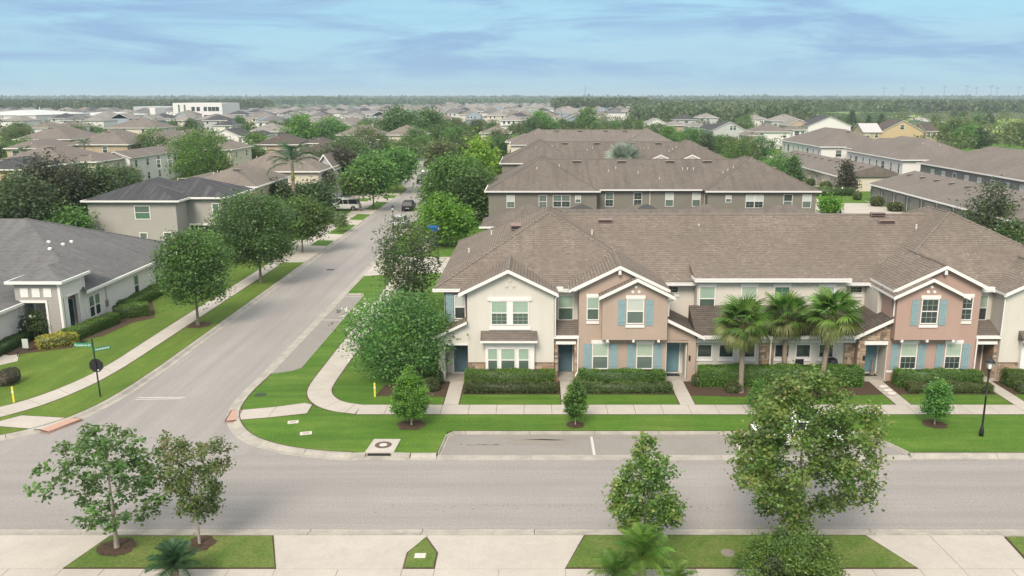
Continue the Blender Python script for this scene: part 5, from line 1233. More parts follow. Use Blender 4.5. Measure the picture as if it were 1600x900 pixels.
for i, (w, d, h, wall, roof, rt, p, dsc) in enumerate((
    (12, 13, 5.6, 'cream_wall', 'shingle_pale', 'hip', .42, 'cream two-storey house with pale grey hipped roof in the far estate'),
    (11, 14, 5.6, 'white_wall', 'shingle_pale', 'hip', .42, 'white two-storey house with pale grey hipped roof in the far estate'),
    (13, 13, 5.6, 'cream_wall', 'shingle_tan', 'hip', .42, 'cream two-storey house with tan hipped roof in the far estate'),
    (10, 13, 5.6, 'blue_wall', 'shingle_pale', 'gy', .5, 'blue-grey gabled house in the far estate'),
    (15, 14, 3.0, 'cream_wall', 'shingle_far', 'hip', .42, 'low cream house with brown hipped roof in the far estate'),
    (12, 12, 5.6, 'pale_grey_wall', 'shingle_slate', 'hip', .42, 'pale grey house with slate hipped roof in the far estate'),
    (14, 13, 5.6, 'white_wall', 'shingle_grey', 'hip', .4, 'white two-storey house with mid-grey hipped roof in the far estate'),
    (16, 14, 3.0, 'tan_wall', 'shingle_pale', 'hip', .40, 'low tan house with pale hipped roof in the far estate'))):
    PR.append(proto(w, d, h, wall, roof, rt, p, i)); desc.append(dsc)
rnd = random.Random(11); nh = 0
def free(x, y, m=0):
    return not any(a - m < x < b_ + m and c - m < y < d + m for a, b_, c, d in FOOT)
TREES = []
row = 0; far_acc = []
Y = 330.0
while Y < 1500:
    step = 30 if row % 2 == 0 else 44
    pxl, pxr = (-60, 1600)
    x = (pxl - CX) / ppm(Y)
    while x < (pxr - CX) / ppm(Y):
        px = CX + x * ppm(Y)
        keep = (px < 905 and not (660 < px < 760 and Y < 520)) if Y > 420 else (415 < px < 640 and Y > 345)
        if Y > 420 and 905 <= px < 1000: keep = 640 < Y < 900
        if px < 420 and Y > 800: keep = False
        if Y > 1150 and px < 700: keep = False
        if 420 < px < 520 and Y > 1000: keep = False
        if keep and rnd.random() < .86 and free(x, Y + 6, 7):
            i = rnd.randrange(len(PR))
            far_acc.append((x + rnd.uniform(-1.5, 1.5), Y + rnd.uniform(-3, 3), i, rnd.choice((0, 0, pi, .1, -.1, pi / 2 if Y > 600 else 0))))
        elif rnd.random() < .5: TREES.append((x, Y))
        x += rnd.uniform(15.5, 21)
    Y += step; row += 1
far_acc.sort(key=lambda q: q[1])
for (x, y, i, a) in far_acc[:300]:
    o = bpy.data.objects.new('house', PR[i]); COL.objects.link(o); o.location = (x, y, .1); o.rotation_euler = (0, 0, a)
    tag(o, desc[i], 'house', desc[i].replace('house ', 'houses ')); FOOT.append((x - 8, x + 8, y - 4, y + 15))
if len(far_acc) > 300:
    v, f_, mi, off = [], [], [], 0; mats = []
    for (x, y, i, a) in far_acc[300:]:
        me = PR[i]; c, s_ = cos(a), sin(a)
        for q in me.vertices: v.append((x + q.co.x * c - q.co.y * s_, y + q.co.x * s_ + q.co.y * c, q.co.z + .1))
        for pl in me.polygons:
            f_.append(tuple(k + off for k in pl.vertices)); mn = me.materials[pl.material_index].name
            if mn not in mats: mats.append(mn)
            mi.append(mats.index(mn))
        off += len(me.vertices)
    me = bpy.data.meshes.new('far_houses'); me.from_pydata(v, [], f_)
    for m_ in mats: me.materials.append(M[m_])
    me.polygons.foreach_set('material_index', mi); me.uv_layers.new(name='UVMap')
    o = bpy.data.objects.new('far_houses', me); COL.objects.link(o); tag(o, 'mass of the most distant estate roofs towards the horizon', 'houses', kind='stuff')
print('far houses', len(far_acc))

# ================================================================== VEGETATION
def leaf_mesh(C_, size, rng, nrm_up=.5, asp=.55, fold=True):
    """rhombic leaves at points C_ (n,3), random attitude -> verts, faces"""
    n = len(C_); s = size * rng.uniform(.65, 1.35, (n, 1))
    a = rng.normal(size=(n, 3)); a[:, 2] *= .5; a /= np.linalg.norm(a, axis=1)[:, None]
    up = rng.normal(size=(n, 3)) * (1 - nrm_up) + np.array([0, 0, nrm_up]); b = np.cross(a, up); L = np.linalg.norm(b, axis=1)[:, None]; L[L < 1e-6] = 1; b /= L
    V = np.stack([C_ - a * s * .5, C_ + b * s * asp * .5, C_ + a * s * .5, C_ - b * s * asp * .5], 1).reshape(-1, 3)
    Fc = np.arange(n * 4).reshape(n, 4)
    return V, Fc
def mesh_np(name, V, Fq, mats, mi=None):
    me = bpy.data.meshes.new(name); n, k = Fq.shape
    me.vertices.add(len(V)); me.vertices.foreach_set('co', V.astype(np.float32).ravel())
    me.loops.add(n * k); me.loops.foreach_set('vertex_index', Fq.astype(np.int32).ravel())
    me.polygons.add(n); me.polygons.foreach_set('loop_start', np.arange(0, n * k, k, dtype=np.int32)); me.polygons.foreach_set('loop_total', np.full(n, k, dtype=np.int32))
    for m_ in mats: me.materials.append(M[m_])
    if mi is not None: me.polygons.foreach_set('material_index', np.asarray(mi, dtype=np.int32))
    me.update(calc_edges=True); return me
def env(shape, t):
    t = np.clip(t, 0.001, .999)
    if shape == 'round': return np.sqrt(1 - (2 * t - 1) ** 2) ** .8
    if shape == 'dome': return np.where(t < .35, .55 + .45 * (t / .35) ** .7, np.sqrt(np.clip(1 - ((t - .35) / .65) ** 2, 0, 1)) ** .9)
    if shape == 'cone': return (1 - t) ** .85 * np.minimum(1, t * 8 + .4)
    if shape == 'egg': return np.sin(pi * t ** .62) ** .75 * (1 - t * .25)
    if shape == 'vase': return np.where(t < .6, .35 + .65 * (t / .6) ** .8, np.sqrt(np.clip(1 - ((t - .6) / .4) ** 2, 0, 1)))
    return np.ones_like(t)
def tree_mesh(seed, h, cr, base, nclump, per, csize, leaf, shape='round', trunk=.12, leafm='leaf_mid', barkm='bark', mats2=None, up=.5, lean=0, lump=.28, inner=.25, tipm=None, asp=.6, flat=.75, limbs=True):
    rng = np.random.default_rng(seed); az0 = rng.uniform(0, 6.28, 6); am = rng.uniform(-1, 1, 6)
    t = rng.uniform(0, 1, nclump * 3); az = rng.uniform(0, 2 * pi, nclump * 3)
    ph = sum(am[k] * np.cos((k + 1) * az + az0[k] + t * (k - 2) * 2.2) for k in range(5)) / 2.2
    R = env(shape, t) * cr * (1 + lump * ph); keep = rng.uniform(0, 1, nclump * 3) < (R / cr) ** 1.3 + .06
    t, az, R = t[keep][:nclump], az[keep][:nclump], R[keep][:nclump]
    rr = R * np.maximum(inner, rng.uniform(0, 1, len(t)) ** .45)
    C_ = np.stack([rr * np.cos(az) + lean * t * h, rr * np.sin(az), base + t * (h - base)], 1)
    # limb skeleton
    V, Fs, mi = [], [], []
    mb_ = MB(); nodes = [Vector((lean * h * .2 * i / 6, 0, (base + (h - base) * .62) * i / 6)) for i in range(7)]
    rad = [trunk * (1 - .75 * i / 6) for i in range(7)]
    for i in range(6): mb_.tube(nodes[i], nodes[i + 1], rad[i] * (1.35 if i == 0 else 1), rad[i + 1], barkm, 7, False)
    if limbs:
        order = np.argsort(rr)
        allp = [(n_, r_) for n_, r_ in zip(nodes[2:], rad[2:])]
        for k in order[:: max(1, len(order) // 46)]:
            c = Vector(C_[k]); best = None
            for (q, r_) in allp:
                if q.z > c.z - .12 * (c - q).length * 1: 
                    dz = 3
                else: dz = 1
                dd = (c - q).length * dz
                if best is None or dd < best[0]: best = (dd, q, r_)
            q, r_ = best[1], best[2]; m1 = q.lerp(c, .5) + Vector((0, 0, -.05 * (c - q).length))
            r1 = max(.007, r_ * .55); mb_.tube(q, m1, r1, r1 * .75, barkm, 5, False); mb_.tube(m1, c, r1 * .75, max(.004, r1 * .4), barkm, 5, False)
            allp += [(m1, r1 * .9), (c, r1 * .6)]
    # leaves
    idx = np.repeat(np.arange(len(C_)), per)
    off = rng.normal(size=(len(idx), 3)) * csize; off[:, 2] *= flat
    P = C_[idx] + off
    LV, LF = leaf_mesh(P, leaf, rng, up, asp)
    mats = [leafm] + (list(mats2) if mats2 else [])
    lm = np.zeros(len(P), dtype=int)
    if mats2:
        cm = rng.integers(0, len(mats) * 2, len(C_)); cm = np.where(cm < len(mats), cm, 0); lm = cm[idx]
    if tipm:
        mats.append(tipm); edge = (np.hypot(P[:, 0], P[:, 1]) > cr * .8) | (P[:, 2] > base + (h - base) * .84); lm[(edge) & (rng.uniform(0, 1, len(P)) < .28)] = len(mats) - 1
    crown = mesh_np('crown', LV, LF, mats, lm)
    me = bpy.data.meshes.new('trunk'); me.from_pydata([tuple(v) for v in mb_.v], [], mb_.f); me.materials.append(M[barkm])
    me.polygons.foreach_set('use_smooth', [True] * len(mb_.f))
    return me, crown
def plant_tree(meshes, x, y, label, rot=0, sc=(1, 1, 1), name='tree', cat='tree', group=None, z=.12, mulch=0):
    r = thing(name, (x, y, z), label, cat, group); r.rotation_euler = (0, 0, rot); r.scale = sc
    inst(meshes[0], 'trunk', r); inst(meshes[1], 'crown', r)
    if mulch:
        b = MB(); n = 16; rnd_ = random.Random(int(x * 10)); rs = [rnd_.uniform(.8, 1.15) * mulch for _ in range(n)]
        b.face([(x + rs[i] * cos(2 * pi * i / n), y + rs[i] * sin(2 * pi * i / n), z + .014) for i in range(n)], 'mulch')
        for _ in range(60):
            a, q = rnd_.uniform(0, 6.28), rnd_.uniform(0, mulch); s_ = .06; cx, cy = x + q * cos(a), y + q * sin(a)
            b.face([(cx + s_ * cos(a + k * 2.1), cy + s_ * sin(a + k * 2.1), z + .02 + rnd_.uniform(0, .03)) for k in range(3)], 'mulch')
        o = b.build('mulch_ring', org=(x, y, z)); o['kind'] = 'structure'
    return r
def spec_tree(px, pyb, pyt, hw, label, kw, rot=0, z=.12, mulch=0, name='tree', base=None, nclump=150, per=26, leafpx=4.2):
    """sized from the photograph: trunk foot (px,pyb), top row pyt, half width in pixels"""
    x, y = G(px, pyb, z); _, zt = Z(px, pyt, y); h = zt - z; cr = hw / ppm(y)
    d = dict(seed=int(px), h=h, cr=cr, base=h * .22 if base is None else base, nclump=nclump, per=per, csize=cr * .16, leaf=leafpx / ppm(y) * 1.15, trunk=max(.035, h * .016))
    d.update(kw); ms = tree_mesh(**d)
    FOOT.append((x - cr * .7, x + cr * .7, y - cr * .7, y + cr * .7))
    return plant_tree(ms, x, y, label, rot, name=name, z=z, mulch=mulch)

# foreground maples
spec_tree(183, 856, 668, 82, 'airy young maple with wide open crown, leftmost in the near grass island', dict(shape='round', lump=.42, csize=.15, leaf=.15, leafm='leaf_maple', barkm='bark_pale', inner=.3, asp=.95, trunk=.085, mats2=('leaf_mid',), flat=.6), z=.135, mulch=.75, nclump=125, per=30)
spec_tree(312, 850, 676, 58, 'young maple with reddish shoot tips right of the airy maple', dict(shape='vase', lump=.35, csize=.13, leaf=.11, leafm='leaf_red', barkm='bark_pale', mats2=('leaf_maple',), tipm='leaf_tip_red', asp=.8, trunk=.05, flat=.9), z=.135, mulch=.6, nclump=115, per=52, base=1.25)
spec_tree(1006, 862, 682, 56, 'young maple with open crown and reddish top behind the bushy palm', dict(shape='egg', lump=.40, csize=.15, leaf=.118, leafm='leaf_maple_lit', barkm='bark_pale', mats2=('leaf_mid', 'leaf_green'), tipm='leaf_yg', asp=.9, trunk=.06), z=.135, nclump=125, per=64, base=.95)
spec_tree(1243, 838, 590, 108, 'largest foreground maple with dense two-tone crown and yellow shoots', dict(shape='dome', lump=.42, inner=.45, csize=.22, leaf=.125, leafm='leaf_maple_lit', barkm='bark_pale', mats2=('leaf_green', 'leaf_mid', 'leaf_maple'), tipm='leaf_yg', asp=.9, trunk=.10), z=.135, nclump=190, per=130, base=1.25)
# small clipped-looking trees by the walk
spec_tree(643, 664, 573, 31, 'small bright green teardrop tree in the corner lawn by the sidewalk', dict(shape='egg', lump=.06, csize=.12, leaf=.10, leafm='leaf_green2', barkm='bark_pale', trunk=.045), mulch=.75, nclump=190, per=80, base=.5)
spec_tree(899, 664, 592, 18, 'small dark green egg-shaped tree between the first two walks', dict(shape='egg', lump=.10, csize=.11, leaf=.11, leafm='leaf_green', barkm='bark_pale', trunk=.035, mats2=('leaf_green2',)), mulch=.5, nclump=110, per=70, base=.45)
spec_tree(1460, 663, 587, 22, 'small round-headed tree in mulch near the right-hand lamp post', dict(shape='egg', lump=.12, csize=.13, leaf=.11, leafm='leaf_green', barkm='bark_pale', trunk=.035), mulch=.62, nclump=120, per=70, base=.6)
# trees along the side street
spec_tree(310, 508, 362, 55, 'nearest street oak on the west verge with full green crown', dict(shape='dome', lump=.22, leafm='leaf_mid', mats2=('leaf_oak', 'leaf_dark'), csize=.36, leaf=.19), nclump=320, per=64, mulch=1.0, base=2.1)
spec_tree(408, 442, 304, 62, 'second street oak on the west verge, widest crown of the row', dict(shape='dome', lump=.22, leafm='leaf_oak', mats2=('leaf_mid', 'leaf_dark'), csize=.42, leaf=.21), nclump=360, per=66, base=2.1)
spec_tree(473, 394, 310, 41, 'third street oak on the west verge with light green top', dict(shape='dome', lump=.22, leafm='leaf_mid', mats2=('leaf_oak',), csize=.42, leaf=.25), nclump=270, per=62, base=1.9)
spec_tree(534, 362, 330, 13, 'little sapling in the verge patch before the white car', dict(shape='egg', leafm='leaf_mid', csize=.25, leaf=.25), nclump=40, per=20)
spec_tree(562, 330, 270, 19, 'light green tree on the verge just past the white car', dict(shape='dome', leafm='leaf_mid', mats2=('leaf_olive',), csize=.7, leaf=.42), nclump=120, per=40, base=3.2)
spec_tree(584, 327, 248, 31, 'tall bright street tree leaning over the verge', dict(shape='dome', leafm='leaf_mid', mats2=('leaf_oak',), csize=.8, leaf=.45), nclump=170, per=42, base=2.8)
spec_tree(621, 300, 237, 27, 'round street tree near the parked dark cars', dict(shape='dome', leafm='leaf_mid', mats2=('leaf_oak',), csize=.9, leaf=.5), nclump=170, per=42, base=2.8)
spec_tree(640, 500, 349, 46, 'dark olive tree at the corner of the townhouses by the sidewalk', dict(shape='vase', lump=.2, leafm='leaf_dark', mats2=('leaf_olive', 'leaf_oak'), csize=.42, leaf=.26, flat=1.2, asp=.4), nclump=200, per=40, base=1.2)
cr_ = spec_tree(630, 592, 458, 82, 'big spreading crape myrtle with white blossom on its street side', dict(shape='dome', lump=.22, leafm='leaf_oak', mats2=('leaf_mid', 'leaf_green'), csize=.42, leaf=.19, trunk=.09), nclump=300, per=46, base=.7)
x, y = G(630, 592, .12); rg = np.random.default_rng(5); n = 46
C_ = np.stack([rg.uniform(-3.2, -1.7, n), rg.uniform(-1.6, 1.4, n), rg.uniform(1.6, 4.9, n)], 1); P = np.repeat(C_, 12, 0) + rg.normal(size=(n * 12, 3)) * .11
LV, LF = leaf_mesh(P, .11, rg, .3, .8); o = inst(mesh_np('blossom', LV, LF, ['flower']), 'blossom', cr_); tag(o, 'white blossom clusters')
spec_tree(697, 384, 308, 40, 'vivid lime-green tree behind the blue street sign', dict(shape='dome', lump=.22, leafm='leaf_bright', mats2=('leaf_green2',), csize=.5, leaf=.36), nclump=170, per=38, base=.8)
spec_tree(713, 345, 246, 50, 'large mixed-green tree beside the street right of the parked cars', dict(shape='dome', lump=.25, leafm='leaf_mid', mats2=('leaf_green2', 'leaf_oak'), csize=.8, leaf=.38), nclump=300, per=60, base=.6)
spec_tree(742, 350, 268, 36, 'deep green tree against the end of the grey townhouse row', dict(shape='dome', leafm='leaf_oak', csize=.8, leaf=.38), nclump=200, per=60, base=.6)
spec_tree(752, 300, 214, 32, 'tall yellow-green tree rising left of the townhouse roofs', dict(shape='egg', lump=.3, leafm='leaf_lime', mats2=('leaf_bright',), csize=1.0, leaf=.55), nclump=150, per=36, base=1)
spec_tree(692, 263, 226, 14, 'brownish-green street tree on the grass island at the bend', dict(shape='round', leafm='leaf_olive', mats2=('leaf_brown',), csize=1.0, leaf=.6), nclump=60, per=26, base=2)
spec_tree(678, 262, 228, 13, 'olive street tree at the bend of the side street', dict(shape='round', leafm='leaf_olive', csize=1.0, leaf=.6), nclump=60, per=26, base=2)
spec_tree(537, 305, 232, 33, 'maroon-leaved tree behind the white car', dict(shape='dome', leafm='leaf_maroon', csize=.7, leaf=.36), nclump=200, per=60, base=1)
# behind left houses
for px, pb, pt, hw, lm, lab in ((40, 400, 276, 50, 'leaf_dark', 'dark oak left of the grey two-storey house, furthest left'), (88, 385, 250, 50, 'leaf_maroon', 'tall dark oak mass left of the grey two-storey house'), (150, 375, 258, 42, 'leaf_dark', 'dark oak touching the charcoal roof'),
        (10, 372, 300, 40, 'leaf_olive', 'olive oak at the left edge above the white house'), (112, 398, 335, 22, 'leaf_mid', 'small light green tree in the yard by the grey house'), (190, 312, 268, 26, 'leaf_dark', 'dark tree between the townhouse blocks and the charcoal roof'),
        (318, 290, 205, 48, 'leaf_green2', 'large bright green tree above the brown roofs'), (305, 272, 226, 38, 'leaf_oak', 'darker tree joined to the bright green tree'), (378, 400, 318, 28, 'leaf_dark', 'dark broad-leaved tree at the corner of the grey house'),
        (425, 345, 288, 36, 'leaf_dark', 'dark tree left of the tall palm trunk'), (494, 340, 292, 24, 'leaf_dark', 'dark tree right of the tall palm trunk'), (520, 300, 232, 44, 'leaf_dark', 'dense dark oak behind the maroon tree'),
        (575, 270, 200, 36, 'leaf_olive', 'rounded olive oak beyond the street trees'), (545, 282, 215, 30, 'leaf_oak', 'green oak between the dark oaks'), (372, 330, 285, 16, 'leaf_oak', 'slim green tree right of the charcoal roof')):
    spec_tree(px, pb, pt, hw, lab, dict(shape='dome', lump=.25, leafm=lm, mats2=('leaf_oak',) if lm != 'leaf_maroon' else ('leaf_dark',), csize=.8, leaf=.34), nclump=190, per=64, base=.6)
# right-hand specimens
for px, pb, pt, hw, lm, shp, lab in ((1320, 303, 250, 17, 'leaf_brown', 'cone', 'bronze-green magnolia on the lawn by the cream garages'), (1545, 372, 286, 38, 'leaf_dark', 'egg', 'large dark magnolia in front of the grey garages at right'),
        (1574, 395, 342, 16, 'leaf_oak', 'cone', 'small pointed evergreen at the right end of the front roof'), (1259, 248, 220, 18, 'leaf_oak', 'round', 'round dark tree between the white townhouse rows'), (1424, 282, 254, 26, 'leaf_olive', 'dome', 'pale olive tree at the corner of the white townhouses'),
        (1238, 288, 244, 18, 'leaf_oak', 'cone', 'dark conical magnolia left of the cream garages'), (1215, 285, 242, 26, 'leaf_mid', 'dome', 'green shrubby trees beyond the end of the grey row'), (1296, 333, 313, 10, 'leaf_bright', 'round', 'bright green bush-like tree beside the rear lamp post'),
        (1190, 250, 215, 18, 'leaf_oak', 'round', 'dark round tree by the far road right'), (1150, 262, 218, 24, 'leaf_mid', 'round', 'light round tree with pale blossom by the far road'), (1103, 245, 208, 14, 'leaf_dark', 'round', 'dark round tree in front of the blue-grey houses')):
    spec_tree(px, pb, pt, hw, lab, dict(shape=shp, lump=.2, leafm=lm, mats2=('leaf_dark',) if lm in ('leaf_brown',) else None, csize=.55 if hw < 20 else .8, leaf=.38), nclump=110, per=32, base=.5)

# shared crowns for the many middle-distance and far trees
TP = []
for i, (shp, lm, m2, cs) in enumerate((('dome', 'leaf_oak', ('leaf_mid',), .9), ('round', 'leaf_olive', ('leaf_oak',), .9), ('dome', 'leaf_mid', ('leaf_oak',), 1.0), ('egg', 'leaf_dark', ('leaf_oak',), .8), ('round', 'leaf_far', None, 1.0), ('dome', 'leaf_far', ('leaf_olive',), 1.0), ('cone', 'leaf_dark', None, .6), ('dome', 'leaf_green2', ('leaf_mid',), .9))):
    TP.append(tree_mesh(100 + i, 8.0, 4.2 if shp != 'cone' else 2.6, .6, 120, 44, cs * .85, .50, shp, .2, lm, 'bark', m2, limbs=False, lump=.3))
TDESC = ['mid-green oak', 'olive rounded tree', 'light green spreading tree', 'dark egg-shaped tree', 'hazy green tree', 'hazy olive tree', 'dark conical tree', 'fresh green tree']
mids = [  # px, row of the foot, row of the top, proto
    (470, 232, 182, 7), (520, 230, 184, 2), (497, 228, 192, 2), (455, 222, 188, 0), (540, 218, 196, 1), (562, 214, 196, 1), (590, 210, 190, 0), (430, 212, 190, 1),
    (622, 230, 168, 0), (670, 222, 172, 0), (640, 222, 190, 2), (600, 246, 214, 1), (650, 240, 200, 2), (690, 232, 194, 2), (712, 240, 200, 0), (730, 232, 198, 2), (665, 246, 212, 2), (640, 250, 216, 0), (626, 262, 222, 1), (606, 270, 226, 2),
    (716, 214, 186, 1), (745, 212, 188, 1), (700, 206, 188, 4), (770, 214, 192, 0), (680, 212, 196, 0), (722, 250, 206, 0), (735, 262, 215, 1), (780, 250, 214, 0), (772, 262, 226, 3), (710, 300, 262, 2), (648, 232, 206, 7),
    (845, 212, 176, 7), (835, 214, 184, 0), (858, 212, 184, 2), (878, 206, 186, 0), (818, 212, 190, 1), (802, 210, 194, 1), (893, 206, 190, 0), (917, 206, 170, 7), (930, 208, 190, 2), (946, 206, 190, 1), (962, 204, 188, 2), (980, 204, 186, 2), (998, 206, 190, 7), (1012, 214, 196, 2), (826, 240, 222, 0), (806, 258, 232, 0),
    (1025, 226, 194, 1), (1042, 230, 200, 7), (1060, 232, 206, 2), (1076, 234, 205, 0), (1085, 230, 208, 1), (1130, 240, 212, 2), (1145, 244, 216, 1), (1165, 245, 215, 1), (1120, 238, 214, 0), (1180, 222, 200, 1), (1176, 234, 216, 0),
    (1330, 218, 196, 6), (1345, 222, 200, 1), (1362, 224, 200, 0), (1330, 196, 172, 6), (1356, 200, 180, 6), (1376, 200, 178, 6), (1385, 202, 186, 1), (1272, 190, 178, 3), (1256, 186, 170, 7), (1240, 184, 170, 2),
    (1480, 222, 192, 0), (1495, 228, 188, 1), (1510, 232, 196, 2), (1470, 218, 194, 0), (1530, 232, 200, 3), (1555, 224, 208, 1), (1585, 224, 192, 1), (1600, 228, 200, 0), (1545, 200, 178, 3), (1528, 198, 180, 0), (1460, 196, 182, 1), (1440, 178, 168, 4), (1490, 184, 172, 4), (1505, 190, 174, 5),
    (25, 222, 200, 0), (50, 216, 202, 1), (88, 210, 196, 0), (105, 208, 198, 1), (140, 206, 192, 1), (128, 204, 192, 0), (300, 206, 186, 0), (270, 206, 190, 1), (290, 200, 184, 1), (318, 198, 188, 0), (374, 202, 182, 0), (400, 200, 186, 3), (155, 218, 202, 0), (230, 212, 202, 0), (60, 234, 220, 1), (10, 246, 226, 0), (36, 232, 226, 1), (95, 238, 226, 3), (255, 214, 206, 1), (420, 206, 192, 1), (440, 200, 186, 0),
    (12, 320, 285, 1), (200, 300, 262, 1), (250, 268, 238, 3), (345, 290, 252, 1), (415, 300, 262, 0), (400, 300, 268, 3), (500, 318, 268, 1), (470, 336, 290, 0), (340, 262, 236, 1), (760, 330, 290, 0), (745, 320, 275, 3), (780, 240, 205, 1), (590, 290, 240, 0), (560, 290, 240, 3),
]
rnd = random.Random(3); cnt = {}
for px, pb, pt, k in mids:
    x, y = G(px, pb, .1); _, zt = Z(px, pt, y); h = max(2.5, min(13, zt)); s_ = h / 8
    side_ = 'far left' if px < 420 else 'centre left' if px < 800 else 'centre right' if px < 1200 else 'far right'
    g_ = TDESC[k] + 's in the neighbourhood at ' + side_
    plant_tree(TP[k], x, y, TDESC[k] + ' among the houses at ' + side_ + ' of the view', rnd.uniform(0, 6), (s_ * rnd.uniform(.85, 1.1), s_ * rnd.uniform(.85, 1.1), s_), group=g_, z=.1)
    FOOT.append((x - 2, x + 2, y - 2, y + 2))
rg_ = random.Random(21); n_ = 0
for _ in range(900):
    y = rg_.uniform(sqrt(170), sqrt(620)) ** 2; px = rg_.uniform(-10, 640) if rg_.random() < .8 else rg_.uniform(1000, 1250); x = (px - CX) / ppm(y)
    if -34 < x < -14 or (-8 < x < 40 and y < 240) or not free(x, y, 1.5): continue
    k = rg_.choice((0, 1, 2, 7, 2, 3)); h_ = rg_.uniform(4.6, 8.0); s_ = h_ / 8
    plant_tree(TP[k], x, y, TDESC[k] + ' growing between the middle-distance roofs at ' + ('left' if px < 420 else 'centre left' if px < 900 else 'right'), rg_.uniform(0, 6), (s_, s_, s_), group=TDESC[k] + 's between the middle-distance roofs', z=.1)
    FOOT.append((x - 3, x + 3, y - 3, y + 3)); n_ += 1
    if n_ > 44: break
estate = [(x, y, random.uniform(5, 9), random.uniform(2.4, 4)) for x, y in TREES if free(x, y)]
# far woods: thousands of crowns that read as one mass each
def wood(name, label, pts, lm, seed, leafsz=1.25, per=60):
    rg = np.random.default_rng(seed); P = np.asarray(pts)   # x, y, height, radius
    n = len(P); idx = np.repeat(np.arange(n), per); u = rg.normal(size=(len(idx), 3)); u /= np.linalg.norm(u, axis=1)[:, None]; u *= rg.uniform(.55, 1, (len(idx), 1))
    q = P[idx]; C2 = np.stack([q[:, 0] + u[:, 0] * q[:, 3], q[:, 1] + u[:, 1] * q[:, 3], q[:, 2] * .55 + u[:, 2] * q[:, 2] * .45], 1)
    sz = (leafsz * q[:, 3] / 4)[:, None]
    a = rg.normal(size=(len(idx), 3)); a /= np.linalg.norm(a, axis=1)[:, None]; b_ = np.cross(a, rg.normal(size=(len(idx), 3))); b_ /= np.linalg.norm(b_, axis=1)[:, None]
    s1 = sz * rg.uniform(.5, 1.3, (len(idx), 1)); V = np.stack([C2 - a * s1 * .6, C2 + b_ * s1 * .45, C2 + a * s1 * .6, C2 - b_ * s1 * .45], 1).reshape(-1, 3)
    o = bpy.data.objects.new(name, mesh_np(name, V, np.arange(len(V)).reshape(-1, 4), [lm])); COL.objects.link(o); tag(o, label, 'trees', kind='stuff')
def scatter(n, px0, px1, y0, y1, h, r, seed, hf=None, fr=False):
    rg = random.Random(seed); o = []
    for _ in range(n):
        y = (rg.uniform(sqrt(y0), sqrt(y1))) ** 2; px = rg.uniform(px0, px1); x = (px - CX) / ppm(y)
        if fr and not free(x, y, 2): continue
        hh = rg.uniform(*h) * (hf(px, y) if hf else 1); o.append((x, y, hh, rg.uniform(*r) * (1 + y / 6000)))
    return o
wood('far_wood', 'dense far wood left of the white warehouse', scatter(1500, -60, 420, 1000, 2300, (10, 15), (5, 8), 1, lambda p, y: 1.0), 'leaf_far', 1)
wood('far_wood', 'low wooded ridge along the centre horizon', scatter(1300, 400, 880, 1900, 4200, (10, 15), (8, 13), 2, lambda p, y: 1.0 + .5 * math.exp(-((p - 490) / 45) ** 2)), 'leaf_far', 2)
wood('far_wood', 'tall dark wood directly behind the townhouse roofs right of centre', scatter(900, 868, 1010, 950, 1500, (13, 17.5), (5, 8), 3), 'leaf_far', 3)
wood('far_wood', 'broad green wood from centre right to the park', scatter(2300, 990, 1420, 560, 2100, (9, 15), (4.5, 8), 4, lambda p, y: (1.0 if y > 800 else .8) if p < 1262 or y > 900 else .02), 'leaf_far', 4)
wood('far_wood', 'woods along the right horizon beyond the pale blue building', scatter(1300, 1400, 1680, 950, 3000, (8, 14), (6, 11), 5), 'leaf_far', 5)
wood('far_wood', 'hazy woods of the furthest horizon', scatter(2200, -80, 1700, 3200, 8000, (11, 16), (14, 30), 6), 'leaf_far', 6, 2.4, 30)
wood('near_wood', 'scrubby woods between park paths at far right', scatter(120, 1400, 1660, 260, 760, (5, 9), (2.6, 4.4), 7, fr=True), 'leaf_olive', 7, .8, 80)
wood('estate_trees', 'trees standing between the ranks of far estate houses', estate, 'leaf_oak', 12, .9, 90)
wood('garden_greenery', 'mixed garden greenery between the middle-distance houses', scatter(1700, -40, 1260, 230, 1100, (2.5, 5.6), (1.8, 3.8), 8, fr=True), 'leaf_olive', 8, .75, 70)

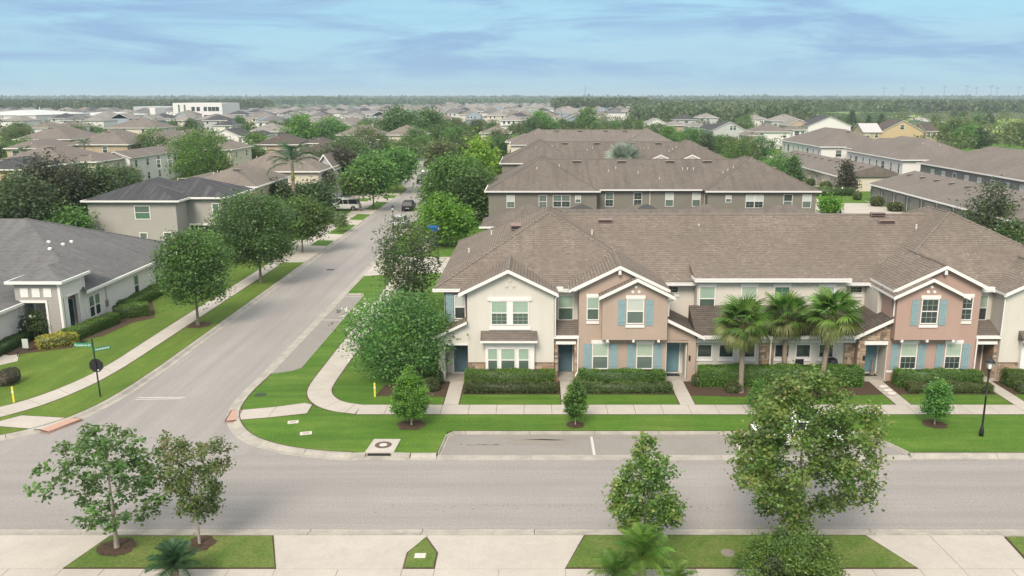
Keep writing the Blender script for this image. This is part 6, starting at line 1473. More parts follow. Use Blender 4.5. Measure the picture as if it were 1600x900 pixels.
# ---- hedges and shrubs
def hedge(x0, x1, y0, y1, h, label, lm='leaf_hedge', leaf=.066, ang=0, dens=620, core='leaf_hedge_dark', group=None, z=.12, name='hedge', rnd_=.035, round_=False, org=None, cat='hedge'):
    rg = np.random.default_rng(int(abs(x0 * 37 + y0 * 11))); w, d = x1 - x0, y1 - y0
    area = 2 * (w + d) * h + w * d; n = int(area * dens)
    pr = np.array([w * d, w * h, w * h, d * h, d * h]); k = rg.choice(5, n, p=pr / pr.sum()); u, v = rg.uniform(0, 1, n), rg.uniform(0, 1, n)
    X = np.select([k == 0, k == 1, k == 2, k == 3, k == 4], [u * w, u * w, u * w, 0 * u, 0 * u + w]); Yv = np.select([k == 0, k == 1, k == 2, k == 3, k == 4], [v * d, 0 * u, 0 * u + d, u * d, u * d]); Zv = np.select([k == 0], [0 * u + h], v * h)
    P = np.stack([X - w / 2, Yv - d / 2, Zv], 1)
    # soften: pull corners in, lumpy top
    rx = np.clip(np.abs(P[:, 0]) - (w / 2 - .15), 0, None); ry = np.clip(np.abs(P[:, 1]) - (d / 2 - .15), 0, None); P[:, 2] -= (rx + ry) * .35 * (P[:, 2] > h * .5)
    if round_:
        q = (P - [0, 0, h / 2]) / [w / 2, d / 2, h / 2]; q /= np.maximum(1e-6, (np.abs(q) ** 2.6).sum(1) ** (1 / 2.6))[:, None]; P = q * [w / 2, d / 2, h / 2] + [0, 0, h / 2]
    P += rg.normal(size=P.shape) * rnd_ * .6
    P[:, 2] += .05 * np.sin(P[:, 0] * 2.3 + 1) * (P[:, 2] > h * .6) + .03 * np.sin(P[:, 0] * 7.1)
    P[:, 2] = np.maximum(P[:, 2], .02)
    V, Fq = leaf_mesh(P, leaf, rg, .4, .7)
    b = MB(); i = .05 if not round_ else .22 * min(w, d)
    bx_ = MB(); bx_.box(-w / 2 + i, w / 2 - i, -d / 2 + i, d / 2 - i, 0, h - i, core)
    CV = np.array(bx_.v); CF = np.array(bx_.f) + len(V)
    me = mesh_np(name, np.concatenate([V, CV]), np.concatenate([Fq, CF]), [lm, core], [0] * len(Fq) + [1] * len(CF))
    o = bpy.data.objects.new(name, me); COL.objects.link(o); o.location = ((x0 + x1) / 2, (y0 + y1) / 2, z); o.rotation_euler = (0, 0, ang)
    return tag(o, label, cat, group)
hedge(-4.15, 1.2, 47.75, 48.6, .95, 'tall clipped green hedge under the bay window of the cream gable unit')
hedge(-4.05, 1.35, 46.7, 47.4, .55, 'low dark front hedge before the cream gable unit', 'leaf_hedge_low')
hedge(2.65, 7.8, 47.75, 48.6, .95, 'tall clipped hedge under the blue-shuttered windows of the first rose unit')
hedge(2.65, 8.05, 46.7, 47.4, .55, 'low dark front hedge before the first rose unit', 'leaf_hedge_low')
hedge(21.6, 26.7, 47.75, 48.6, .95, 'tall clipped hedge under the shutters of the right-hand rose unit')
hedge(21.9, 26.8, 46.7, 47.4, .55, 'low dark front hedge before the right-hand rose unit', 'leaf_hedge_low')
hedge(28.2, 33.3, 47.75, 48.6, .95, 'tall hedge at the right edge before the cream end unit')
hedge(28.3, 33.4, 46.7, 47.4, .55, 'low hedge at the right edge before the cream end unit', 'leaf_hedge_low')
hedge(9.9, 19.6, 47.8, 48.9, 1.15, 'long dark hedge along the centre porch behind the palms', 'leaf_hedge', .075, name='hedge')
hedge(9.45, 10.2, 47.9, 48.6, .7, 'small dark shrub at the left end of the centre porch hedge', 'leaf_hedge_low', round_=True, name='shrub', cat='shrub')
hedge(11.2, 12.2, 46.7, 47.4, .55, 'low shrub left of the leftmost palm', 'leaf_hedge_low', round_=True, name='shrub', cat='shrub')
hedge(-6.2, -5.5, 48.0, 48.7, .8, 'small dark shrub beside the left porch column', 'leaf_hedge_dark', round_=True, name='shrub', cat='shrub')
hedge(-7.0, -5.6, 46.9, 47.8, .65, 'low spreading shrub left of the first walk', 'leaf_hedge_low', round_=True, name='shrub', cat='shrub')
hedge(-8.4, -6.9, 48.2, 49.4, 1.2, 'dark shrub mass between the crape myrtle and the left porch', 'leaf_dark', round_=True, name='shrub', cat='shrub')
spec_tree(1182, 640, 590, 14, 'pointed green shrub before the leftmost palms', dict(shape='egg', lump=.1, csize=.12, leaf=.10, leafm='leaf_green', trunk=.02, base=.15), nclump=60, per=34, name='shrub')
# west house hedges
def hedge_line(x0, y0, x1, y1, w, h, label, **kw):
    L = math.hypot(x1 - x0, y1 - y0); a = atan2(y1 - y0, x1 - x0); cx, cy = (x0 + x1) / 2, (y0 + y1) / 2
    return hedge(cx - L / 2, cx + L / 2, cy - w / 2, cy + w / 2, h, label, ang=a, **kw)
hedge_line(-33.0, 57.4, -32.2, 62.6, 1.0, .85, 'clipped hedge in front of the white house window by the porch')
hedge_line(-32.9, 64.0, -30.7, 65.3, 1.3, .95, 'rounded clipped hedge jutting towards the lawn of the white house')
hedge_line(-33.0, 65.8, -33.1, 77, 1.1, .85, 'long hedge along the flank of the white house')
hedge_line(-34.2, 55.9, -32.3, 57.4, 1.5, .75, 'variegated yellow hedge by the entry path of the white house', lm='leaf_yellow', core='leaf_olive', leaf=.12, dens=200)
hedge_line(-36.0, 53.5, -36.2, 58.2, .8, .7, 'dark low hedge along the garage wall of the white house', lm='leaf_hedge_dark')
hedge(-32.3, -31.2, 47.8, 49.2, .9, 'brownish dry shrub at the left edge of the lawn', 'leaf_brown', round_=True, name='shrub', cat='shrub', core='bark')
gd = spec_tree(60, 528, 488, 24, 'gardenia bush with white flowers before the porch of the white house', dict(shape='round', lump=.15, leafm='leaf_dark', mats2=('leaf_oak',), csize=.2, leaf=.13, trunk=.04, base=.3), nclump=90, per=34, name='shrub')
rg = np.random.default_rng(9); P = rg.normal(size=(26, 3)); P /= np.linalg.norm(P, axis=1)[:, None]; P = P * [1.05, 1.05, .8] + [0, 0, 1.0]; P = P[P[:, 2] > .4]
LV, LF = leaf_mesh(np.repeat(P, 4, 0) + rg.normal(size=(len(P) * 4, 3)) * .03, .13, rg, .3, .9); inst(mesh_np('blossom', LV, LF, ['flower']), 'blossom', gd)
# rear lane shrubs
for a, b_, c, d, lab in ((47.5, 56, 148, 151.5, 'long dark hedge under the bronze magnolia'), ):
    hedge(a, b_, c, d, 1.3, lab, 'leaf_hedge_low', .3, dens=18)
for i, (px, py, w) in enumerate(((1266, 290, .85), (1290, 296, 1.0), (1339, 312, .6), (1370, 322, 1.0), (1398, 330, 1.05), (1250, 337, .7))):
    x, y = G(px, py, .12); hedge(x - w, x + w, y - .8, y + .8, 1.15 + .1 * (i % 2), 'clipped round shrub ' + ['by the first cream garage door', 'at the bend of the rear lane under the white doors', 'on the small lawn beside the grey garages', 'between the first two grey garage drives', 'between the second and third grey garage drives', 'at the corner of the grey townhouse row'][i], 'leaf_hedge_low', .16, dens=90, round_=True, name='shrub', cat='shrub')
    x, y = G(px, py, .12); hedge(x - w, x + w, y - 1, y + 1, 1.3 + .2 * (i % 2), ('clipped round shrub beside the rear lane, ' + ['far left of the lane', 'at the edge of the small lawn', 'between the first two grey garage drives', 'between the next garage drives', 'at the corner of the grey row', 'in the verge by the lane lamp', 'nearest the front roof ridge', 'beside the cream garages', 'at the first cream garage door'][i]), 'leaf_hedge_low', .25, dens=40, round_=True, name='shrub', cat='shrub')

# ---- palms
def fan_frond(seed, m, R=1.15, nb=26, droop=.35, pet=1.0):
    rg = random.Random(seed); V, Fq = [], []
    def quad(a, b, c, d): k = len(V); V.extend([a, b, c, d]); Fq.append((k, k + 1, k + 2, k + 3))
    # petiole along +X then the fan
    quad((0, -.022, 0), (0, .022, 0), (pet, .014, -.04), (pet, -.014, -.04))
    quad((0, 0, -.02), (0, 0, .02), (pet, 0, -.02), (pet, 0, -.06))
    for i in range(nb):
        a = radians(-118 + 236 * i / (nb - 1)) + rg.uniform(-.04, .04); L = R * (.78 + .22 * cos(a)) * rg.uniform(.9, 1.08); w = .036
        dirx, diry = cos(a), sin(a); px_, py_ = -diry, dirx; prev = None; up = .05 * (i % 2)
        for j in range(4):
            s_ = j / 3; r = L * s_; ww = w * (1, 1.25, .8, .08)[j] ; zz = -.04 + up * s_ - droop * L * s_ ** 2.2 - .10 * abs(sin(a)) * s_
            p = (pet - .05 + dirx * r * (1 - .12 * s_), diry * r * (1 - .12 * s_), zz)
            l_, r_ = (p[0] + px_ * ww, p[1] + py_ * ww, zz - .012), (p[0] - px_ * ww, p[1] - py_ * ww, zz + .012)
            if prev: quad(prev[0], prev[1], r_, l_)
            prev = (l_, r_)
    return mesh_np('frond', np.array(V), np.array(Fq), [m])
FAN = [fan_frond(i, 'palm_green', 1.0, droop=.25 + .1 * i) for i in range(3)]
FANOLD = [fan_frond(10 + i, 'palm_old', .95, droop=.6 + .15 * i) for i in range(2)]
FANDEAD = [fan_frond(20 + i, 'palm_straw', .7, 12, droop=.9) for i in range(2)]
FANSIL = [fan_frond(30 + i, 'palm_silver', 1.0, 24, droop=.1) for i in range(2)]
def sabal(x, y, h, label, seed, sc=1.0, lean=(0, 0), nf=52, z=.12):
    rg = random.Random(seed); r = thing('palm_tree', (x, y, z), label, 'palm tree')
    b = MB(); n = 9; pts = [Vector((x + lean[0] * (i / n) ** 1.4, y + lean[1] * i / n, z + h * i / n)) for i in range(n + 1)]
    for i in range(n): b.tube(pts[i], pts[i + 1], (.20 if i < 1 else .155) , .15 if i < n - 3 else .18, 'palm_bark', 10, False)
    b.build('trunk', r, True)
    top = pts[-1] - Vector((x, y, z))
    b = MB()    # cross-hatched leaf bases under the crown
    for k in range(34):
        t = 1 - k / 34 * .34; c = pts[0].lerp(pts[-1], t); a = k * 2.4; d = Vector((cos(a), sin(a), 0)); b.tube(c + d * .12 + Vector((0, 0, -.1)), c + d * .30 + Vector((0, 0, .22)), .045, .02, 'palm_straw', 4)
    tag(b.build('leaf_bases', r), kind='stuff')
    for k in range(nf):
        u = (k + .5) / nf; el = radians(82 - 150 * u ** .9 + rg.uniform(-9, 9)); az = k * 2.39996 + rg.uniform(-.25, .25)
        me = rg.choice(FAN) if u < .56 else rg.choice(FANOLD) if u < .86 else rg.choice(FANDEAD)
        s_ = sc * rg.uniform(.88, 1.1) * (.85 if u > .9 else 1)
        inst(me, 'frond', r, tuple(top + Vector((0, 0, .05))), (rg.uniform(-.5, .5), -el, az), (s_, s_, s_))
    return r
sabal(*G(1157, 613, .12), 4.15, 'leftmost of three cabbage palms before the centre porch', 1, 1.0, (-.05, 0))
sabal(*G(1224, 596, .12), 4.1, 'middle cabbage palm of the three before the centre porch', 2, .95, (-.1, 0), 46)
sabal(*G(1283, 606, .12), 4.45, 'rightmost of three cabbage palms before the centre porch', 3, 1.02, (.35, 0))
# silver palm behind the grey row
x, y = G(973, 262, .1); x, y = (973 - CX) / ppm(136), 136
r = thing('palm_tree', (x, y, .1), 'silvery fan palm rising between the townhouse roofs', 'palm tree'); b = MB(); b.tube((x, y, .1), (x, y, 6.9), .3, .25, 'palm_bark', 8); b.build('trunk', r)
rg_ = random.Random(4)
for k in range(34):
    u = (k + .5) / 34; inst(rg_.choice(FANSIL), 'frond', r, (0, 0, 6.8), (rg_.uniform(-.4, .4), -radians(85 - 105 * u), k * 2.4), (1.9, 1.9, 1.9))
def feather_frond(seed, m, L=3.0, arch=.45, w=.5, n=26, rise=.35):
    rg = random.Random(seed); V, Fq = [], []
    def P(t): return Vector((L * t * (1 - .18 * t * t), 0, L * (rise * t - arch * t ** 2.3)))
    for j in range(8):
        a, c = P(j / 8), P((j + 1) / 8); r0, r1 = .03 * (1 - j / 9), .03 * (1 - (j + 1) / 9); k = len(V)
        V.extend([(a.x, -r0, a.z), (a.x, r0, a.z), (c.x, r1, c.z), (c.x, -r1, c.z)]); Fq.append((k, k + 1, k + 2, k + 3))
    for i in range(n):
        t = .12 + .88 * i / n; p = P(t); ll = w * sin(pi * (.15 + .8 * t)) ** .7
        for s_ in (-1, 1):
            q = Vector((p.x + ll * .45 * rg.uniform(.8, 1.2), s_ * ll, p.z - ll * rg.uniform(.15, .5))); wd = .028 * L / 2.4; k = len(V)
            V.extend([(p.x - wd, 0, p.z), (p.x + wd, 0, p.z), tuple(q + Vector((.01, 0, 0))), tuple(q)]); Fq.append((k, k + 1, k + 2, k + 3))
    return mesh_np('frond', np.array([tuple(v) for v in V]), np.array(Fq), [m])
def feather_palm(x, y, h, label, meshes, nf, sc, tr=.12, z=.12, els=(75, -20), shaft=None, seed=1, barkm='palm_bark'):
    rg = random.Random(seed); r = thing('palm_tree', (x, y, z), label, 'palm tree'); b = MB(); b.tube((x, y, z), (x, y, z + h), tr * 1.2, tr, barkm, 9, False); b.build('trunk', r, True)
    if shaft: b = MB(); b.tube((x, y, z + h - shaft), (x, y, z + h + .2), tr * 1.25, tr * .8, 'crownshaft', 9); b.build('crownshaft', r, True)
    for k in range(nf):
        u = (k + .5) / nf; el = els[0] + (els[1] - els[0]) * u; inst(rg.choice(meshes), 'frond', r, (0, 0, h), (rg.uniform(-.3, .3), -radians(el), k * 2.4 + rg.uniform(-.2, .2)), (sc, sc, sc))
    return r
RF = [feather_frond(i, 'palm_dark', 3.2, .55, .75, 30) for i in range(3)]
yy = 118; feather_palm((462 - CX) / ppm(yy), yy, 8.0, 'tall royal palm with yellow-green crownshaft rising behind the grey house', RF, 13, 1.42, .2, els=(66, -14), shaft=2.4, seed=3)
b_ = [feather_frond(10 + i, 'palm_green', 1.5, .5, .36, 34) for i in range(3)]
feather_palm(*(lambda q: (q[0], q[1]))(((275 - CX) / ppm(26.9), 26.9)), .75, 'dark feathery date palm at the bottom left behind the sidewalk', [feather_frond(15 + i, 'palm_dark', 1.5, .5, .30, 40) for i in range(3)], 30, .78, .14, els=(80, -10), seed=5)
x0_ = (1002 - CX) / ppm(26.9)
feather_palm(x0_, 26.9, 1.15, 'bushy green date palm at the bottom below the third maple', b_, 34, .9, .14, els=(88, -15), seed=6)
feather_palm(x0_ - 1.0, 26.4, .7, 'lower clump of date palm left of the bushy one', b_, 22, .75, .12, els=(80, -10), seed=7)
feather_palm(x0_ + 1.15, 26.2, .6, 'small date palm clump right of the bushy one', b_, 16, .6, .12, els=(80, -10), seed=8)
for px, yy, h in ((93, 178, 5), (105, 182, 5), (136, 200, 6.2), (42, 190, 5), (1325, 205, 6), (1345, 215, 6)):
    feather_palm((px - CX) / ppm(yy), yy, h, {93: 'small dark palm left of the far-left pair over the pale metal roof', 105: 'small dark palm right of its twin over the pale metal roof', 136: 'dark palm with arching fronds beside the white gable at far left', 42: 'lone dark palm over the brown roofs nearest the left edge', 1325: 'dark palm behind the white townhouse roofs, left of a pair', 1345: 'dark palm behind the white townhouse roofs, right of a pair'}[px], RF, 9, .8, .2, els=(55, -20), seed=px, z=.1)
# dense rounded shrub tree at bottom right
x_, y_ = (1237 - CX) / ppm(26.6), 26.6
ms = tree_mesh(77, 1.95, 1.85, .1, 220, 80, .15, .10, 'dome', .06, 'leaf_hedge', 'bark', ('leaf_green', 'leaf_dark'), lump=.15)
plant_tree(ms, x_, y_, 'dense rounded bush at the bottom edge under the largest maple', name='shrub', cat='shrub')

# ================================================================== STREET FURNITURE AND VEHICLES
def lamp(x, y, h, label, z=.12, sc=1.0):
    r = thing('street_lamp', (x, y, z), label, 'street lamp', 'black post lamps in the streets'); q = lambda v: z + v
    b = MB(); b.lathe(x, y, [(.11, z - .05), (.11, q(.35)), (.07, q(.45)), (.05, q(.6)), (.045, q(h * .5)), (.06, q(h * .5 + .02)), (.06, q(h * .5 + .06)), (.042, q(h * .5 + .08)), (.038, q(h - .75)), (.09, q(h - .62)), (.10, q(h - .5))], 'dark_metal', 10); b.build('post', r, True)
    b = MB(); b.lathe(x, y, [(.12, q(h - .5)), (.17, q(h - .18))], 'lamp_glass', 8); b.build('globe', r)
    b = MB()
    for k in range(4): a = k * pi / 2 + .4; b.tube((x + .12 * cos(a), y + .12 * sin(a), q(h - .5)), (x + .175 * cos(a), y + .175 * sin(a), q(h - .16)), .014, .014, 'dark_metal', 5)
    b.build('lantern_bars', r)
    b = MB(); b.lathe(x, y, [(.24, q(h - .18)), (.22, q(h - .10)), (.09, q(h + .02)), (.03, q(h + .05)), (.02, q(h + .12))], 'dark_metal', 12); b.build('cap', r)
    return r
lamp(*G(1533, 681, .12), 4.12, 'black post lamp with lantern on the lawn in front of the right-hand units')
lamp((615.5 - CX) / ppm(100), 100, 4.3, 'black post lamp at the side street seen just above the dark corner tree')
lamp(*G(1313, 334, .12), 4.2, 'black post lamp by the rear lane beyond the front roof')
lamp((685 - CX) / ppm(86), 86, 4.1, 'slim black post lamp carrying the blue street sign by the alley')
lx, ly = (684.5 - CX) / ppm(85.7), 85.7
r = thing('street_sign', (lx - .35, ly, 3.3), 'blue street name blades fixed on the slim post by the alley', 'street sign')
b = MB(); b.box(lx - .95, lx + .02, ly - .06, ly - .03, 3.95, 4.2, 'sign_blue'); b.build('sign_blade', r)
b = MB(); b.solid([(lx - .5, ly - .5, 3.62), (lx + .1, ly + .25, 3.62), (lx + .08, ly + .27, 3.62), (lx - .52, ly - .48, 3.62), (lx - .5, ly - .5, 3.86), (lx + .1, ly + .25, 3.86), (lx + .08, ly + .27, 3.86), (lx - .52, ly - .48, 3.86)], [(0, 3, 2, 1), (4, 5, 6, 7), (0, 1, 5, 4), (1, 2, 6, 5), (2, 3, 7, 6), (3, 0, 4, 7)], 'sign_blue'); b.build('sign_blade', r)
b = MB(); b.tube((lx, ly, 3.3), (lx, ly, 4.3), .03, .03, 'dark_metal', 6); b.build('bracket', r)
# stop sign seen from behind, with street name blades
x, y = G(157, 620, .12); r = thing('stop_sign', (x, y, .12), 'back of a black octagonal stop sign on a black post with green street name blades', 'stop sign')
b = MB(); b.tube((x, y, .1), (x - .10, y, 3.6), .045, .038, 'dark_metal', 8); b.build('post', r)
b = MB(); n = 8; cx, cz, R_ = x - .06, 2.0, .42
b.solid([(cx + R_ * cos(2 * pi * (i + .5) / n), y + .04 + dy_, cz + R_ * sin(2 * pi * (i + .5) / n)) for dy_ in (0, .03) for i in range(n)], [tuple(range(n)), tuple(range(2 * n - 1, n - 1, -1))] + [(i, (i + 1) % n, (i + 1) % n + n, i + n) for i in range(n)], 'dark_metal')
oct_ = b.build('sign_panel', r)
b = MB(); b.lathe(0, 0, [(.045, 0), (.04, .015)], 'letter', 10); V = [(cx + .11 + a, y + .02 - c, cz - .27 + bb) for a, bb, c in b.v]; b.v = V; b.build('sticker', oct_)
def blade(x0, y0, dx, dy, L, z0, hgt, text, m='sign_green'):
    b = MB(); nx, ny = -dy, dx; t = .012
    P = []
    for zz in (z0, z0 + hgt):
        for (u, v) in ((0, -t), (L, -t), (L, t), (0, t)): P.append((x0 + dx * u + nx * v, y0 + dy * u + ny * v, zz))
    b.solid(P, [(0, 3, 2, 1), (4, 5, 6, 7), (0, 1, 5, 4), (1, 2, 6, 5), (2, 3, 7, 6), (3, 0, 4, 7)], m); s_ = b.build('sign_blade', r)
    if text:
        cu = bpy.data.curves.new('lettering', 'FONT'); cu.body = text; cu.size = hgt * .80; cu.extrude = .002; cu.space_character = .97
        o = bpy.data.objects.new('lettering', cu); COL.objects.link(o); dg = bpy.context.evaluated_depsgraph_get(); me = bpy.data.meshes.new_from_object(o.evaluated_get(dg)); bpy.data.objects.remove(o)
        w = max(v.co.x for v in me.vertices); k = min(1, (L - .12) / w)
        me.materials.clear(); me.materials.append(M['letter'])
        o = bpy.data.objects.new('lettering', me); COL.objects.link(o); o.parent = s_
        o.location = (x0 + dx * .06 + dy * (t + .004) - r.location.x, y0 + dy * .06 - dx * (t + .004) - r.location.y, z0 + hgt * .2 - r.location.z)
        o.rotation_euler = (pi / 2, 0, atan2(dy, dx)); o.scale = (k, 1, 1)
    return s_
blade(x - 1.17, y, 1, 0, 1.06, 3.12, .24, 'Parkshore Dr'); blade(x - .02, y - .1, .72, .69, .9, 2.86, .22, 'Linen Fin Way' if False else '')
# strokes of the illegible second blade
b = MB()
for k in range(9):
    u = .10 + k * .085; b.fbox((x - .02 + .72 * u, y - .1 + .69 * u, .72, .69, .69, -.72), 0, .05, 2.92, 3.02 - .02 * (k % 2), .012, .016, 'letter')
b.build('lettering', r)
for px, py, h, lab in ((22, 629, .95, 'yellow utility marker stake in the lawn at the left edge'), (586, 620, .85, 'yellow utility marker stake in the lawn under the crape myrtle')):
    x, y = G(px, py, .12); b = MB(); b.box(x - .05, x + .05, y - .02, y + .02, .1, .12 + h, 'yellow'); b.box(x - .052, x + .052, y - .022, y - .018, .12 + h * .62, .12 + h * .72, 'letter'); tag(b.build('marker_stake', org=(x, y, .12)), lab, 'marker')
# sandbag-like pale stones beside a walk
for i, (px, py) in enumerate(((1380, 604), (1387, 610), (1393, 615))):
    x, y = G(px, py, .2); b = MB(); n = 10; rgs = random.Random(i); b.lathe(x, y, [(.12, .13), (.20, .17), (.19, .24), (.10, .29)], 'pale_stone', 9)
    b.v = [(x + (a - x) * 1.5 + rgs.uniform(-.02, .02), y + (c - y) * .8, d) for a, c, d in b.v]
    tag(b.build('edging_stone', org=(x, y, .13)), 'pale edging stone by the right walk, ' + ['nearest the porch', 'middle of the three', 'furthest from the porch'][i], 'stone')
x, y = 1.32, 48.6; b = MB(); b.lathe(x, y, [(.09, .13), (.13, .35), (.12, .36), (.10, .34)], 'orange_pot', 12); tag(b.build('plant_pot', org=(x, y, .13)), 'small terracotta pot at the stone pier of the second door', 'pot')
# sign by the entry path, left
x, y = G(41, 549, .12); r = thing('yard_sign', (x, y, .12), 'small pale sign at the start of the entry path of the white house', 'sign'); b = MB(); b.box(x - .2, x + .2, y - .02, y + .02, .35, 1.0, 'blind_white'); b.build('sign_panel', r); b = MB(); b.tube((x - .15, y, .1), (x - .15, y, .4), .015, .015, 'dark_metal', 5); b.tube((x + .15, y, .1), (x + .15, y, .4), .015, .015, 'dark_metal', 5); b.build('stake', r)
x, y = G(28, 557, .12); b = MB(); b.lathe(x, y, [(.03, .1), (.03, .35), (.1, .38), (.06, .48)], 'dark_metal', 8); tag(b.build('path_light', org=(x, y, .12)), 'small dark path light on the lawn by the entry path', 'path light')
# bikes / grill hinted behind the centre hedge
x, y = 16.2, 49.15; r = thing('garden_chair', (x, y, .12), 'dark metal garden chair on the centre porch behind the hedge', 'chair')
b = MB(); b.box(x - .25, x + .25, y - .22, y + .22, .55, .60, 'dark_metal'); b.build('seat', r)
b = MB(); b.box(x - .25, x + .25, y + .2, y + .25, .6, 1.4, 'dark_metal'); b.build('backrest', r)
for dx in (-.22, .22):
    for dy in (-.2, .2): b = MB(); b.tube((x + dx, y + dy, .12), (x + dx, y + dy, .56), .02, .02, 'dark_metal', 5); b.build('leg', r)
x, y = 18.1, 49.1; r = thing('grill', (x, y, .12), 'dark barbecue grill on the centre porch beside the right palm trunk', 'grill')
b = MB(); b.lathe(x, y, [(.12, .95), (.3, 1.1), (.34, 1.3), (.28, 1.5), (.08, 1.6)], 'dark_metal', 12); b.build('kettle', r)
for k in range(3): a = k * 2.1; b = MB(); b.tube((x + .15 * cos(a), y + .15 * sin(a), 1.0), (x + .35 * cos(a), y + .35 * sin(a), .12), .02, .02, 'dark_metal', 5); b.build('leg', r)
# a dark umbrella / statue by the right porch door
x, y = 21.2 - .25, 50.0; b = MB(); b.lathe(x, y, [(.16, .2), (.13, .35), (.09, .75), (.05, 1.1), (.03, 1.3)], 'bark', 8); tag(b.build('closed_umbrella', org=(x, y, .2)), 'dark closed umbrella standing in the right side porch', 'umbrella')
x, y = 26.5, 49.0; 
r = thing('mailbox', (x + 1.1, 48.75, .1), 'round-topped dark bin beside the stone pier of the right-hand doorway', 'bin'); b = MB(); b.lathe(x + 1.1 - 1.9, 48.55, [(.22, .1), (.24, .85), (.25, .9), (.2, 1.0)], 'dark_metal', 14); b.build('body', r)
# wheeled transmission pylons and poles
for i, (px, pt) in enumerate(((1380, 136.5), (1409, 136), (1439, 135.5), (1474, 134.5), (1508.5, 133.5), (1524, 136), (1546.5, 133.5), (1556, 136.5), (1590, 135.5))):
    yy = 3000; x = (px - CX) / ppm(yy); _, zt = Z(px, pt, yy); b = MB(); b.tube((x, yy, 0), (x, yy, zt), 1.1, .7, 'steel', 6); b.box(x - 9, x + 9, yy - .4, yy + .4, zt - 4.5, zt - 3.3, 'steel'); b.box(x - 6, x + 6, yy - .4, yy + .4, zt - 1.2, zt, 'steel')
    tag(b.build('transmission_pylon', org=(x, yy, 0)), 'slender transmission pylon on the right horizon', 'pylon', 'transmission pylons on the right horizon')
yy = 1600; x = (914 - CX) / ppm(yy); _, zt = Z(914, 134.5, yy); b = MB(); b.tube((x, yy, 0), (x, yy, zt), .7, .35, 'steel', 6)
for k in range(5): b.box(x - 1.3, x + 1.3, yy - .2, yy + .2, zt - 2 - k * 3, zt - 1.4 - k * 3, 'steel')
tag(b.build('radio_mast', org=(x, yy, 0)), 'thin radio mast above the tall wood right of centre', 'mast')
yy = 700; x = (64 - CX) / ppm(yy); _, zt = Z(64, 167, yy); b = MB(); b.tube((x, yy, 0), (x, yy, zt), .5, .35, 'trim', 8); tag(b.build('flagpole', org=(x, yy, 0)), 'white pole standing beside the low industrial shed', 'pole')
# goal-post-like white frames at the park
for i, (px, yy) in enumerate(((1430, 1000), (1488, 1100))):
    x = (px - CX) / ppm(yy); b = MB(); b.tube((x - 6, yy, 0), (x - 6, yy, 11), .25, .25, 'trim', 6); b.tube((x + 6, yy, 0), (x + 6, yy, 11), .25, .25, 'trim', 6); b.tube((x - 6, yy, 7), (x + 6, yy, 7), .25, .25, 'trim', 6); tag(b.build('goal_post', org=(x, yy, 0)), ['white sports goal frame left of the pale blue building', 'white sports goal frame right of the pale blue building'][i], 'goal post')

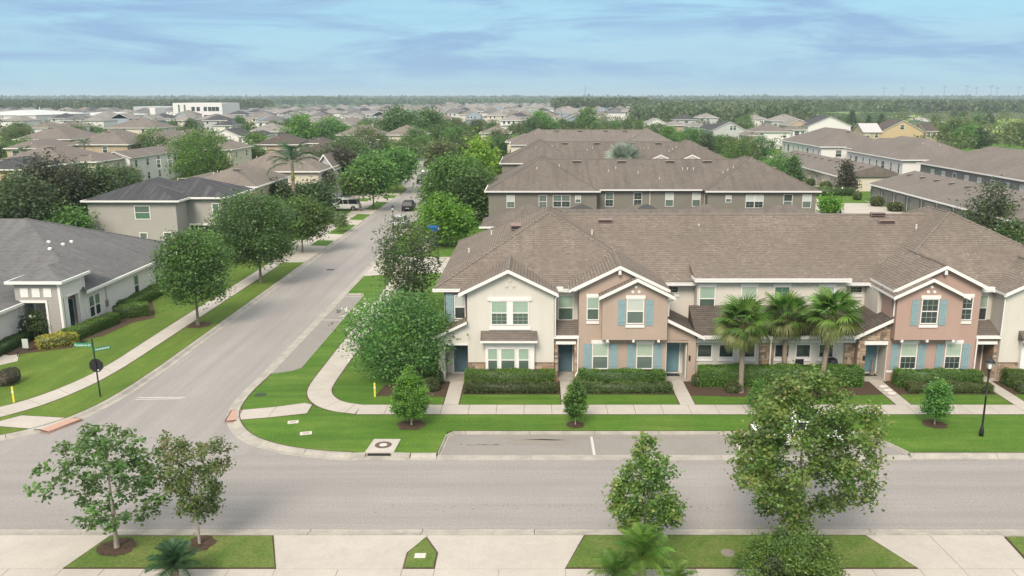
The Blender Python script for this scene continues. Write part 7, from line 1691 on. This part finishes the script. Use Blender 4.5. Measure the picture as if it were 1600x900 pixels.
def car(x, y, ang, paint, label, kind='suv', z=.0, L=4.6, Wd=1.84, Hh=1.68, cat='car'):
    """body shell lofted from cross sections, glasshouse, roof, wheels, lights.  nose points along +x before rotation"""
    r = thing('parked_car', (x, y, z), label, cat); r.rotation_euler = (0, 0, ang); r['o3'] = (0, 0, 0)
    hw = Wd / 2; suv = kind == 'suv'
    belt = Hh * .58
    st_ = [(-L / 2, .62, belt * .86 if suv else belt * .92, .80), (-L / 2 + .10, .40, belt * .98, .93), (-L * .36, .30, belt * 1.0, .99), (-L * .12, .26, belt, 1.0), (L * .12, .26, belt * .985, 1.0), (L * .25, .28, belt * .95, .985), (L * .38, .32, belt * .86, .95), (L / 2 - .12, .36, belt * .74, .86), (L / 2, .5, belt * .58, .72)]
    b = MB(); rows = []
    for (sx, zb, zt, wf) in st_:
        w = hw * wf; rows.append([(sx, -w * .92, zb), (sx, -w, zb + .12), (sx, -w, (zb + zt) / 2), (sx, -w * .965, zt - .06), (sx, -w * .86, zt), (sx, w * .86, zt), (sx, w * .965, zt - .06), (sx, w, (zb + zt) / 2), (sx, w, zb + .12), (sx, w * .92, zb)])
    for a, c in zip(rows, rows[1:]):
        for i in range(9): b.face([a[i], c[i], c[i + 1], a[i + 1]][::-1], paint)
        b.face([a[9], c[9], c[0], a[0]], paint)
    b.face(rows[0], paint); b.face(rows[-1][::-1], paint); body = b.build('body', r, smooth=False)
    # glasshouse
    x0, x1, x2, x3 = (-L * .47, -L * .40, L * .06, L * .23) if suv else (-L * .38, -L * .22, L * .05, L * .22)
    wb_, wt = hw * .88, hw * .70; zt = Hh
    g = MB(); Bq = [(x0, -wb_ * .92, belt - .03), (x3, -wb_ * .92, belt - .05), (x3, wb_ * .92, belt - .05), (x0, wb_ * .92, belt - .03)]; T = [(x1, -wt, zt - .05), (x2, -wt, zt - .05), (x2, wt, zt - .05), (x1, wt, zt - .05)]
    g.solid(Bq + T, [(0, 1, 5, 4), (1, 2, 6, 5), (2, 3, 7, 6), (3, 0, 4, 7)], 'car_glass'); g.build('windows', r)
    g = MB(); g.solid([(x1 - .04, -wt - .02, zt - .06), (x2 + .04, -wt - .02, zt - .06), (x2 + .04, wt + .02, zt - .06), (x1 - .04, wt + .02, zt - .06), (x1 + .15, -wt + .12, zt), (x2 - .15, -wt + .12, zt), (x2 - .15, wt - .12, zt), (x1 + .15, wt - .12, zt)], [(0, 1, 5, 4), (1, 2, 6, 5), (2, 3, 7, 6), (3, 0, 4, 7), (4, 5, 6, 7), (3, 2, 1, 0)], paint); g.build('roof', r)
    for s_ in (-1, 1):
        g = MB()
        for (xa, xb) in ((x0, x1), (x3, x2), (x0 * .33 + .0, x0 * .30), (x3 * -.25 + .25, x2 * -.2 + .2)):
            g.tube((xa, s_ * (wb_ * .93), belt - .04), (xb, s_ * (wt + .005), zt - .05), .035, .03, paint, 5)
        g.build('pillars', r)
        g = MB(); g.box(L * .17, L * .22, s_ * (hw + .02) - .09, s_ * (hw + .02) + .09, belt - .02, belt + .13, paint); g.build('mirror', r)
        for xx in (-L * .31, L * .31):
            wz = .34 if suv else .31; w = MB(); w.tube((xx, s_ * (hw - .20), wz), (xx, s_ * (hw + .01), wz), wz, wz, 'tyre', 18); wo = w.build('wheel', r)
            w = MB(); w.tube((xx, s_ * (hw), wz), (xx, s_ * (hw + .022), wz), wz * .62, wz * .55, 'hub', 12); w.build('hubcap', wo)
            w = MB(); w.tube((xx, s_ * (hw - .03), wz + .02), (xx, s_ * (hw + .004), wz + .02), wz * 1.16, wz * 1.16, 'dark_metal', 18); w.build('wheel_arch', r)
        g = MB(); g.box(-L / 2 - .01, -L / 2 + .18, s_ * hw * .74 - .13, s_ * hw * .74 + .13, belt * .70, belt * .88, 'tail'); g.build('tail_light', r)
        g = MB(); g.box(L / 2 - .22, L / 2 - .02, s_ * hw * .62 - .16, s_ * hw * .62 + .16, belt * .52, belt * .66, 'head'); g.build('headlight', r)
    g = MB(); g.box(-L / 2 - .03, -L / 2 + .02, -.26, .26, belt * .48, belt * .62, 'head'); g.build('number_plate', r)
    g = MB(); g.box(-L / 2 - .03, -L / 2 + .14, -hw * .82, hw * .82, .34, .52, 'dark_metal'); g.build('rear_bumper', r)
    return r
x, y = G(534, 330, .13); car(-29.1, 129.0, pi, 'car_white', 'white SUV parked across the driveway west of the side street', z=.13, L=4.9, Hh=1.75)
x, y = G(633, 331, 0); car(-19.4, 130.2, pi / 2 + .02, 'car_dark', 'dark grey hatchback standing in the middle of the side street', 'suv', L=4.3, Hh=1.55)
car(-22.6, 171.5, pi / 2, 'car_black', 'black SUV parked on the left of the side street before the bend', 'suv', L=4.9, Hh=1.85, Wd=1.98)
car(-23.0, 179.5, pi / 2, 'car_white', 'white pickup-like SUV parked just beyond the black SUV', 'suv', L=5.3, Hh=1.95, Wd=2.0)
car(-26.6, 212, pi / 2 + .2, 'car_black', 'dark car parked at the bend of the side street', 'suv', L=4.6)
car(-17.9, 112.5, pi / 2, 'car_silver', 'silver car parked by the right kerb, mostly hidden by the dark corner tree', 'suv', L=4.6)
car(13.3, 39.78, 0, 'car_white', 'white sedan in the front parking bay behind the largest maple', 'sedan', L=4.6, Hh=1.45, z=.0)
car(-31.4, 131.0, pi, 'car_silver', 'silver car just behind the white SUV on the driveway', 'suv', z=.13, L=4.6)

# thin air haze over the whole district
m = bpy.data.materials.new('haze'); m.use_nodes = True; t = m.node_tree; t.nodes.clear()
o_ = N(t, 'ShaderNodeOutputMaterial'); pv = N(t, 'ShaderNodeVolumePrincipled'); pv.inputs['Color'].default_value = (.74, .90, 1, 1); pv.inputs['Density'].default_value = .00018; pv.inputs['Anisotropy'].default_value = .2
t.links.new(pv.outputs[0], o_.inputs['Volume']); M['haze'] = m
b = MB(); b.box(-9300, 9300, -120, 12300, -1.2, 75, 'haze'); o = b.build('haze'); tag(o, 'thin pale haze lying over the whole district', kind='stuff')
for o in bpy.data.objects:
    if 'o3' in o: del o['o3']
